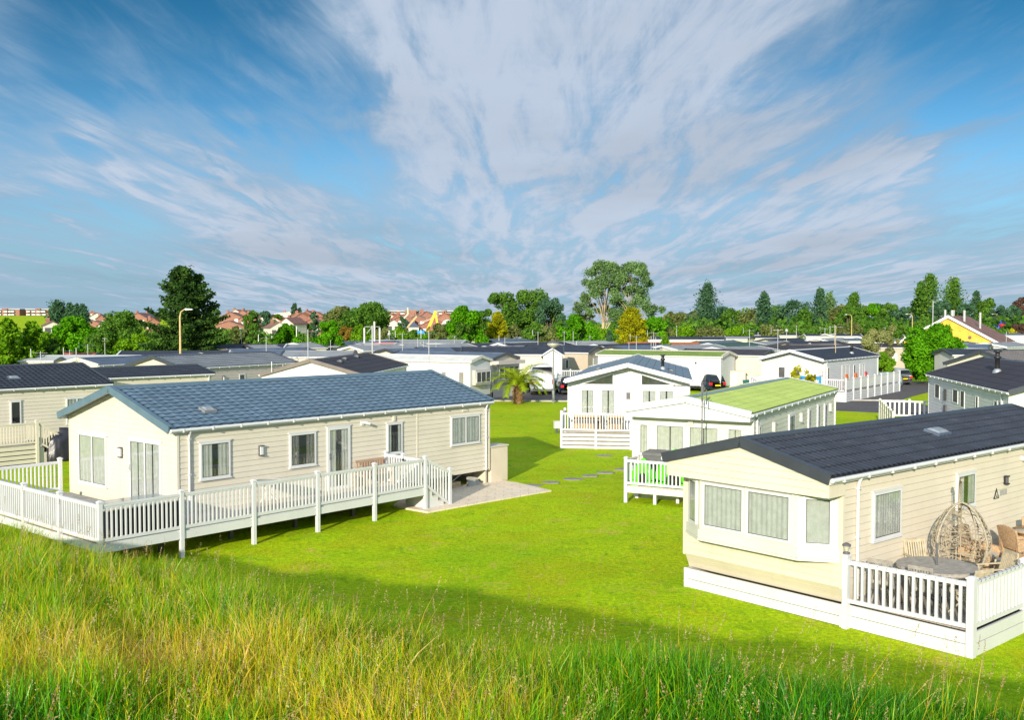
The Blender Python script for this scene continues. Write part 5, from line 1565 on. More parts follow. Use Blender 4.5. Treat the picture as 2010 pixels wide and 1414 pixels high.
# ------------------------------------------------------------------ lamps, aerials and masts
def lamp(px, ytop, ybase, Y, label, mat=POLEY, side=1, arm=1.2):
    x, _, zt_ = atY(px, ytop, Y)
    t = thing('street_lamp', label, 'street lamp', (x, Y, 0))
    mb = MB(); mb.tube([(0, 0, -.05), (0, 0, zt_ * .4), (0, 0, zt_ - .6), (.08 * side, 0, zt_ - .2), (.35 * side, 0, zt_), (arm * side, 0, zt_ + .05)], [.12, .10, .075, .06, .05, .045], 8); mb.build('post', mat, t)
    mb = MB(); mb.hexa([(arm * side - .1, -.12, zt_ - .05), (arm * side + .5 * side, -.1, zt_ - .02), (arm * side + .5 * side, .1, zt_ - .02), (arm * side - .1, .12, zt_ - .05), (arm * side - .1, -.12, zt_ + .1), (arm * side + .5 * side, -.1, zt_ + .06), (arm * side + .5 * side, .1, zt_ + .06), (arm * side - .1, .12, zt_ + .1)]); mb.build('lamp_head', WHITE, t)
lamp(353, 608, 699, 82, 'tall ochre street lamp standing before the big cypress', POLEY, 1, .55)
lamp(1672, 618, 652, 200, 'ochre street lamp against the wood left of the sage shrubs', POLEY, -1, .9)
lamp(1791, 617, 650, 200, 'ochre street lamp above the vivid green tree', POLEY, -1, .9)
lamp(1957, 617, 650, 260, 'far ochre street lamp near the coloured fairground ride', POLEY, -1, .9)
# old fashioned lamp near the palm
lx, ly = at(1086, 791)
t = thing('street_lamp', 'grey street lamp with round glass head on the grass beside the white van', 'street lamp', (lx, ly, 0))
mb = MB(); mb.tube([(0, 0, -.05), (0, 0, 4.25)], [.07, .05], 10); mb.lathe([(.11, 0), (.11, .9), (.06, 1.0)], n=10); mb.build('post', POLEG, t)
mb = MB(); mb.lathe([(.10, 4.25), (.42, 4.42), (.48, 4.55), (.46, 4.6)], n=20); mb.build('glass', pm('lamp_glass', (.45, .42, .35), .2, .2), t)
mb = MB(); mb.lathe([(.48, 4.6), (.40, 4.70), (.15, 4.80), (.03, 4.86), (.001, 4.95)], n=20); mb.build('cap', GREYP, t)


def aerial(px, ytop, ybase, zb, kind, label, r=.03, mat=POLEW):
    """pole whose foot is seen (or hidden) at ybase on level zb"""
    X, Y = at(px, ybase, zb); _, _, zt_ = atY(px, ytop, Y)
    t = thing('aerial_pole', label, 'aerial', (X, Y, 0), 0, 'television aerials over the park')
    mb = MB(); mb.tube([(0, 0, 0), (0, 0, zt_)], max(.03, Y * .00027), 6); mb.build('pole', mat, t)
    mb = MB(); w_ = max(.010, Y * .00012)
    if kind == 'yagi':
        a = rr.uniform(-.6, .6); dx, dy = math.cos(a), math.sin(a); z = zt_ - .12
        mb.bar((-.5 * dx, -.5 * dy, z), (.5 * dx, .5 * dy, z), w_ * 1.2, w_ * 1.2)
        for k in range(9):
            f = -.48 + k * .12; h_ = .2 if k > 1 else .27
            mb.bar((f * dx + h_ * dy, f * dy - h_ * dx, z), (f * dx - h_ * dy, f * dy + h_ * dx, z), w_, w_)
        mb.bar((-.66 * dx, -.66 * dy, z - .3), (-.66 * dx, -.66 * dy, z + .3), w_, w_ * 3)
    elif kind == 'lamp':
        mb.lathe([(.001, zt_ - .1), (.2, zt_ - .05), (.26, zt_ + .15), (.16, zt_ + .35), (.001, zt_ + .42)], n=10)
    elif kind == 'dish':
        mb.lathe([(.001, 0), (.2, .03), (.33, .12)], (0, -.1, zt_ - .4), 14)
        mb.bar((-.3, 0, zt_ - .05), (.3, 0, zt_ - .05), w_, w_)
    mb.build('aerial' if kind != 'lamp' else 'lamp_head', GALV if kind != 'lamp' else POLEW, t)
    return t


AE = [
 (80, 690, 717, 3.2, 'yagi', 'pale aerial pole rising behind the ridge of the charcoal lodge, leftmost'),
 (137, 687, 704, 3.3, 'yagi', 'short aerial pole before the red-roofed cabin'),
 (150, 683, 717, 3.2, 'none', 'bare pole right at the ridge end of the charcoal lodge'),
 (172.6, 676, 703, 3.2, 'yagi', 'aerial pole with wide flat array over the left pale roof'),
 (206, 664, 694, 3.0, 'dish', 'crooked yellowish pole among the left hedge trees'),
 (474, 643, 686, 3.0, 'dish', 'thin pole right of the big cypress'),
 (522.8, 661, 705, 3.2, 'yagi', 'aerial pole over the caravan with red roof edging'),
 (605, 647, 740, 3.0, 'yagi', 'tallest aerial pole, at the peak of the white gable'),
 (555.5, 716, 742, 3.0, 'yagi', 'low black aerial left of the white gable'),
 (649, 668, 690, 3.2, 'none', 'bare pole before the right round tree'),
 (790, 654, 697, 3.2, 'yagi', 'aerial pole above the cream gable left of the old white caravan'),
 (764, 658, 676, 3.0, 'lamp', 'small lamp post left of the middle aerials'),
 (820, 664, 688, 3.2, 'none', 'pole over the dark roof with white eave'),
 (831, 670, 690, 3.2, 'none', 'bare thin pole just right of a taller one in the middle rows'),
 (842, 652, 728, 3.0, 'yagi', 'tall aerial pole above the far end of the blue tiled roof'),
 (856, 672, 691, 3.2, 'none', 'faint pole right of the tall aerial above the blue tiled roof'),
 (892, 660, 678, 3.2, 'dish', 'pole with dish before the big leafy tree'),
 (961, 646, 660, 2.0, 'dish', 'far pole left of the yellow-green tree'),
 (991, 662, 687, 3.2, 'yagi', 'aerial pole above the palm beside the white-barged gable'),
 (1008, 649, 665, 2.5, 'lamp', 'round-topped lamp post above the far dark roof with brown gable'),
 (1014, 660, 676, 2.5, 'dish', 'shorter lamp post right of the round-topped one'),
 (1056, 651, 684, 3.2, 'yagi', 'aerial pole left of the old street lamp head'),
 (1107.5, 651, 680, 3.2, 'dish', 'pole with pale head on the overhanging gable lodge'),
 (1125, 650, 679, 3.2, 'none', 'straight bare pole right of the one with pale head'),
 (1158, 660, 676, 3.0, 'dish', 'greenish pole before the bush left of the golden conifer'),
 (1182, 644, 660, 2.8, 'lamp', 'white-topped lamp post left of the golden conifer'),
 (1249, 659, 694, 3.1, 'yagi', 'aerial pole before the golden conifer above the green roof'),
 (1234.5, 672, 690, 3.2, 'none', 'small bare pole just left of the golden conifer aerial'),
 (1278, 660, 690, 3.2, 'none', 'leftmost of three close thin poles right of the golden conifer'),
 (1283, 652, 690, 3.2, 'yagi', 'tallest of three close thin poles right of the golden conifer'),
 (1287, 662, 690, 3.2, 'none', 'rightmost of three close thin poles right of the golden conifer'),
 (1317, 642, 656, 2.5, 'lamp', 'lamp post with white top above the orange roof'),
 (1328, 640, 668, 3.0, 'dish', 'thin pole behind the orange roof'),
 (1405, 640, 656, 2.5, 'lamp', 'white-topped lamp post at the right end of the long white caravan'),
 (1411, 643, 658, 2.5, 'dish', 'short pole beside the white-topped lamp post of the long white caravan'),
 (1471, 647, 688, 3.2, 'yagi', 'aerial pole above the dark green roof'),
 (1488, 652, 664, 3.0, 'none', 'short bare pole over the far right row'),
 (1526.5, 646, 696, 3.0, 'yagi', 'aerial pole rising from behind the cream caravan with shaded end'),
 (1543.5, 651, 694, 1.5, 'lamp', 'thick white-headed lamp column left of the long deck lodge'),
 (1563, 639, 668, 3.0, 'dish', 'aerial pole by the pink end gable'),
 (1619, 644, 678, 3.1, 'yagi', 'aerial pole by the peach gable'),
 (1629, 640, 666, 3.0, 'none', 'thick pole right of the peach gable aerial'),
 (1638, 638, 690, 3.0, 'none', 'ochre-tipped pole right of the thick pole'),
 (1659, 640, 652, 3.0, 'none', 'far bare pole left of the ochre street lamp'),
 (1687, 641, 653, 3.0, 'dish', 'far pole right of the ochre street lamp'),
 (1706, 665, 705, .5, 'lamp', 'square-headed lamp column among the sage shrubs'),
 (1737, 643, 660, 3.0, 'dish', 'far pole rising over the sage shrubs'),
 (1771, 641, 660, 3.0, 'dish', 'far pole left of the vivid green tree'),
 (1916, 664, 680, 3.2, 'none', 'thin pole on the slate roof under the brick gable'),
 (1975, 651, 676, 3.2, 'none', 'thin pole before the long cream caravan at the right edge'),
]
for q in AE: aerial(*q)
# tall pole with a yagi and bottles of insulators in front of the lime-roofed caravan
X, Y = at(1326, 905, .6); _, _, zt_ = atY(1326, 752, Y)
t = thing('aerial_pole', 'dark jointed aerial pole standing before the lime-roofed caravan', 'aerial', inC(-1.25, 1.35, 0), PI / 2 - Cc.th, 'television aerials over the park')
mb = MB(); mb.tube([(0, 0, 0), (0, 0, 4.3)], .02, 8)
for z in (1.5, 2.2, 2.9, 3.6): mb.tube([(0, 0, z), (0, 0, z + .12)], 0.03, 8)
mb.build('pole', GREYP, t)
mb = MB(); mb.bar((.1, .1, 4.1), (-.3, .9, 4.12), .03, .03)
for k in range(8): mb.bar((.05 - .05 * k - .12, .15 + .1 * k - .06, 4.11), (.05 - .05 * k + .12, .15 + .1 * k + .06, 4.11), .014, .014)
mb.box(-.04, .05, -.06, .03, 3.9, 4.15); mb.box(-.02, .02, -.16, -.13, 3.5, 4.0)
mb.build('aerial', GREYP, t)
X, Y = atY(1639, 700, 70)[:2]
t = thing('aerial_pole', 'very tall pale pole behind the right end of the lime roof', 'aerial', (*at(1639, 775, .0)[:1], at(1639, 775, 0)[1], 0), 0, 'television aerials over the park')
zt_ = atY(1639, 640, t.location.y)[2]
mb = MB(); mb.tube([(0, 0, 0), (0, 0, zt_)], .028, 8); mb.build('pole', POLEY, t)
mb = MB(); mb.bar((-.6, 0, zt_ - .1), (.6, .1, zt_ - .1), .03, .03); mb.box(-.45, .0, -.05, .05, zt_ - .75, zt_ - .68)
for k in range(6): mb.bar((-.5 + k * .2, -.25, zt_ - .1), (-.5 + k * .2, .25, zt_ - .1), .02, .02)
mb.build('aerial', GALV, t)
# mobile phone mast with panel antennas
X, Y = at(731, 697, 3.1)
t = thing('phone_mast', 'pale phone mast with three white panel antennas on a square frame', 'mast', (X, Y, 0))
mb = MB(); mb.tube([(0, 0, 0), (0, 0, 5.9)], .075, 10); mb.build('pole', POLEW, t)
mb = MB(); 
for z in (4.1, 5.8): mb.bar((-.75, -.1, z), (.75, -.1, z), .04, .04)
mb.bar((-.5, -.1, 5.2), (0, 0, 5.8), .05, .05)
mb.build('frame', POLEW, t)
for x in (-.75, .72, .22):
    mb = MB(); mb.box(x - .08, x + .08, -.18, -.06, 4.2 if x != .22 else 4.4, 5.7 if x != .22 else 6.3); mb.build('antenna', POLEW, t)

# ------------------------------------------------------------------ vehicles
def wheel(parent, x, y, r, w=.2, rim=GALV):
    mb = MB(); mb.tube([(x, y - w / 2, r), (x, y + w / 2, r)], r, 20); wo = mb.build('wheel', TYRE, parent)
    mb = MB()
    for s_ in (-1, 1): mb.tube([(x, y + s_ * w / 2, r), (x, y + s_ * (w / 2 + .012), r)], r * .62, 14)
    mb.build('rim', rim, wo)


def loft(secs):
    """body from cross sections: x, list of (half width, z) from sill to roof"""
    mb = MB(); vs = []; fs = []
    n = len(secs[0][1]) * 2
    for x, pr in secs:
        for w_, z in pr: vs.append((x, -w_, z))
        for w_, z in reversed(pr): vs.append((x, w_, z))
    for i in range(len(secs) - 1):
        for k in range(n):
            k2 = (k + 1) % n; fs.append((i * n + k, (i + 1) * n + k, (i + 1) * n + k2, i * n + k2))
    fs.append(tuple(range(n))[::-1]); fs.append(tuple((len(secs) - 1) * n + k for k in range(n)))
    mb.add(vs, fs, 0, True)
    return mb


CGLASSD = pm('dark_car_glass', (.015, .02, .025), .06, .1)


def car(label, px, py, rz, paint, style='estate'):
    X, Y = at(px, py)
    t = thing('parked_car', label, 'car', (X, Y, .0), rz)
    L, Wc, H, gl = (4.6, .90, 1.62, .95) if style == 'suv' else (4.45, .88, 1.5, .90)
    zs = .30 if style == 'suv' else .22
    belt = gl
    # x = 0 is the rear bumper, the car points to +x
    low = [(0.0, .62, zs + .15, belt - .12), (.12, .95, zs, belt - .02), (.6, 1.0, zs - .04, belt), (2.0, 1.0, zs - .04, belt), (3.2, 1.0, zs - .04, belt - .02), (4.0, .97, zs, belt - .14), (L - .12, .9, zs + .02, belt - .26), (L, .68, zs + .14, belt - .36)]
    secs = [(x, [(Wc * f * .93, z0_), (Wc * f, z0_ + .12), (Wc * f, (z0_ + z1_) / 2 + .05), (Wc * f * .97, z1_), (Wc * f * .80, z1_ + .015)]) for x, f, z0_, z1_ in low]
    loft(secs).build('body', paint, t)
    if style == 'hatch': top = [(.05, .80, .04), (.42, .66, H - belt - .06), (1.1, .68, H - belt), (2.2, .69, H - belt), (2.7, .66, H - belt - .06), (3.5, .78, .03)]
    else: top = [(.02, .82, .02), (.28, .70, H - belt - .07), (.9, .70, H - belt), (2.4, .69, H - belt), (2.75, .67, H - belt - .06), (3.55, .78, .0)]
    secs = [(x, [(Wc * .93 if z > .2 else Wc * f, belt - .02), (Wc * (.93 * .4 + f * .6), belt + z * .55), (Wc * f, belt + z * .92 + .01), (Wc * f * .84, belt + z + .015)]) for x, f, z in top]
    loft(secs).build('roof', paint, t)
    # glass set a few millimetres proud
    mb = MB()
    for s_ in (-1, 1):
        ww = lambda z: s_ * (Wc * (.93 - (.93 - .72) * ((z - belt) / (H - belt))) + .008)
        for (xa, xb, xc, xd) in ((.62, 1.42, 1.40, .78), (1.50, 2.40, 2.32, 1.48), (2.48, 3.15, 2.62, 2.40)):
            z0_, z1_ = belt + .06, H - .12
            mb.add([(xa, ww(z0_), z0_), (xb, ww(z0_), z0_), (xc, ww(z1_), z1_), (xd, ww(z1_), z1_)], [(0, 1, 2, 3)])
    mb.build('side_window', CGLASSD, t)
    mb = MB(); z0_, z1_ = belt + .05, H - .13
    xr = .42 if style == 'hatch' else .28; xr0 = .05 if style == 'hatch' else .02
    f0 = (z0_ - belt) / (H - belt - .06); f1 = (z1_ - belt) / (H - belt - .06)
    mb.add([(xr0 + (xr - xr0) * f0 - .012, -Wc * .74, z0_), (xr0 + (xr - xr0) * f0 - .012, Wc * .74, z0_), (xr0 + (xr - xr0) * f1 - .012, Wc * .62, z1_), (xr0 + (xr - xr0) * f1 - .012, -Wc * .62, z1_)], [(0, 1, 2, 3)])
    mb.build('rear_window', CGLASSD, t)
    mb = MB(); mb.add([(3.42, -Wc * .72, belt + .09), (3.42, Wc * .72, belt + .09), (2.83, Wc * .6, H - .12), (2.83, -Wc * .6, H - .12)], [(3, 2, 1, 0)])
    mb.build('windscreen', CGLASSD, t)
    for s_ in (-1, 1):
        mb = MB(); y0, y1 = sorted((s_ * Wc * .60, s_ * Wc * .90)); mb.box(-.015, .16, y0, y1, belt - .26, belt - .04); mb.build('tail_light', REDL, t)
        mb = MB(); y0, y1 = sorted((s_ * Wc * .55, s_ * Wc * .84)); mb.box(L - .30, L - .02, y0, y1, belt - .36, belt - .24); mb.build('headlight', pm('lamp_clear', (.5, .55, .6), .1, .05), t)
        mb = MB(); y0, y1 = sorted((s_ * Wc * 1.0, s_ * Wc * 1.17)); mb.box(2.78, 2.92, y0, y1, belt + .04, belt + .19); mb.build('wing_mirror', paint, t)
    mb = MB(); mb.box(-.035, .005, -.27, .27, belt - .36, belt - .24); mb.build('number_plate', YPLATE, t)
    mb = MB(); mb.box(-.03, .12, -Wc * .85, Wc * .85, zs - .02, zs + .16); mb.build('bumper', BLACK if paint is not CAR_S else pm('dark_bumper', (.05, .05, .055), .5), t)
    for x in (.85, L - .9):
        for y in (-Wc + .1, Wc - .1): wheel(t, x, y, .34 if style == 'suv' else .31)
    return t


car('navy estate car parked with its tail towards the lawn beside the green-roofed caravan', 1409, 771.5, PI / 2 + .33, CAR_B, 'suv')
car('silver hatchback parked at the end of the driveway under the vivid green tree', 1777, 757, PI / 2 + .25, CAR_S, 'suv')
car('pale blue car facing the camera half behind the long deck', 1752, 761, -PI / 2 - .75 + PI * 0 , CAR_P, 'hatch').location.x += .2
car('dark car almost hidden behind the left edge of the glazed gable lodge', 1119, 776, PI / 2 + .05, CAR_B, 'hatch')
# white van seen from behind
X, Y = at(1064, 776.5)
t = thing('parked_van', 'white high-roofed van seen from behind on the road beside the street lamp', 'van', (X, Y, 0), PI / 2 + .02)
secs = [(x, [(.90 * f, .38), (.95 * f, .6), (.95 * f, 1.3), (.90 * f, z - .2), (.80 * f, z)]) for x, f, z in ((0, .985, 2.42), (.05, 1, 2.5), (3.7, 1, 2.5), (4.4, .98, 2.2), (4.9, .95, 1.4), (5.5, .85, 1.05))]
loft(secs).build('body', CAR_W, t)
mb = MB()
for y in (-.006, ): mb.box(-.008, .0, -.008, .008, .5, 2.38)
mb.box(-.03, -.001, -.12, .05, 1.28, 1.33); mb.box(-.03, -.001, .1, .24, 1.28, 1.33); mb.box(-.012, -.001, .3, .36, 1.5, 1.53)
mb.build('door_handle', BLACK, t)
for s_ in (-1, 1):
    mb = MB(); y0, y1 = sorted((s_ * .83, s_ * .95)); mb.box(-.02, .12, y0, y1, .95, 1.35); mb.build('tail_light', REDL, t)
    mb = MB(); y0, y1 = sorted((s_ * .96, s_ * 1.12)); mb.box(4.3, 4.4, y0, y1, 1.25, 1.6); mb.build('wing_mirror', BLACK, t)
mb = MB(); mb.box(-.03, -.001, .22, .74, .98, 1.1); mb.build('number_plate', YPLATE, t)
mb = MB(); mb.box(-.06, .1, -.92, .92, .36, .56); mb.build('bumper', GREYP, t)
for x in (.9, 4.5):
    for y in (-.82, .82): wheel(t, x, y, .34)

# ================================================================== ground
def sm(a, b, x): t_ = np.clip((x - a) / (b - a), 0, 1); return t_ * t_ * (3 - 2 * t_)


def crest_y(X):
    """how far in front the bank's edge lies at X"""
    return np.interp(X, [-40, -12, -8, -4.6, -3, -1.2, 0, .7, 2.05, 3.5, 8, 40], [24, 14.5, 11.6, 9.2, 7.6, 5.8, 4.9, 4.6, 4.1, 3.4, 1.4, -10])


def ground_z(X, Y):
    X = np.asarray(X, float); Y = np.asarray(Y, float)
    d = (Y - crest_y(X)) * .86
    base = 4.72 - .075 * np.clip(Y, 0, 12) + .05 * np.sin(X * 1.3 + .4) * np.cos(Y * 1.1) + .03 * np.sin(X * 3.1) * np.sin(Y * 2.7 + 1)
    base = base + 0.0 * sm(.4, 3.2, -.53 * Y - X) * sm(-3, 3, Y) 
    prof = 1 - sm(-.6, 8.2, d)
    z = base * prof
    hill = 7.9 * sm(330, 640, Y) * sm(-40, -190, X) + 3.0 * sm(380, 700, Y) * sm(140, -100, X)
    return z + hill + .03 * np.sin(X * .35) * np.sin(Y * .27) * sm(14, 22, Y) * (Y < 60)


xs = np.unique(np.concatenate([np.linspace(-3000, -200, 22), np.linspace(-200, -20, 30), np.linspace(-20, 20, 161), np.linspace(20, 200, 30), np.linspace(200, 3000, 22)]))
ys = np.unique(np.concatenate([np.linspace(-300, -12, 14), np.linspace(-12, 26, 153), np.linspace(26, 110, 50), np.linspace(110, 900, 60), np.linspace(900, 5000, 20)]))
GX, GY = np.meshgrid(xs, ys)
GZ = ground_z(GX, GY)
V = np.stack([GX.ravel(), GY.ravel(), GZ.ravel()], 1)
nx, ny = len(xs), len(ys)
I = np.arange(nx * ny).reshape(ny, nx)
Qd = np.stack([I[:-1, :-1].ravel(), I[:-1, 1:].ravel(), I[1:, 1:].ravel(), I[1:, :-1].ravel()], 1)
g = mobj('lawn', qmesh('lawn', V, Qd, grassmat(), smooth=True)); g['kind'] = 'structure'


def road(name, pts, z, mat, th_=.03):
    mb = MB(); mb.prism(pts, z - th_, z, axis='z'); return struct(name, mb, mat)
ASPH = asphaltmat()
road('road', [(-60, 80), (-3, 78.6), (6.5, 78.0), (15, 76), (22, 70.5), (25.3, 68.2), (31, 64), (31, 78.6), (26, 79.2), (20, 83), (12, 88.5), (6, 90), (-3, 91), (-60, 93)], .018, ASPH)
road('driveway', [(26.0, 79.0), (30.4, 78.6), (33.5, 83.5), (38, 90), (44, 97.5), (50, 104), (36, 104), (33, 93)], .024, ASPH)
mb = MB(); mb.bar((25.4, 78.9, .06), (31, 78.5, .06), .14, .12); mb.bar((-3, 78.5, .05), (6.6, 77.9, .05), .12, .1); mb.bar((-3, 91.1, .05), (6.2, 90.1, .05), .12, .1); struct('kerb', mb, CONC)

# ================================================================== trees
def leaves(rg, cen, size, up=.3, aspect=1.0, nrm=None):
    """one leaf cluster quad per centre, facing every way"""
    n = len(cen)
    a = rg.normal(size=(n, 3))
    if nrm is not None: a = a * .75 + nrm
    a[:, 2] += up; a /= np.linalg.norm(a, axis=1)[:, None]
    b = rg.normal(size=(n, 3)); b -= (b * a).sum(1)[:, None] * a; b /= np.linalg.norm(b, axis=1)[:, None]
    c = np.cross(a, b)
    s = (size * rg.uniform(.55, 1.25, n))[:, None] if np.ndim(size) == 0 else size[:, None]
    b = b * s; c = c * s * aspect
    k = rg.uniform(.5, 1, (n, 1))
    V = np.stack([cen - b * .5 - c * .35 * k, cen + b * .35 - c * .5, cen + b * .5 * k + c * .4, cen - b * .4 + c * .5], 1).reshape(-1, 3)
    return V, np.arange(n * 4).reshape(n, 4)


def crown(kind, seed, h, w, zb, n, size):
    """leaf clusters in clumps; returns verts, quads, tone and limb end points"""
    rg = np.random.default_rng(seed)
    limbs = []
    if kind == 'broad' or kind == 'shrub' or kind == 'open':
        hc = h - zb; nl = {'broad': 34, 'shrub': 22, 'open': 30}[kind] if n < 20000 else 70
        cs = []; rs = []
        for i in range(nl):
            f = rg.uniform(0, 1) ** .8
            th = rg.uniform(0, 2 * PI); z = rg.uniform(-.98, .95)
            env_ = math.sqrt(max(0, 1 - z * z)) if z > 0 else math.sqrt(max(0, 1 - .45 * z * z))
            rr_ = env_ ** .85 * f
            if rg.uniform() < .6: rr_ = env_ * .82
            rr_ *= rg.uniform(.78, 1.12) if n < 20000 else rg.uniform(.9, 1.04)
            r = w * rg.uniform(.08, .18) if kind != 'open' else w * rg.uniform(.07, .13)
            cs.append((rr_ * w / 2 * .85 * math.cos(th), rr_ * w / 2 * .85 * math.sin(th), zb + hc / 2 + z * (hc / 2 - r * .7))); rs.append(r)
        cs = np.array(cs); rs = np.array(rs)
        limbs = cs[:12]
        which = rg.integers(0, nl, n)
        d = rg.normal(size=(n, 3)); d /= np.linalg.norm(d, axis=1)[:, None]
        rad = rs[which] * rg.uniform(.35, 1.12, n) ** .6
        cen = cs[which] + d * rad[:, None]; cen[:, 2] -= 0
        tone = np.clip(rg.uniform(0, 1, nl)[which] * .45 + rg.uniform(0, .55, n), 0, 1)
        nr = d * .9
    elif kind in ('conifer', 'cone'):
        # tiers of upswept boughs round one or more leaders
        cen = []; tone = []; nb = 95 if kind == 'conifer' else 190
        for i in range(nb):
            f = (i + rg.uniform()) / nb; z = zb + (h - zb) * f ** .9
            th = rg.uniform(0, 2 * PI)
            env = (1 - f) ** .5 * (.80 + .22 * rg.uniform()) if kind == 'cone' else (1 - f) ** .62 * (.48 + .60 * rg.uniform()) if f > .12 else .62 + 2 * f
            ln = w / 2 * min(1, env)
            m = max(3, int(n / nb * (.35 + 1.2 * env)))
            t_ = rg.uniform(.10, 1, m) ** .75
            lift = ln * (.12 + .45 * f)
            x = np.cos(th) * ln * t_; y = np.sin(th) * ln * t_
            zz2 = z + lift * t_ ** 2 - .06 * ln * t_
            sp = (.032 if kind == 'conifer' else .055) * w * (1 - t_ * .7) + size * .2
            cen.append(np.stack([x + rg.normal(size=m) * sp, y + rg.normal(size=m) * sp, zz2 + rg.normal(size=m) * sp * .45], 1))
            tone.append(np.clip(rg.uniform(0, .5) * np.ones(m) + .35 * t_ * rg.uniform(.4, 1, m), 0, 1))
        cen = np.concatenate(cen); tone = np.concatenate(tone); nr = None
    elif kind == 'poplar':
        cen = []; tone = []; nb = 60
        for i in range(nb):
            f = (i + rg.uniform()) / nb; z = zb + (h - zb) * f
            env = (math.sin(PI * (f ** .9) * .90 + .16)) ** .55
            r0 = w / 2 * env * rg.uniform(.2, .75); th = rg.uniform(0, 2 * PI)
            c = np.array([r0 * math.cos(th), r0 * math.sin(th), z]); m = n // nb
            d = rg.normal(size=(m, 3)) * np.array([.16 * w, .16 * w, .22 * w]) * env
            cen.append(c + d); tone.append(np.clip(rg.uniform(0, .5) + rg.uniform(0, .5, m), 0, 1))
        cen = np.concatenate(cen); tone = np.concatenate(tone); nr = None
    elif kind == 'gum':
        # umbrella crown of separate plumes on long bare limbs
        nl = 64; cs = []; rs = []
        for i in range(nl):
            th = rg.uniform(0, 2 * PI); el = rg.uniform(.0, 1.0)
            rr_ = math.cos(el * PI / 2) ** .6 * rg.uniform(.65, 1); z = zb + (h - zb) * (.12 + .82 * math.sin(el * PI / 2))
            if rg.uniform() < .36: rr_ *= .7; z -= (h - zb) * rg.uniform(.15, .4)
            cs.append((rr_ * w / 2 * .9 * math.cos(th), rr_ * w / 2 * .9 * math.sin(th), z)); rs.append(w * rg.uniform(.05, .105))
        cs = np.array(cs); rs = np.array(rs); limbs = cs[::3]
        which = rg.integers(0, nl, n); d = rg.normal(size=(n, 3)); d /= np.linalg.norm(d, axis=1)[:, None]
        cen = cs[which] + d * (rs[which] * rg.uniform(.2, 1.1, n))[:, None]
        tone = np.clip(rg.uniform(0, .5, nl)[which] + rg.uniform(0, .5, n), 0, 1); nr = None
    V, Qs = leaves(rg, cen, size, .25, 1.0 if kind not in ('conifer', 'cone') else .6, nr)
    return V, Qs, np.repeat(tone, 4), limbs


def tree(name, label, cx, ytop, wpx, Y, kind, mat, n, ls, zb=.18, bark=None, seed=None, cat='tree', group=None, trunks=1, zbase=0):
    x, _, zt_ = atY(cx, ytop, Y); wd = wpx * Y / FPX; h = zt_ - zbase
    seed = seed if seed is not None else int(cx * 7 + ytop)
    t = thing(name, label, cat, (x, Y, zbase), 0, group)
    zb_ = h * zb
    if n > 1000 and kind != 'conifer' and ls > .22: n = int(n * (2.4 if kind != 'gum' else 1.5)); ls *= (.64 if kind != 'gum' else .52)
    V, Qs, tone, limbs = crown(kind, seed, h, wd, zb_, n, ls)
    mobj('crown', qmesh('crown', V, Qs, mat, tone), t)
    rg = random.Random(seed)
    mb = MB()
    r0 = max(.10, h * .022)
    top = h * (.9 if kind in ('conifer', 'poplar') else .55)
    bend = [(0, 0, -.1), (rg.uniform(-.02, .02) * h, rg.uniform(-.02, .02) * h, top * .4), (rg.uniform(-.03, .03) * h, 0, top)]
    mb.tube(bend, [r0, r0 * .75, r0 * .25], 8)
    if len(limbs):
        for c in limbs:
            s0 = Vector((0, 0, min(top * .9, max(zb_ * .6, c[2] * .45)))); c = Vector(c)
            mid = s0.lerp(c, .5) + Vector((0, 0, .06 * h)); mb.tube([s0, mid, c], [r0 * .32, r0 * .18, r0 * .06], 6, caps=False)
    mb.build('trunk', bark or BARK, t)
    return t


TR = 'trees around and beyond the park'
# ---- left side
tree('cypress_tree', 'tallest dark cypress with ragged layered top behind the ochre street lamp', 356, 526, 215, 112, 'conifer', L_DARK, 22000, .34, .06, seed=21)
tree('cypress_tree', 'second ragged cypress leader merged into the right side of the tallest one', 388, 541, 150, 114, 'conifer', L_DARK, 12000, .34, .05, seed=22)
tree('cypress_tree', 'dark layered cypress at the far left edge behind the charcoal lodge', 14, 628, 100, 78, 'conifer', L_BRIGHT, 7000, .30, .05, seed=23)
tree('cypress_tree', 'layered cypress with yellow-green tips second from the left edge', 62, 634, 100, 80, 'conifer', L_BRIGHT, 7000, .30, .05, seed=24)
tree('cypress_tree', 'lower dark cypress right of the two at the left edge', 104, 668, 80, 82, 'conifer', L_MID, 5000, .30, .05, seed=25)
tree('broadleaf_tree', 'bright green tree in front of the bluish poplars on the left', 140, 622, 95, 132, 'broad', L_VIVID, 4500, .42)
tree('broadleaf_tree', 'green bush-like tree left of the bright one before the poplars', 96, 648, 70, 130, 'broad', L_BRIGHT, 3000, .42)
tree('broadleaf_tree', 'round mid green tree left of the big cypress', 235, 611, 92, 155, 'broad', L_MID, 4500, .45)
tree('shrub_tree', 'vivid yellow-green bush under the big cypress', 262, 652, 74, 118, 'shrub', L_BRIGHT, 3500, .38)
tree('shrub_tree', 'dark bush between the yellow-green bush and the big cypress', 306, 664, 72, 112, 'shrub', L_MID, 3200, .38)
tree('shrub_tree', 'dark green bush in the gap behind the small red-roofed cabin', 190, 655, 60, 120, 'shrub', L_MID, 2500, .4)
for (cx, yt, wp, lb) in ((113, 597, 40, 'leftmost bluish tree of the clump beside the brick flats'), (137, 598, 22, 'narrow bluish tree in the middle of the clump beside the brick flats'), (149, 600, 20, 'short bluish tree just left of the lone one of the clump'), (163, 600, 20, 'lone bluish tree at the right of the clump beside the brick flats')):
    tree('poplar_tree', lb, cx, yt, wp, 330, 'poplar', L_BLUE, 1800, .9, .1, zbase=1)
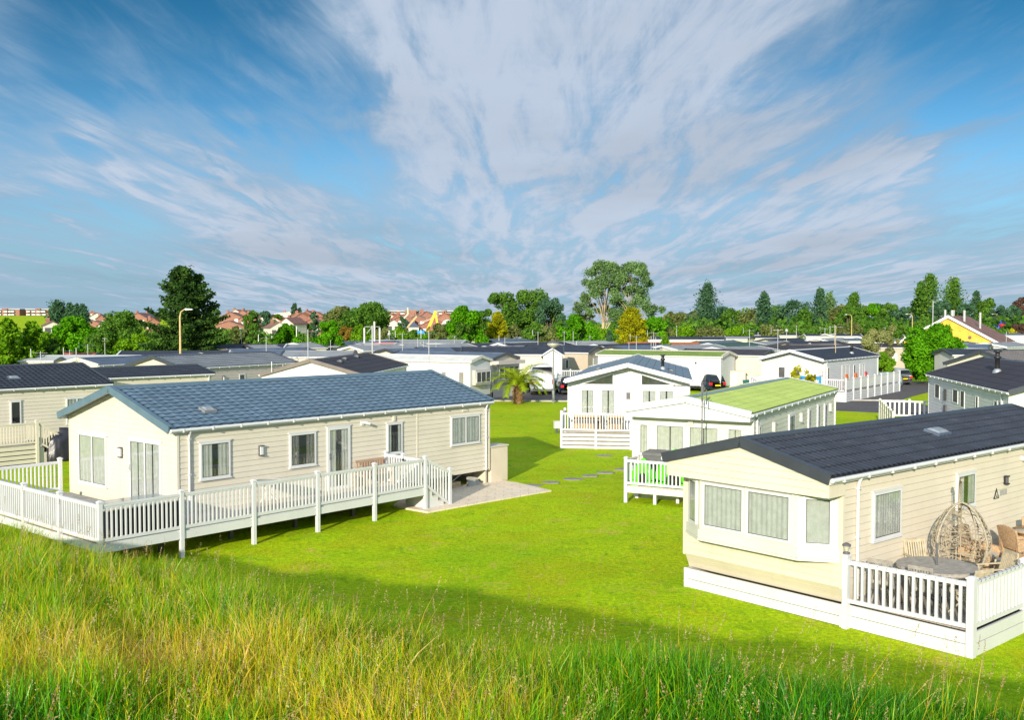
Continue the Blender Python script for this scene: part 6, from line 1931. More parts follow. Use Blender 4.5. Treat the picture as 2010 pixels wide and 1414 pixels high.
for (cx, yt, wp, lb, mt) in ((470, 640, 62, 'olive bush right of the big cypress', L_OLIVE), (500, 648, 44, 'mid green bush under the red-roofed houses', L_MID)):
    tree('shrub_tree', lb, cx, yt, wp, 150, 'shrub', mt, 2200, .45)
tree('broadleaf_tree', 'green tree with forked crown behind the black-fronted chalet', 560, 634, 66, 128, 'broad', L_VIVID, 4500, .36, .12)
tree('broadleaf_tree', 'round vivid green tree with leafy stem in the left middle rows', 644, 627, 62, 126, 'broad', L_VIVID, 5000, .34, .10)
tree('broadleaf_tree', 'light green tree left of the phone mast', 703, 636, 48, 140, 'broad', L_BRIGHT, 2800, .4, .1)
tree('shrub_tree', 'russet-tinged hedge tree between the round tree and the light green one', 680, 640, 36, 150, 'shrub', leafmat('russet_leaf', (.10, .06, .01), (.30, .20, .03)), 1400, .45)
tree('cypress_mass', 'broad dark dome of trees on the skyline left of the brick flats', 727, 593, 92, 280, 'broad', L_MID, 5500, .75, .05, zbase=1)
tree('broadleaf_tree', 'lower olive dome of trees left of the dark skyline dome', 672, 601, 78, 285, 'broad', L_OLIVE, 3600, .75, .05, zbase=1)
tree('broadleaf_tree', 'small round dark tree at the left end of the skyline domes', 618, 610, 22, 290, 'broad', L_BLUE, 1200, .75, .05, zbase=1)
tree('broadleaf_tree', 'dark trees filling the dip between the two skyline domes', 697, 604, 80, 270, 'broad', L_MID, 2600, .75, .02, zbase=1)
tree('conifer_tree', 'dark pointed tree above the white house on the skyline', 578, 597, 14, 480, 'poplar', L_BLUE, 900, 1.0, .1, zbase=3)
tree('conifer_tree', 'shorter dark pointed tree beside the taller one above the white house', 588, 606, 10, 480, 'poplar', L_BLUE, 600, 1.0, .1, zbase=3)
for i, (cx, yt, wp, mt, lb) in enumerate([(493, 607, 34, L_MID, 'dark green tree between the red houses right of the big cypress'), (520, 611, 34, L_BLUE, 'bluish tree behind the red houses'), (545, 617, 24, L_MID, 'small tree beside the white house on the skyline'), (600, 632, 30, L_MID, 'dark bush below the red brick houses')]):
    tree('broadleaf_tree', lb, cx, yt, wp, 400, 'broad', mt, 1200, 1.0, .05, zbase=2)
# ---- middle
for (cx, yt, wp, Y, kd, mt, n_, ls, lb) in [
 (752, 642, 40, 160, 'shrub', L_OLIVE, 1800, .45, 'olive bush right of the phone mast'),
 (783, 640, 50, 165, 'shrub', L_BRIGHT, 2200, .45, 'light green bush under the tan ride arm'),
 (812, 648, 46, 165, 'shrub', L_MID, 1800, .45, 'green bush below the blue awning'),
 (838, 652, 34, 150, 'shrub', L_VIVID, 1500, .42, 'vivid green bush among the middle roofs'),
 (790, 622, 22, 330, 'shrub', L_BLUE, 900, .8, 'dark bush before the middle brick flats'),
 (866, 636, 66, 170, 'shrub', L_OLIVE, 3000, .45, 'olive bush at the foot of the yellow ride'),
 (917, 601, 84, 150, 'broad', L_VIVID, 7000, .42, 'big leafy tree right of the yellow ride'),
 (908, 632, 50, 148, 'broad', L_MID, 2500, .42, 'lower left lobe tree of the big leafy one'),
 (950, 608, 50, 190, 'broad', L_MID, 2500, .5, 'mid green tree behind the yellow-green one'),
 (976, 614, 60, 158, 'cone', L_YEL, 6500, .34, 'yellow-green conifer left of the wide dark crown'),
 (985, 572, 84, 200, 'broad', L_MID, 4000, .5, 'left part of the wide dark crown in the centre'),
 (1042, 569, 128, 205, 'broad', L_MID, 8000, .52, 'widest dark green crown in the centre of the skyline'),
 (1078, 584, 74, 200, 'broad', L_BLUE, 3200, .5, 'right shoulder tree of the wide dark crown'),
 (1000, 636, 70, 160, 'shrub', L_OLIVE, 2600, .45, 'olive shrub behind the far dark roof with brown gable'),
 (1050, 632, 66, 158, 'shrub', L_MID, 2600, .45, 'mid green shrub left of the old street lamp head'),
 (1078, 640, 56, 150, 'shrub', L_OLIVE, 2200, .45, 'olive shrub right above the old street lamp head'),
 (1132, 611, 92, 150, 'broad', L_VIVID, 5200, .42, 'leafy green tree left of the tall bare-limbed pair'),
 (1098, 622, 44, 165, 'shrub', L_MID, 1800, .45, 'dark shrub filling behind the overhanging gable lodge'),
 (1180, 640, 60, 165, 'shrub', L_BRIGHT, 2200, .45, 'light shrub below the left bare-limbed tree'),
 (1196, 650, 34, 140, 'conifer', L_BLUE, 1500, .36, 'dark conifer tucked left of the golden one'),
 (1285, 618, 52, 190, 'shrub', L_VIVID, 2200, .5, 'vivid shrub right of the golden conifer')]:
    tree('broadleaf_tree' if kd == 'broad' else ('conifer_tree' if kd in ('conifer', 'cone') else 'shrub_tree'), lb, cx, yt, wp, Y, kd, mt, n_, ls, .1)
tree('golden_conifer', 'dense golden conifer below the tall bare-limbed trees', 1241, 607, 92, 132, 'cone', L_YEL, 16000, .28, .04, seed=77)
tree('conifer_shrub', 'low spreading green conifer before the long white caravan', 1306, 654, 44, 118, 'conifer', L_BRIGHT, 1800, .3, .05)
tree('eucalyptus_tree', 'left of the two tallest bare-limbed trees with airy crowns', 1187, 514, 122, 215, 'gum', L_GUM, 12000, .55, .34, BARKL, seed=31)
tree('eucalyptus_tree', 'right of the two tallest bare-limbed trees with airy crowns', 1243, 516, 130, 212, 'gum', L_GUM, 13000, .55, .30, BARKL, seed=34)
tree('eucalyptus_tree', 'smaller airy olive tree at the left of the tall pair', 1148, 580, 58, 218, 'gum', L_OLIVE, 3000, .5, .35, BARKL, seed=36)
# ---- wood along the right
right = [
 (1322, 612, 44, 'broad', L_OLIVE), (1352, 610, 40, 'broad', L_BLUE), (1376, 606, 40, 'broad', L_OLIVE), (1388, 561, 37, 'poplar', L_BLUE), (1414, 602, 44, 'broad', L_BLUE),
 (1446, 602, 50, 'broad', L_MID), (1474, 606, 40, 'broad', L_OLIVE), (1500, 577, 25, 'poplar', L_BLUE), (1521, 600, 36, 'broad', L_MID), (1560, 586, 58, 'broad', L_BLUE),
 (1590, 606, 44, 'broad', L_MID), (1611, 569, 20, 'poplar', L_BLUE), (1628, 577, 22, 'poplar', L_GUM), (1646, 598, 36, 'broad', L_OLIVE), (1676, 578, 24, 'poplar', L_MID), (1664, 596, 34, 'broad', L_MID),
 (1702, 596, 32, 'broad', L_MID), (1722, 593, 32, 'broad', L_VIVID), (1744, 594, 34, 'broad', L_MID), (1772, 600, 40, 'broad', L_BLUE), (1800, 588, 36, 'broad', L_MID), (1808, 556, 18, 'poplar', L_MID), (1824, 543, 34, 'poplar', L_MID),
 (1848, 584, 34, 'broad', L_BLUE), (1873, 551, 36, 'poplar', L_MID), (1872, 584, 46, 'broad', L_MID), (1900, 592, 36, 'broad', L_BLUE), (1917, 574, 18, 'poplar', L_BLUE), (1938, 585, 36, 'broad', L_MID), (1964, 598, 40, 'broad', L_BLUE), (1990, 600, 34, 'broad', L_BLUE), (2008, 582, 30, 'broad', L_PURP)]
adj = {L_OLIVE: 'olive', L_BLUE: 'bluish dark', L_MID: 'mid green', L_GUM: 'grey-green', L_VIVID: 'fresh green', L_PURP: 'copper-purple'}
marks = [(1322, 'right of the golden conifer'), (1388, 'near the tall poplar above the long white caravan'), (1450, 'over the cream caravans at right centre'), (1500, 'by the slender poplar right of centre'), (1560, 'around the big round dark crown'), (1620, 'by the twin slim poplars'), (1676, 'left above the sage shrubs'), (1722, 'above the sage shrubs'), (1772, 'left above the vivid green tree'), (1824, 'by the tallest poplar of the right wood'), (1873, 'behind the orange brick gable'), (1917, 'right of the orange brick gable'), (1964, 'above the fairground ride'), (2008, 'at the right edge')]
seen = {}
for i, (cx, yt, wp, kd, mt) in enumerate(right):
    mk = min(marks, key=lambda q: abs(q[0] - cx))[1]
    form = 'slim upright' if kd == 'poplar' else 'rounded'
    lb = f'{form} {adj[mt]} tree {mk}'
    k = seen.get(lb, 0); seen[lb] = k + 1
    if k: lb = lb.replace('tree', 'tree, farther right one,')
    Y = 270 + (i * 37 % 50)
    tree('poplar_tree' if kd == 'poplar' else 'broadleaf_tree', lb, cx, yt, wp * (1.5 if kd == 'broad' else 1.25), Y, kd, mt, 2600 if kd == 'broad' else 1900, .75, .03 if kd == 'broad' else .12, group='trees of the right-hand wood')
low = [(1335, 640, 60, L_BRIGHT), (1395, 642, 60, L_OLIVE), (1450, 640, 60, L_BRIGHT), (1508, 638, 56, L_OLIVE), (1565, 641, 60, L_MID), (1618, 634, 60, L_MID), (1665, 632, 60, L_OLIVE), (1712, 632, 50, L_MID), (1765, 630, 60, L_MID), (1815, 626, 60, L_MID), (1895, 630, 70, L_BLUE), (1945, 636, 60, L_MID), (1300, 640, 50, L_OLIVE), (2000, 634, 40, L_PURP), (1985, 646, 24, L_YEL)]
lnm = ['first from the left in front of the wood', 'below the tall poplar', 'over the cream rows', 'left of the big round crown', 'under the big round crown', 'under the twin slim poplars', 'left of the ochre street lamp', 'right of the ochre street lamp', 'under the wood left of the brick gable', 'behind the vivid green tree', 'right behind the brick gable ridge', 'left of the fairground ride', 'right beside the golden conifer', 'reddish at the right edge', 'yellowish beside the reddish one at the right edge']
for (cx, yt, wp, mt), lb in zip(low, lnm):
    tree('shrub_tree', 'low bushy tree ' + lb, cx, yt, wp * 1.25, 238, 'shrub', mt, 2200, .6, .02, group='bushy trees at the foot of the wood')
# ---- near right
tree('broadleaf_tree', 'big vivid green round tree beside the driveway on the right', 1832, 636, 122, 101, 'broad', L_VIVID, 34000, .20, .08, seed=55)
tree('sage_shrub', 'tall sage-coloured shrub left of the vivid green tree', 1722, 645, 70, 102, 'shrub', L_SAGE, 7000, .24, .03, seed=56)
tree('sage_shrub', 'smaller sage shrub behind the taller one', 1750, 636, 42, 122, 'shrub', L_SAGE, 3000, .26, .03, seed=57)
tree('green_shrub', 'green bush at the foot of the tall sage shrub', 1732, 690, 52, 99, 'shrub', L_BRIGHT, 3600, .22, .02, seed=58)
tree('sapling', 'thin yellow-green sapling behind the lime roof ridge', 1573, 716, 62, 76, 'open', L_YEL, 520, .22, .25, seed=59)
# ---- palm
X, Y = at(1016, 793)
t = thing('palm_tree', 'squat date palm with arching yellow-green fronds by the road', 'palm tree', (X, Y, 0))
mb = MB(); prof = []
for i in range(13):
    z = i * .12; prof += [(.30 + (.08 if i % 2 else 0) - .06 * (i / 12), z)]
mb.lathe(prof, n=18); rg = random.Random(2)
for i in range(60):
    a = rg.uniform(0, 2 * PI); z = rg.uniform(.1, 1.4); mb.bar((.28 * math.cos(a), .28 * math.sin(a), z), (.42 * math.cos(a), .42 * math.sin(a), z + .14), .09, .05)
mb.build('trunk', pm('palm_trunk', (.22, .12, .05), .9, .4, 6, bump=.5, bscale=20), t)
fr = []
rgn = np.random.default_rng(4)
for i in range(30):
    a = i * 2.399; el = 1.45 - .8 * (i / 30) ** .9; ln = 2.65 + rgn.uniform(-.4, .5)
    vs = []; fs = []; tn = []
    mbf = MB(); prev = Vector((.1 * math.cos(a), .1 * math.sin(a), 1.30)); e = el; pts = [prev]
    for k in range(14):
        e -= .085 + .03 * (i / 30) + .010 * k * .4; st = ln / 14
        prev = prev + Vector((math.cos(a) * math.cos(e), math.sin(a) * math.cos(e), math.sin(e))) * st; pts.append(prev)
    mbf.tube(pts, [.035 * (1 - k / 16) + .004 for k in range(len(pts))], 5, caps=False)
    V = []; Qs = []; T_ = []
    side = Vector((-math.sin(a), math.cos(a), 0))
    for k in range(2, len(pts) - 1):
        for sub in (0, .33, .66):
            c = pts[k].lerp(pts[k + 1], sub); d = (pts[k + 1] - pts[k]).normalized()
            ll = .52 * math.sin(PI * (k + sub) / (len(pts) + .5)) ** .6
            for s_ in (-1, 1):
                tip = c + (side * s_ * .8 + d * .75 + Vector((0, 0, .25 - .5 * rgn.uniform()))).normalized() * ll
                wv = d * .036
                b0 = len(mbf.v); mbf.add([tuple(c - wv), tuple(c + wv), tuple(tip + wv * .2), tuple(tip - wv * .2)], [(0, 1, 2, 3)])
    o = mbf.build('frond', L_PALM, t)
    at_ = o.data.attributes.new('tone', 'FLOAT', 'POINT'); at_.data.foreach_set('value', np.clip(rgn.uniform(.1, .9, len(mbf.v)) * .6 + .2 * (1 - i / 30) - (.05), 0, 1).astype(np.float32))
# second low palm-like plant
t2 = tree('yellow_shrub', 'low yellow-green spreading plant left of the palm', 975, 752, 42, 84, 'shrub', L_YEL, 1400, .16, .02, seed=60)

# ================================================================== far town on the left
def house(px, ybase_, Y, w_, d_, hh, rise, roof, wall, rz, label, zb=None, nm='house', hip=False):
    x, _, z0_ = atY(px, ybase_, Y); w_ *= .60; hh *= .62; rise *= .58
    t = thing(nm, label, 'house', (x, Y, z0_), rz, 'houses of the far town')
    mb = MB(); mb.box(-w_ / 2, w_ / 2, 0, d_, -6, hh); mb.prism([(-w_ / 2, hh), (w_ / 2, hh), (0, hh + rise)], 0, d_, axis='y') if not hip else None
    mb.build('wall', wall, t)
    mb = MB(); o = .4
    if hip:
        mb.add([(-w_ / 2 - o, -o, hh), (w_ / 2 + o, -o, hh), (w_ / 2 + o, d_ + o, hh), (-w_ / 2 - o, d_ + o, hh), (-w_ / 6, d_ / 2, hh + rise), (w_ / 6, d_ / 2, hh + rise)], [(0, 1, 5, 4), (1, 2, 5), (2, 3, 4, 5), (3, 0, 4), (3, 2, 1, 0)])
    else:
        for sg in (-1, 1):
            xa = sg * (w_ / 2 + o); mb.hexa([(xa, -o, hh - .3), (0, -o, hh + rise), (0, d_ + o, hh + rise), (xa, d_ + o, hh - .3), (xa, -o, hh - .05), (0, -o, hh + rise + .25), (0, d_ + o, hh + rise + .25), (xa, d_ + o, hh - .05)])
    rf = mb.build('roof', roof, t)
    mb = MB(); mb.box(-w_ * .22 - .5, -w_ * .22 + .5, d_ * .4, d_ * .4 + 1, hh + rise * .3, hh + rise + 1.2); mb.build('chimney', BRICK, rf)
    for fx in (-.27, .27):
        mb = MB(); mb.box(fx * w_ - .8, fx * w_ + .8, -.08, -.01, hh - 2.4, hh - .9); mb.build('window', WHITE if wall is BRICK else DARKI2, t)
    return t


def flats(px0, px1, ytop, ybase_, Y, cols, label, blocks, floors=3):
    x0, _, zt_ = atY(px0, ytop, Y); x1, _, z0_ = atY(px1, ybase_, Y)
    t = thing('block_of_flats', label, 'flats', (x0, Y, z0_), 0, 'brick flats on the skyline')
    Wd = x1 - x0; H = zt_ - z0_; mb = MB(); mb.box(0, Wd, 0, 12, -8, H); mb.box(Wd * blocks[0], Wd * blocks[1], -1.2, 12, -8, H * 1.12); mb.build('wall', BRICK, t)
    mb = MB(); mb.box(-.4, Wd + .4, -.4, 12.4, H + .002, H + .5); mb.build('roof', R_LIGHT, t)
    fh = H / floors
    for f in range(floors):
        for c0, c1 in cols:
            mb = MB(); mb.box(Wd * c0, Wd * c1, -1.5, -.02 if not (c0 < blocks[1] and c1 > blocks[0]) else -1.22, f * fh + fh * .15, f * fh + fh * .52); mb.build('balcony', WHITE, t)
            mb = MB(); mb.box(Wd * c0, Wd * c1, -.12 if not (c0 < blocks[1] and c1 > blocks[0]) else -1.32, -.02 if not (c0 < blocks[1] and c1 > blocks[0]) else -1.21, f * fh + fh * .56, f * fh + fh * .9); mb.build('window', DARKI2, t)
    return t


flats(-6, 38.5, 608, 626, 640, [(.0, .22), (.34, .5), (.54, .66), (.68, .8)], 'brick block of flats at the far left edge of the hilltop', (.26, .5))
flats(51, 95, 608, 626, 640, [(.06, .22), (.3, .46), (.52, .66), (.7, .92)], 'brick block of flats beside the bluish poplars on the hilltop', (.45, .68))
flats(760, 818, 611.5, 632, 520, [(.05, .2), (.24, .42), (.46, .6)], 'brick flats on the skyline right of the dark dome trees', (.62, .99))
flats(860, 905, 611.5, 632, 520, [(.05, .3), (.36, .6), (.66, .95)], 'brick flats on the skyline half behind the big leafy tree', (.3, .36))
HS = [
 (182, 626, 560, 16, 9, 3.0, 2.4, R_TERR, WALLW, .1, 'white-walled terrace with brown roof right of the bluish poplars'),
 (198, 632, 500, 8, 8, 2.4, 3.0, R_TERR, BRICK, .3, 'small orange-gabled house left of the round mid green tree', 0),
 (180, 641, 470, 20, 9, 2.0, 2.2, R_TERR, BRICK, .05, 'long low brick roof behind the hedge right of the poplars'),
 (102, 646, 300, 7, 6, 2.0, 1.6, R_TERR, WALLW, .5, 'lone brown-roofed white house in the left field'),
 (284, 632, 480, 9, 8, 4, 2.4, R_SLATE, BRICK, -.3, 'slate-roofed house left of the big cypress'),
 (300, 641, 420, 9, 8, 2.4, 3, R_ORANGE, BRICK, .4, 'orange-gabled house peeping left under the big cypress'),
 (452, 632, 480, 18, 10, 3.6, 4.0, R_TERR, BRICK, .0, 'long brick house with twin white gables right of the big cypress'),
 (448, 645, 430, 20, 9, 2.0, 3.2, R_TERR, BRICK, .05, 'broad tiled roof under the twin-gabled house'),
 (486, 634, 450, 14, 9, 3.0, 4.0, R_TERR, BRICK, -.3, 'pink-roofed house right of the twin-gabled one'),
 (492, 648, 400, 15, 9, 1.4, 3.4, R_ORANGE, WALLW, .2, 'red hipped roof house in front of the pink-roofed one'),
 (514, 648, 410, 13, 9, 2.4, 3.0, R_TERR, WALLW, .1, 'brown hipped house right of the red hipped roof'),
 (531, 637, 440, 15, 9, 4.6, 1.6, R_TERR, WALLW, .0, 'wide white house with brown roof in the far town'),
 (548, 655, 380, 12, 9, 3.6, 3.6, R_TERR, WALLW, .5, 'white-gabled house left of the black-and-white one'),
 (562, 650, 390, 11, 9, 4.6, 3.8, R_TERR, WALLW, -.4, 'black-and-white gabled house in the far town'),
 (567, 630, 520, 24, 9, 6.0, 1.0, R_WHITE, WALLW, .0, 'large white flat-topped house on the skyline'),
 (592, 640, 430, 15, 10, 4.4, 4.4, R_TERR, BRICK, .25, 'tall red brick house with chimney on the skyline'),
 (610, 645, 400, 14, 9, 2.4, 3.6, R_TERR, BRICK, -.15, 'red brick house right of the tall one'),
 (628, 641, 420, 14, 9, 3.0, 3.4, R_TERR, BRICK, .1, 'orange brick house against the olive dome of trees'),
 (838, 638, 430, 14, 10, 4.5, 5.2, R_TERR, BRICK, .1, 'tall brick gable behind the yellow ride'),
 (818, 640, 410, 14, 10, 4.5, 2.5, R_TAN, BRICK, .0, 'grey-roofed building left of the tall brick gable'),
 (780, 636, 400, 8, 9, 3.4, 2.6, R_ORANGE, BRICK, -.2, 'small orange-roofed house before the left middle flats'),
 (772, 646, 360, 8, 8, 3.0, 2.4, R_TERR, WALLW, .2, 'white house with brown roof right of the dark dome trees'),
 (806, 648, 330, 9, 8, 1.6, 3.0, R_SLATE, WALLW, .1, 'slate pyramid-roofed house under the tan ride arm'),
 (850, 646, 340, 17, 9, 1.6, 3.8, R_ORANGE, BRICK, .0, 'broad orange roof right behind the yellow ride legs'),
]
for (cx, yb, Y, lb, rf, wl) in [(462, 626, 560, 'orange-roofed house highest right of the big cypress', R_ORANGE, WALLW), (476, 628, 540, 'brick house at the top of the far town by the dark trees', R_TERR, BRICK), (505, 634, 500, 'small white house under the bluish tree in the far town', R_TERR, WALLW), (521, 642, 430, 'brown-roofed house above the aerial of the red-edged caravan', R_TERR, WALLW),
               (538, 648, 400, 'white-walled house left of the forked green tree', R_ORANGE, WALLW), (583, 636, 460, 'red house directly under the pointed skyline tree', R_ORANGE, BRICK), (602, 630, 520, 'red-roofed house highest between the skyline tree and the domes', R_TERR, BRICK), (619, 634, 480, 'small orange house left end of the dark domes', R_ORANGE, BRICK),
               (765, 640, 420, 'orange house just right of the dark domes', R_ORANGE, WALLW), (792, 642, 400, 'brick house left of the tan boom', R_TERR, BRICK), (828, 634, 470, 'brick house between the tan boom and the yellow ride', R_TERR, BRICK), (872, 641, 400, 'orange-roofed house right of the yellow ride', R_ORANGE, BRICK), (190, 634, 520, 'brown-roofed house in the middle of the left hillside group', R_TERR, WALLW), (270, 636, 470, 'small house between the round tree and the cypress', R_TERR, BRICK)]:
    HS.append((cx, yb, Y, 15, 9, 4.2, 4.2, rf, wl, .3 * math.sin(cx), lb))
for q in HS: house(*q[:11], hip=(q[10].find('hipped') >= 0 or q[10].find('pyramid') >= 0))
# fairground rides
Y = 300
t = thing('fairground_ride', 'yellow A-shaped fairground ride rising over the trees', 'fairground ride', (*atY(853, 640, Y)[:2], 0))
z1_ = atY(853, 613, Y)[2]; x0 = (838 - 853) * Y / FPX; x1 = (864 - 853) * Y / FPX; xt = (855 - 853) * Y / FPX
for (xa, wd) in ((x0, .85), (x1, .6)):
    mb = MB(); mb.bar((xa, 0, 0 if xa > 0 else 3.5), (xt, 0, z1_), wd, wd * .7, up=(0, 1, 0))
    mb.build('leg', YELRIDE, t)
mb = MB(); mb.tube([(xt, -.6, z1_ - .1), (xt, .6, z1_ - .1)], .55, 14); mb.build('hub', YELRIDE, t)
mb = MB(); mb.bar((x0 - 2.6, .5, z1_ * .62), (xt, .5, z1_ * .85), .25, .2); mb.build('brace', POLEW, t)
mb = MB(); mb.box(x0 - 1, x1 + 1, -.8, .8, 0, 2.2); mb.build('base', BLUEP, t)
t = thing('ride_arm', 'tan slanting boom of a fairground ride left of the yellow one', 'fairground ride', (*atY(804, 640, 290)[:2], 0))
mb = MB(); mb.bar((-2.2, 0, 3), (2.1, 0, atY(815, 621, 290)[2]), .55, .5); mb.box(-2.8, -1.6, -.5, .5, 0, 3.2); mb.build('boom', pm('tan_steel', (.5, .34, .16), .6), t)
mb = MB(); mb.tube([(-1.6, .1, 7.4), (-.4, .1, 8.6), (-.5, .1, 10.5)], .3, 8); mb.build('arm', YELW, t)
t = thing('blue_awning', 'small blue stall awning at the foot of the yellow ride', 'awning', (*atY(826, 648, 260)[:2], 0))
mb = MB(); mb.hexa([(-1.1, -1, 3.3), (1.1, -1, 3.3), (1.1, 1, 3.3), (-1.1, 1, 3.3), (-.8, -.6, 4.1), (.8, -.6, 4.1), (.8, .6, 4.1), (-.8, .6, 4.1)]); mb.build('canopy', BLUEP, t)
for x in (-1, 1): mb = MB(); mb.box(x - .08, x + .08, -.9, -.75, 0, 3.3); mb.build('post', POLEW, t)
t = thing('dome_tent', 'white dome behind the right leg of the yellow ride', 'dome', (*atY(879, 640, 330)[:2], 0))
mb = MB(); mb.lathe([(2.2, 0), (2.2, 5.2), (2.0, 6.0), (1.4, 6.8), (.6, 7.2), (.001, 7.3)], n=20); mb.build('shell', WALLW, t)
Y = 255
t = thing('fairground_ride', 'blue and red fairground ride with white canopy near the right edge', 'fairground ride', (*atY(1962, 640, Y)[:2], 0))
mb = MB(); z1_ = atY(1962, 630, Y)[2]
for k in range(10):
    a = k * PI / 5; mb.bar((0, 0, z1_ - 1.3), (1.9 * math.cos(a), .2, z1_ - 1.3 + 1.3 * math.sin(a)), .3, .3)
mb.build('arm', pm('ride_blue', (.02, .08, .40), .5), t)
mb = MB(); mb.lathe([(.001, -.5), (.9, -.4), (1.1, 0), (.9, .4), (.001, .5)], (.8, -.3, z1_ - 1.2), 12); mb.build('hub', pm('ride_red', (.5, .02, .03), .5), t)
mb = MB(); mb.box(-1.8, 3.2, -1, 1, z1_ - 2.7, z1_ - 2.3); mb.box(-1.5, -1.1, -1, 1, 0, z1_ - 2.7); mb.build('canopy', WALLW, t)
mb = MB(); mb.bar((-2.2, 0, 2.0), (-1.4, 0, z1_ - .5), .25, .25); mb.build('leg', BLUEP, t)

# hedges and undergrowth between the rows and the town: nobody could count it
rg = np.random.default_rng(91)
cen = []
for _ in range(420):
    Y = rg.uniform(170, 420); px = rg.uniform(-60, 1330) if rg.uniform() < .6 else rg.uniform(1280, 2080)
    if px > 1040: Y = rg.uniform(245, 330)
    X = (px - 1005) / FPX * Y; r = rg.uniform(2.5, 6)
    m = 70
    d = rg.normal(size=(m, 3)); d /= np.linalg.norm(d, axis=1)[:, None]
    z0_ = float(ground_z(X, Y)); hh = rg.uniform(2.0, 3.8)
    if px > 1040: hh = rg.uniform(4, 8)
    cen.append(np.array([X, Y, z0_ + hh * .45]) + d * np.array([r, r, hh * .55]))
cen = np.concatenate(cen); V, Qs = leaves(rg, cen, 1.0, .3)
o = mobj('hedge_undergrowth', qmesh('hedge_undergrowth', V, Qs, L_MID, np.repeat(rg.uniform(0, .8, len(cen)), 4))); o['kind'] = 'stuff'
tag(o, 'dark hedges and undergrowth between the caravan rows and the far town', 'hedge')

# ================================================================== tall grass on the bank
GMAT, t_, bs_ = newmat('tall_grass_blades')
a_ = t_.n('ShaderNodeAttribute'); a_.attribute_name = 'tone'
col = t_.ramp(a_.outputs['Fac'], [(0, (.012, .085, .001)), (.2, (.045, .28, .001)), (.42, (.17, .44, .001)), (.60, (.46, .54, .004)), (.78, (.76, .50, .012)), (1, (.68, .48, .16))])
t_.t.nodes.remove(bs_)
d_ = t_.n('ShaderNodeBsdfDiffuse'); tl_ = t_.n('ShaderNodeBsdfTranslucent'); gl_ = t_.n('ShaderNodeBsdfGlossy'); gl_.inputs['Roughness'].default_value = .45
t_.link(col, d_.inputs[0]); t_.link(col, tl_.inputs[0]); gl_.inputs[0].default_value = (.5, .5, .4, 1)
m1 = t_.n('ShaderNodeMixShader'); m1.inputs[0].default_value = .35; t_.link(d_.outputs[0], m1.inputs[1]); t_.link(tl_.outputs[0], m1.inputs[2])
m2 = t_.n('ShaderNodeMixShader'); m2.inputs[0].default_value = .06; t_.link(m1.outputs[0], m2.inputs[1]); t_.link(gl_.outputs[0], m2.inputs[2])
t_.link(m2.outputs[0], t_.t.nodes['Material Output'].inputs[0])


def nz(x, y, s=0):
    return (np.sin(x * 1.7 + s) * np.cos(y * 1.3 + s * 2) + .6 * np.sin(x * 3.9 + y * 2.1 + s) + .4 * np.cos(x * 7.3 - y * 6.1 + 3 * s)) / 2


def blades(rg, X, Y, hgt, wid, tone, lean, seg=4, droop=.5, ldir=None):
    n = len(X); Z = ground_z(X, Y) - .02
    th = rg.uniform(0, 2 * PI, n) if ldir is None else ldir
    ph = rg.uniform(0, 2 * PI, n)
    sx, sy = np.cos(ph), np.sin(ph)
    V = np.empty((n, (seg + 1) * 2, 3))
    for k in range(seg + 1):
        f = k / seg
        off = lean * hgt * (f ** 1.8)
        zz_ = hgt * (f - droop * lean * f ** 3 * .6)
        cx = X + np.cos(th) * off; cy = Y + np.sin(th) * off; cz = Z + zz_
        wk = wid * (1 - f ** 1.5 * .92) / 2
        V[:, 2 * k] = np.stack([cx - sx * wk, cy - sy * wk, cz], 1); V[:, 2 * k + 1] = np.stack([cx + sx * wk, cy + sy * wk, cz], 1)
    b = (np.arange(n) * (seg + 1) * 2)[:, None]
    q = np.concatenate([b + np.array([[2 * k, 2 * k + 1, 2 * k + 3, 2 * k + 2]]) for k in range(seg)], 1).reshape(-1, 4)
    tn = np.repeat(tone, (seg + 1) * 2).reshape(n, -1) + np.linspace(-.06, .10, seg + 1).repeat(2)[None]
    return V.reshape(-1, 3), q, np.clip(tn, 0, 1).ravel(), np.stack([X + np.cos(th) * lean * hgt, Y + np.sin(th) * lean * hgt, Z + hgt * (1 - droop * lean * .6)], 1), th


def scatter(rg, n, ymin=2.3, ymax=1.6):
    """points on the bank inside what can be seen from about the camera, with a margin"""
    Y = rg.uniform(ymin, 13, n * 3); X = rg.uniform(-.62, .62, n * 3) * Y + rg.uniform(-1.0, 1.0, n * 3)
    w_ = Y / 13
    keep = (Y < crest_y(X) + ymax) & (rg.uniform(0, 1, n * 3) < np.clip(w_ * 2.2, .35, 1))
    return X[keep][:n], Y[keep][:n]


rg = np.random.default_rng(5)
X, Y = scatter(rg, 190000)
gs = lambda x0, y0, rx, ry: np.exp(-((X - x0) / rx) ** 2 - ((Y - y0) / ry) ** 2)
straw = .5 * nz(X, Y, 1.0) + 1.3 * gs(-1.9, 5.1, 1.5, .55) + 1.4 * gs(-.45, 3.9, .6, .45) + .8 * gs(1.8, 3.5, .4, .3) + .4 * gs(-.9, 4.4, .6, .3)
lush = gs(-1.8, 3.6, .9, .55) + .8 * gs(-1.0, 3.5, .4, .3) + .5 * gs(.9, 3.6, .5, .4)
tone = np.clip(.34 + .05 * np.clip(Y - 5, 0, 2) + .20 * nz(X, Y, 4) + rg.normal(0, .16, len(X)) + .27 * np.clip(straw, -.5, 1.3) - .32 * lush - .20 * np.clip(X / 1.5, 0, 1), 0, 1)  # darker towards the right: the shade there is put into the blade tone
dry = rg.uniform(0, 1, len(X)) < .05 + .14 * np.clip(straw, 0, 1); tone[dry] = np.clip(tone[dry] + .32, 0, .98)
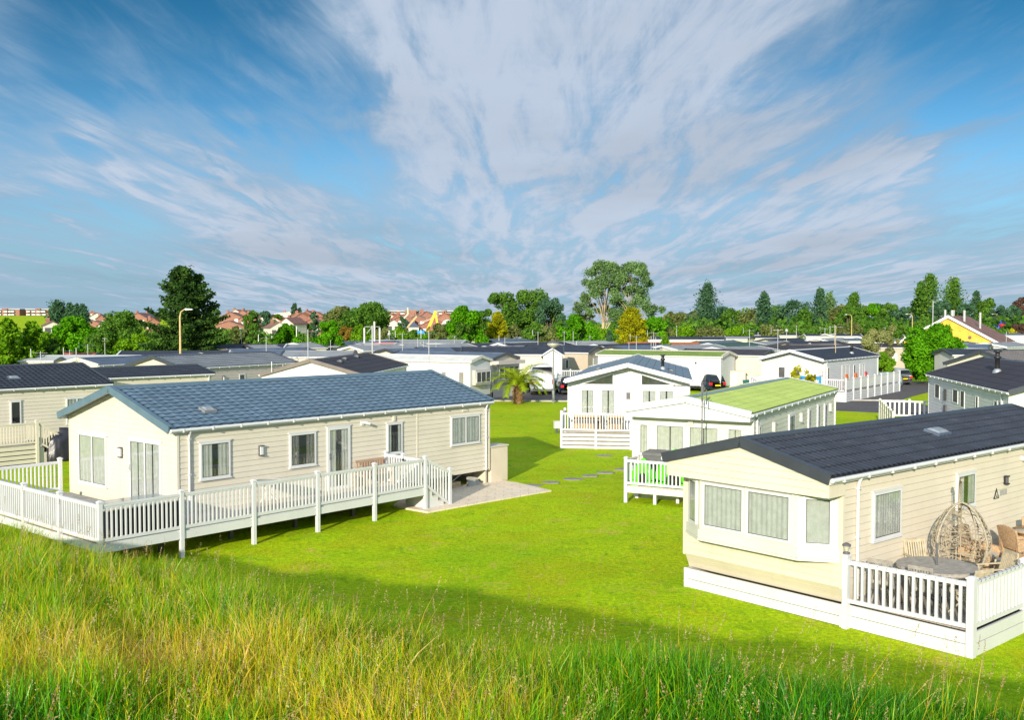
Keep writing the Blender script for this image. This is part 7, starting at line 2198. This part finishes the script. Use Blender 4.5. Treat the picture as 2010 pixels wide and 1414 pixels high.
hg = (.27 + .13 * nz(X, Y, 7) + .07 * nz(X * 3.1, Y * 3.1, 2)) * rg.uniform(.5, 1.25, len(X)) * (1 - .25 * lush) + .02
hg *= np.clip(1.0 - .10 * (X - 1.2).clip(0, 3), .75, 1)
wd = rg.uniform(.0032, .008, len(X)) * (1 + 1.0 * lush)
ln_ = np.clip(rg.gamma(2, .17, len(X)), 0, 1.1); ln_[dry] = np.clip(ln_[dry] + rg.uniform(0, .7, dry.sum()), 0, 1.5); wd[rg.uniform(0, 1, len(X)) < .04] *= 2.2
V1, Q1, T1, _, _ = blades(rg, X, Y, hg, wd, tone, ln_)
# tall flowering stems
X2, Y2 = scatter(rg, 1400, 2.3, 1.2)
h2 = rg.uniform(.38, .70, len(X2)) * np.clip(1.05 - .08 * Y2.clip(0, 4), .7, 1.1)
rare = rg.uniform(0, 1, len(X2)) < .05; h2[rare] *= 1.45
l2 = np.clip(rg.gamma(2, .14, len(X2)), .02, .9); dirw = rg.normal(-.2, 1.0, len(X2))
V2, Q2, T2, tips, th2 = blades(rg, X2, Y2, h2, np.full(len(X2), .0034), np.clip(rg.normal(.62, .12, len(X2)), 0, 1), l2, 4, .5, dirw)
Q2 = Q2 + len(V1); V = np.concatenate([V1, V2]); Qs = np.concatenate([Q1, Q2]); Tn = np.concatenate([T1, T2])
o = mobj('long_grass', qmesh('long_grass', V, Qs, GMAT, Tn)); o['kind'] = 'stuff'
tag(o, 'long green and straw-coloured meadow grass on the bank in the foreground', 'grass')
# seed heads: small scales spread along the end of each stem
SMAT = leafmat('seed_head', (.26, .17, .06), (.60, .48, .22), .3)
nh = len(tips); m = 26
typ = rg.uniform(0, 1, nh)                                  # tight spikes and loose panicles
f = np.tile(np.linspace(0, 1, m), nh)
hl = np.repeat(np.where(typ < .55, rg.uniform(.05, .09, nh), rg.uniform(.08, .15, nh)), m); spread = np.repeat(np.where(typ < .55, .0035, .014), m)
dx = np.repeat(np.cos(th2) * l2 * .9, m); dy = np.repeat(np.sin(th2) * l2 * .9, m)
c = np.repeat(tips, m, 0) + np.stack([dx * f * hl, dy * f * hl, (f - .15) * hl * .85], 1) + rg.normal(size=(nh * m, 3)) * (spread * (1.1 - f))[:, None]
hs_, hq = leaves(rg, c, np.full(nh * m, .0078) * rg.uniform(.6, 1.3, nh * m), .8, .45)
o = mobj('grass_seed_heads', qmesh('grass_seed_heads', hs_, hq, SMAT, np.repeat(np.clip(np.repeat(rg.uniform(0, 1, nh), m) * .7 + rg.uniform(0, .3, nh * m), 0, 1), 4))); o['kind'] = 'stuff'
tag(o, 'tan and purplish seed heads of the long grass on the bank', 'grass seed heads')
# short turf blades on the mown lawn near the camera
Xl = rg.uniform(-16, 16, 230000); Yl = 13.5 + 23 * rg.uniform(0, 1, 230000) ** 1.2
kp = (np.abs(Xl) < Yl * .56 + 1) & (Yl > crest_y(Xl) + 6)
ua, ub = A.u, A.w
la = (Xl - A.X) * A.u[0] + (Yl - A.Y) * A.u[1]; lb_ = (Xl - A.X) * A.w[0] + (Yl - A.Y) * A.w[1]
kp &= ~((la > -3.5) & (la < 9.2) & (lb_ > -1.9)) & ~((la > 9.0) & (lb_ > -2.6))
la = (Xl - B.X) * B.u[0] + (Yl - B.Y) * B.u[1]; lb_ = (Xl - B.X) * B.w[0] + (Yl - B.Y) * B.w[1]
kp &= ~((la > .0) & (lb_ > -2.6) & (lb_ < 4.2))
Xl, Yl = Xl[kp], Yl[kp]
tn = np.clip(.50 + .12 * nz(Xl * .35, Yl * .35, 2) + .10 * nz(Xl * 1.3, Yl * 1.1, 5) + .08 * nz(Xl * .2 + Yl * 1.1, Yl * .3, 9) + rg.normal(0, .10, len(Xl)), 0, .8)
V3, Q3, T3, _, _ = blades(rg, Xl, Yl, rg.uniform(.025, .06, len(Xl)), rg.uniform(.008, .016, len(Xl)), tn, rg.uniform(.1, .9, len(Xl)), 2)
o = mobj('lawn_turf', qmesh('lawn_turf', V3, Q3, GMAT, T3)); o['kind'] = 'stuff'
tag(o, 'short mown turf of the lawn between the caravans', 'grass')
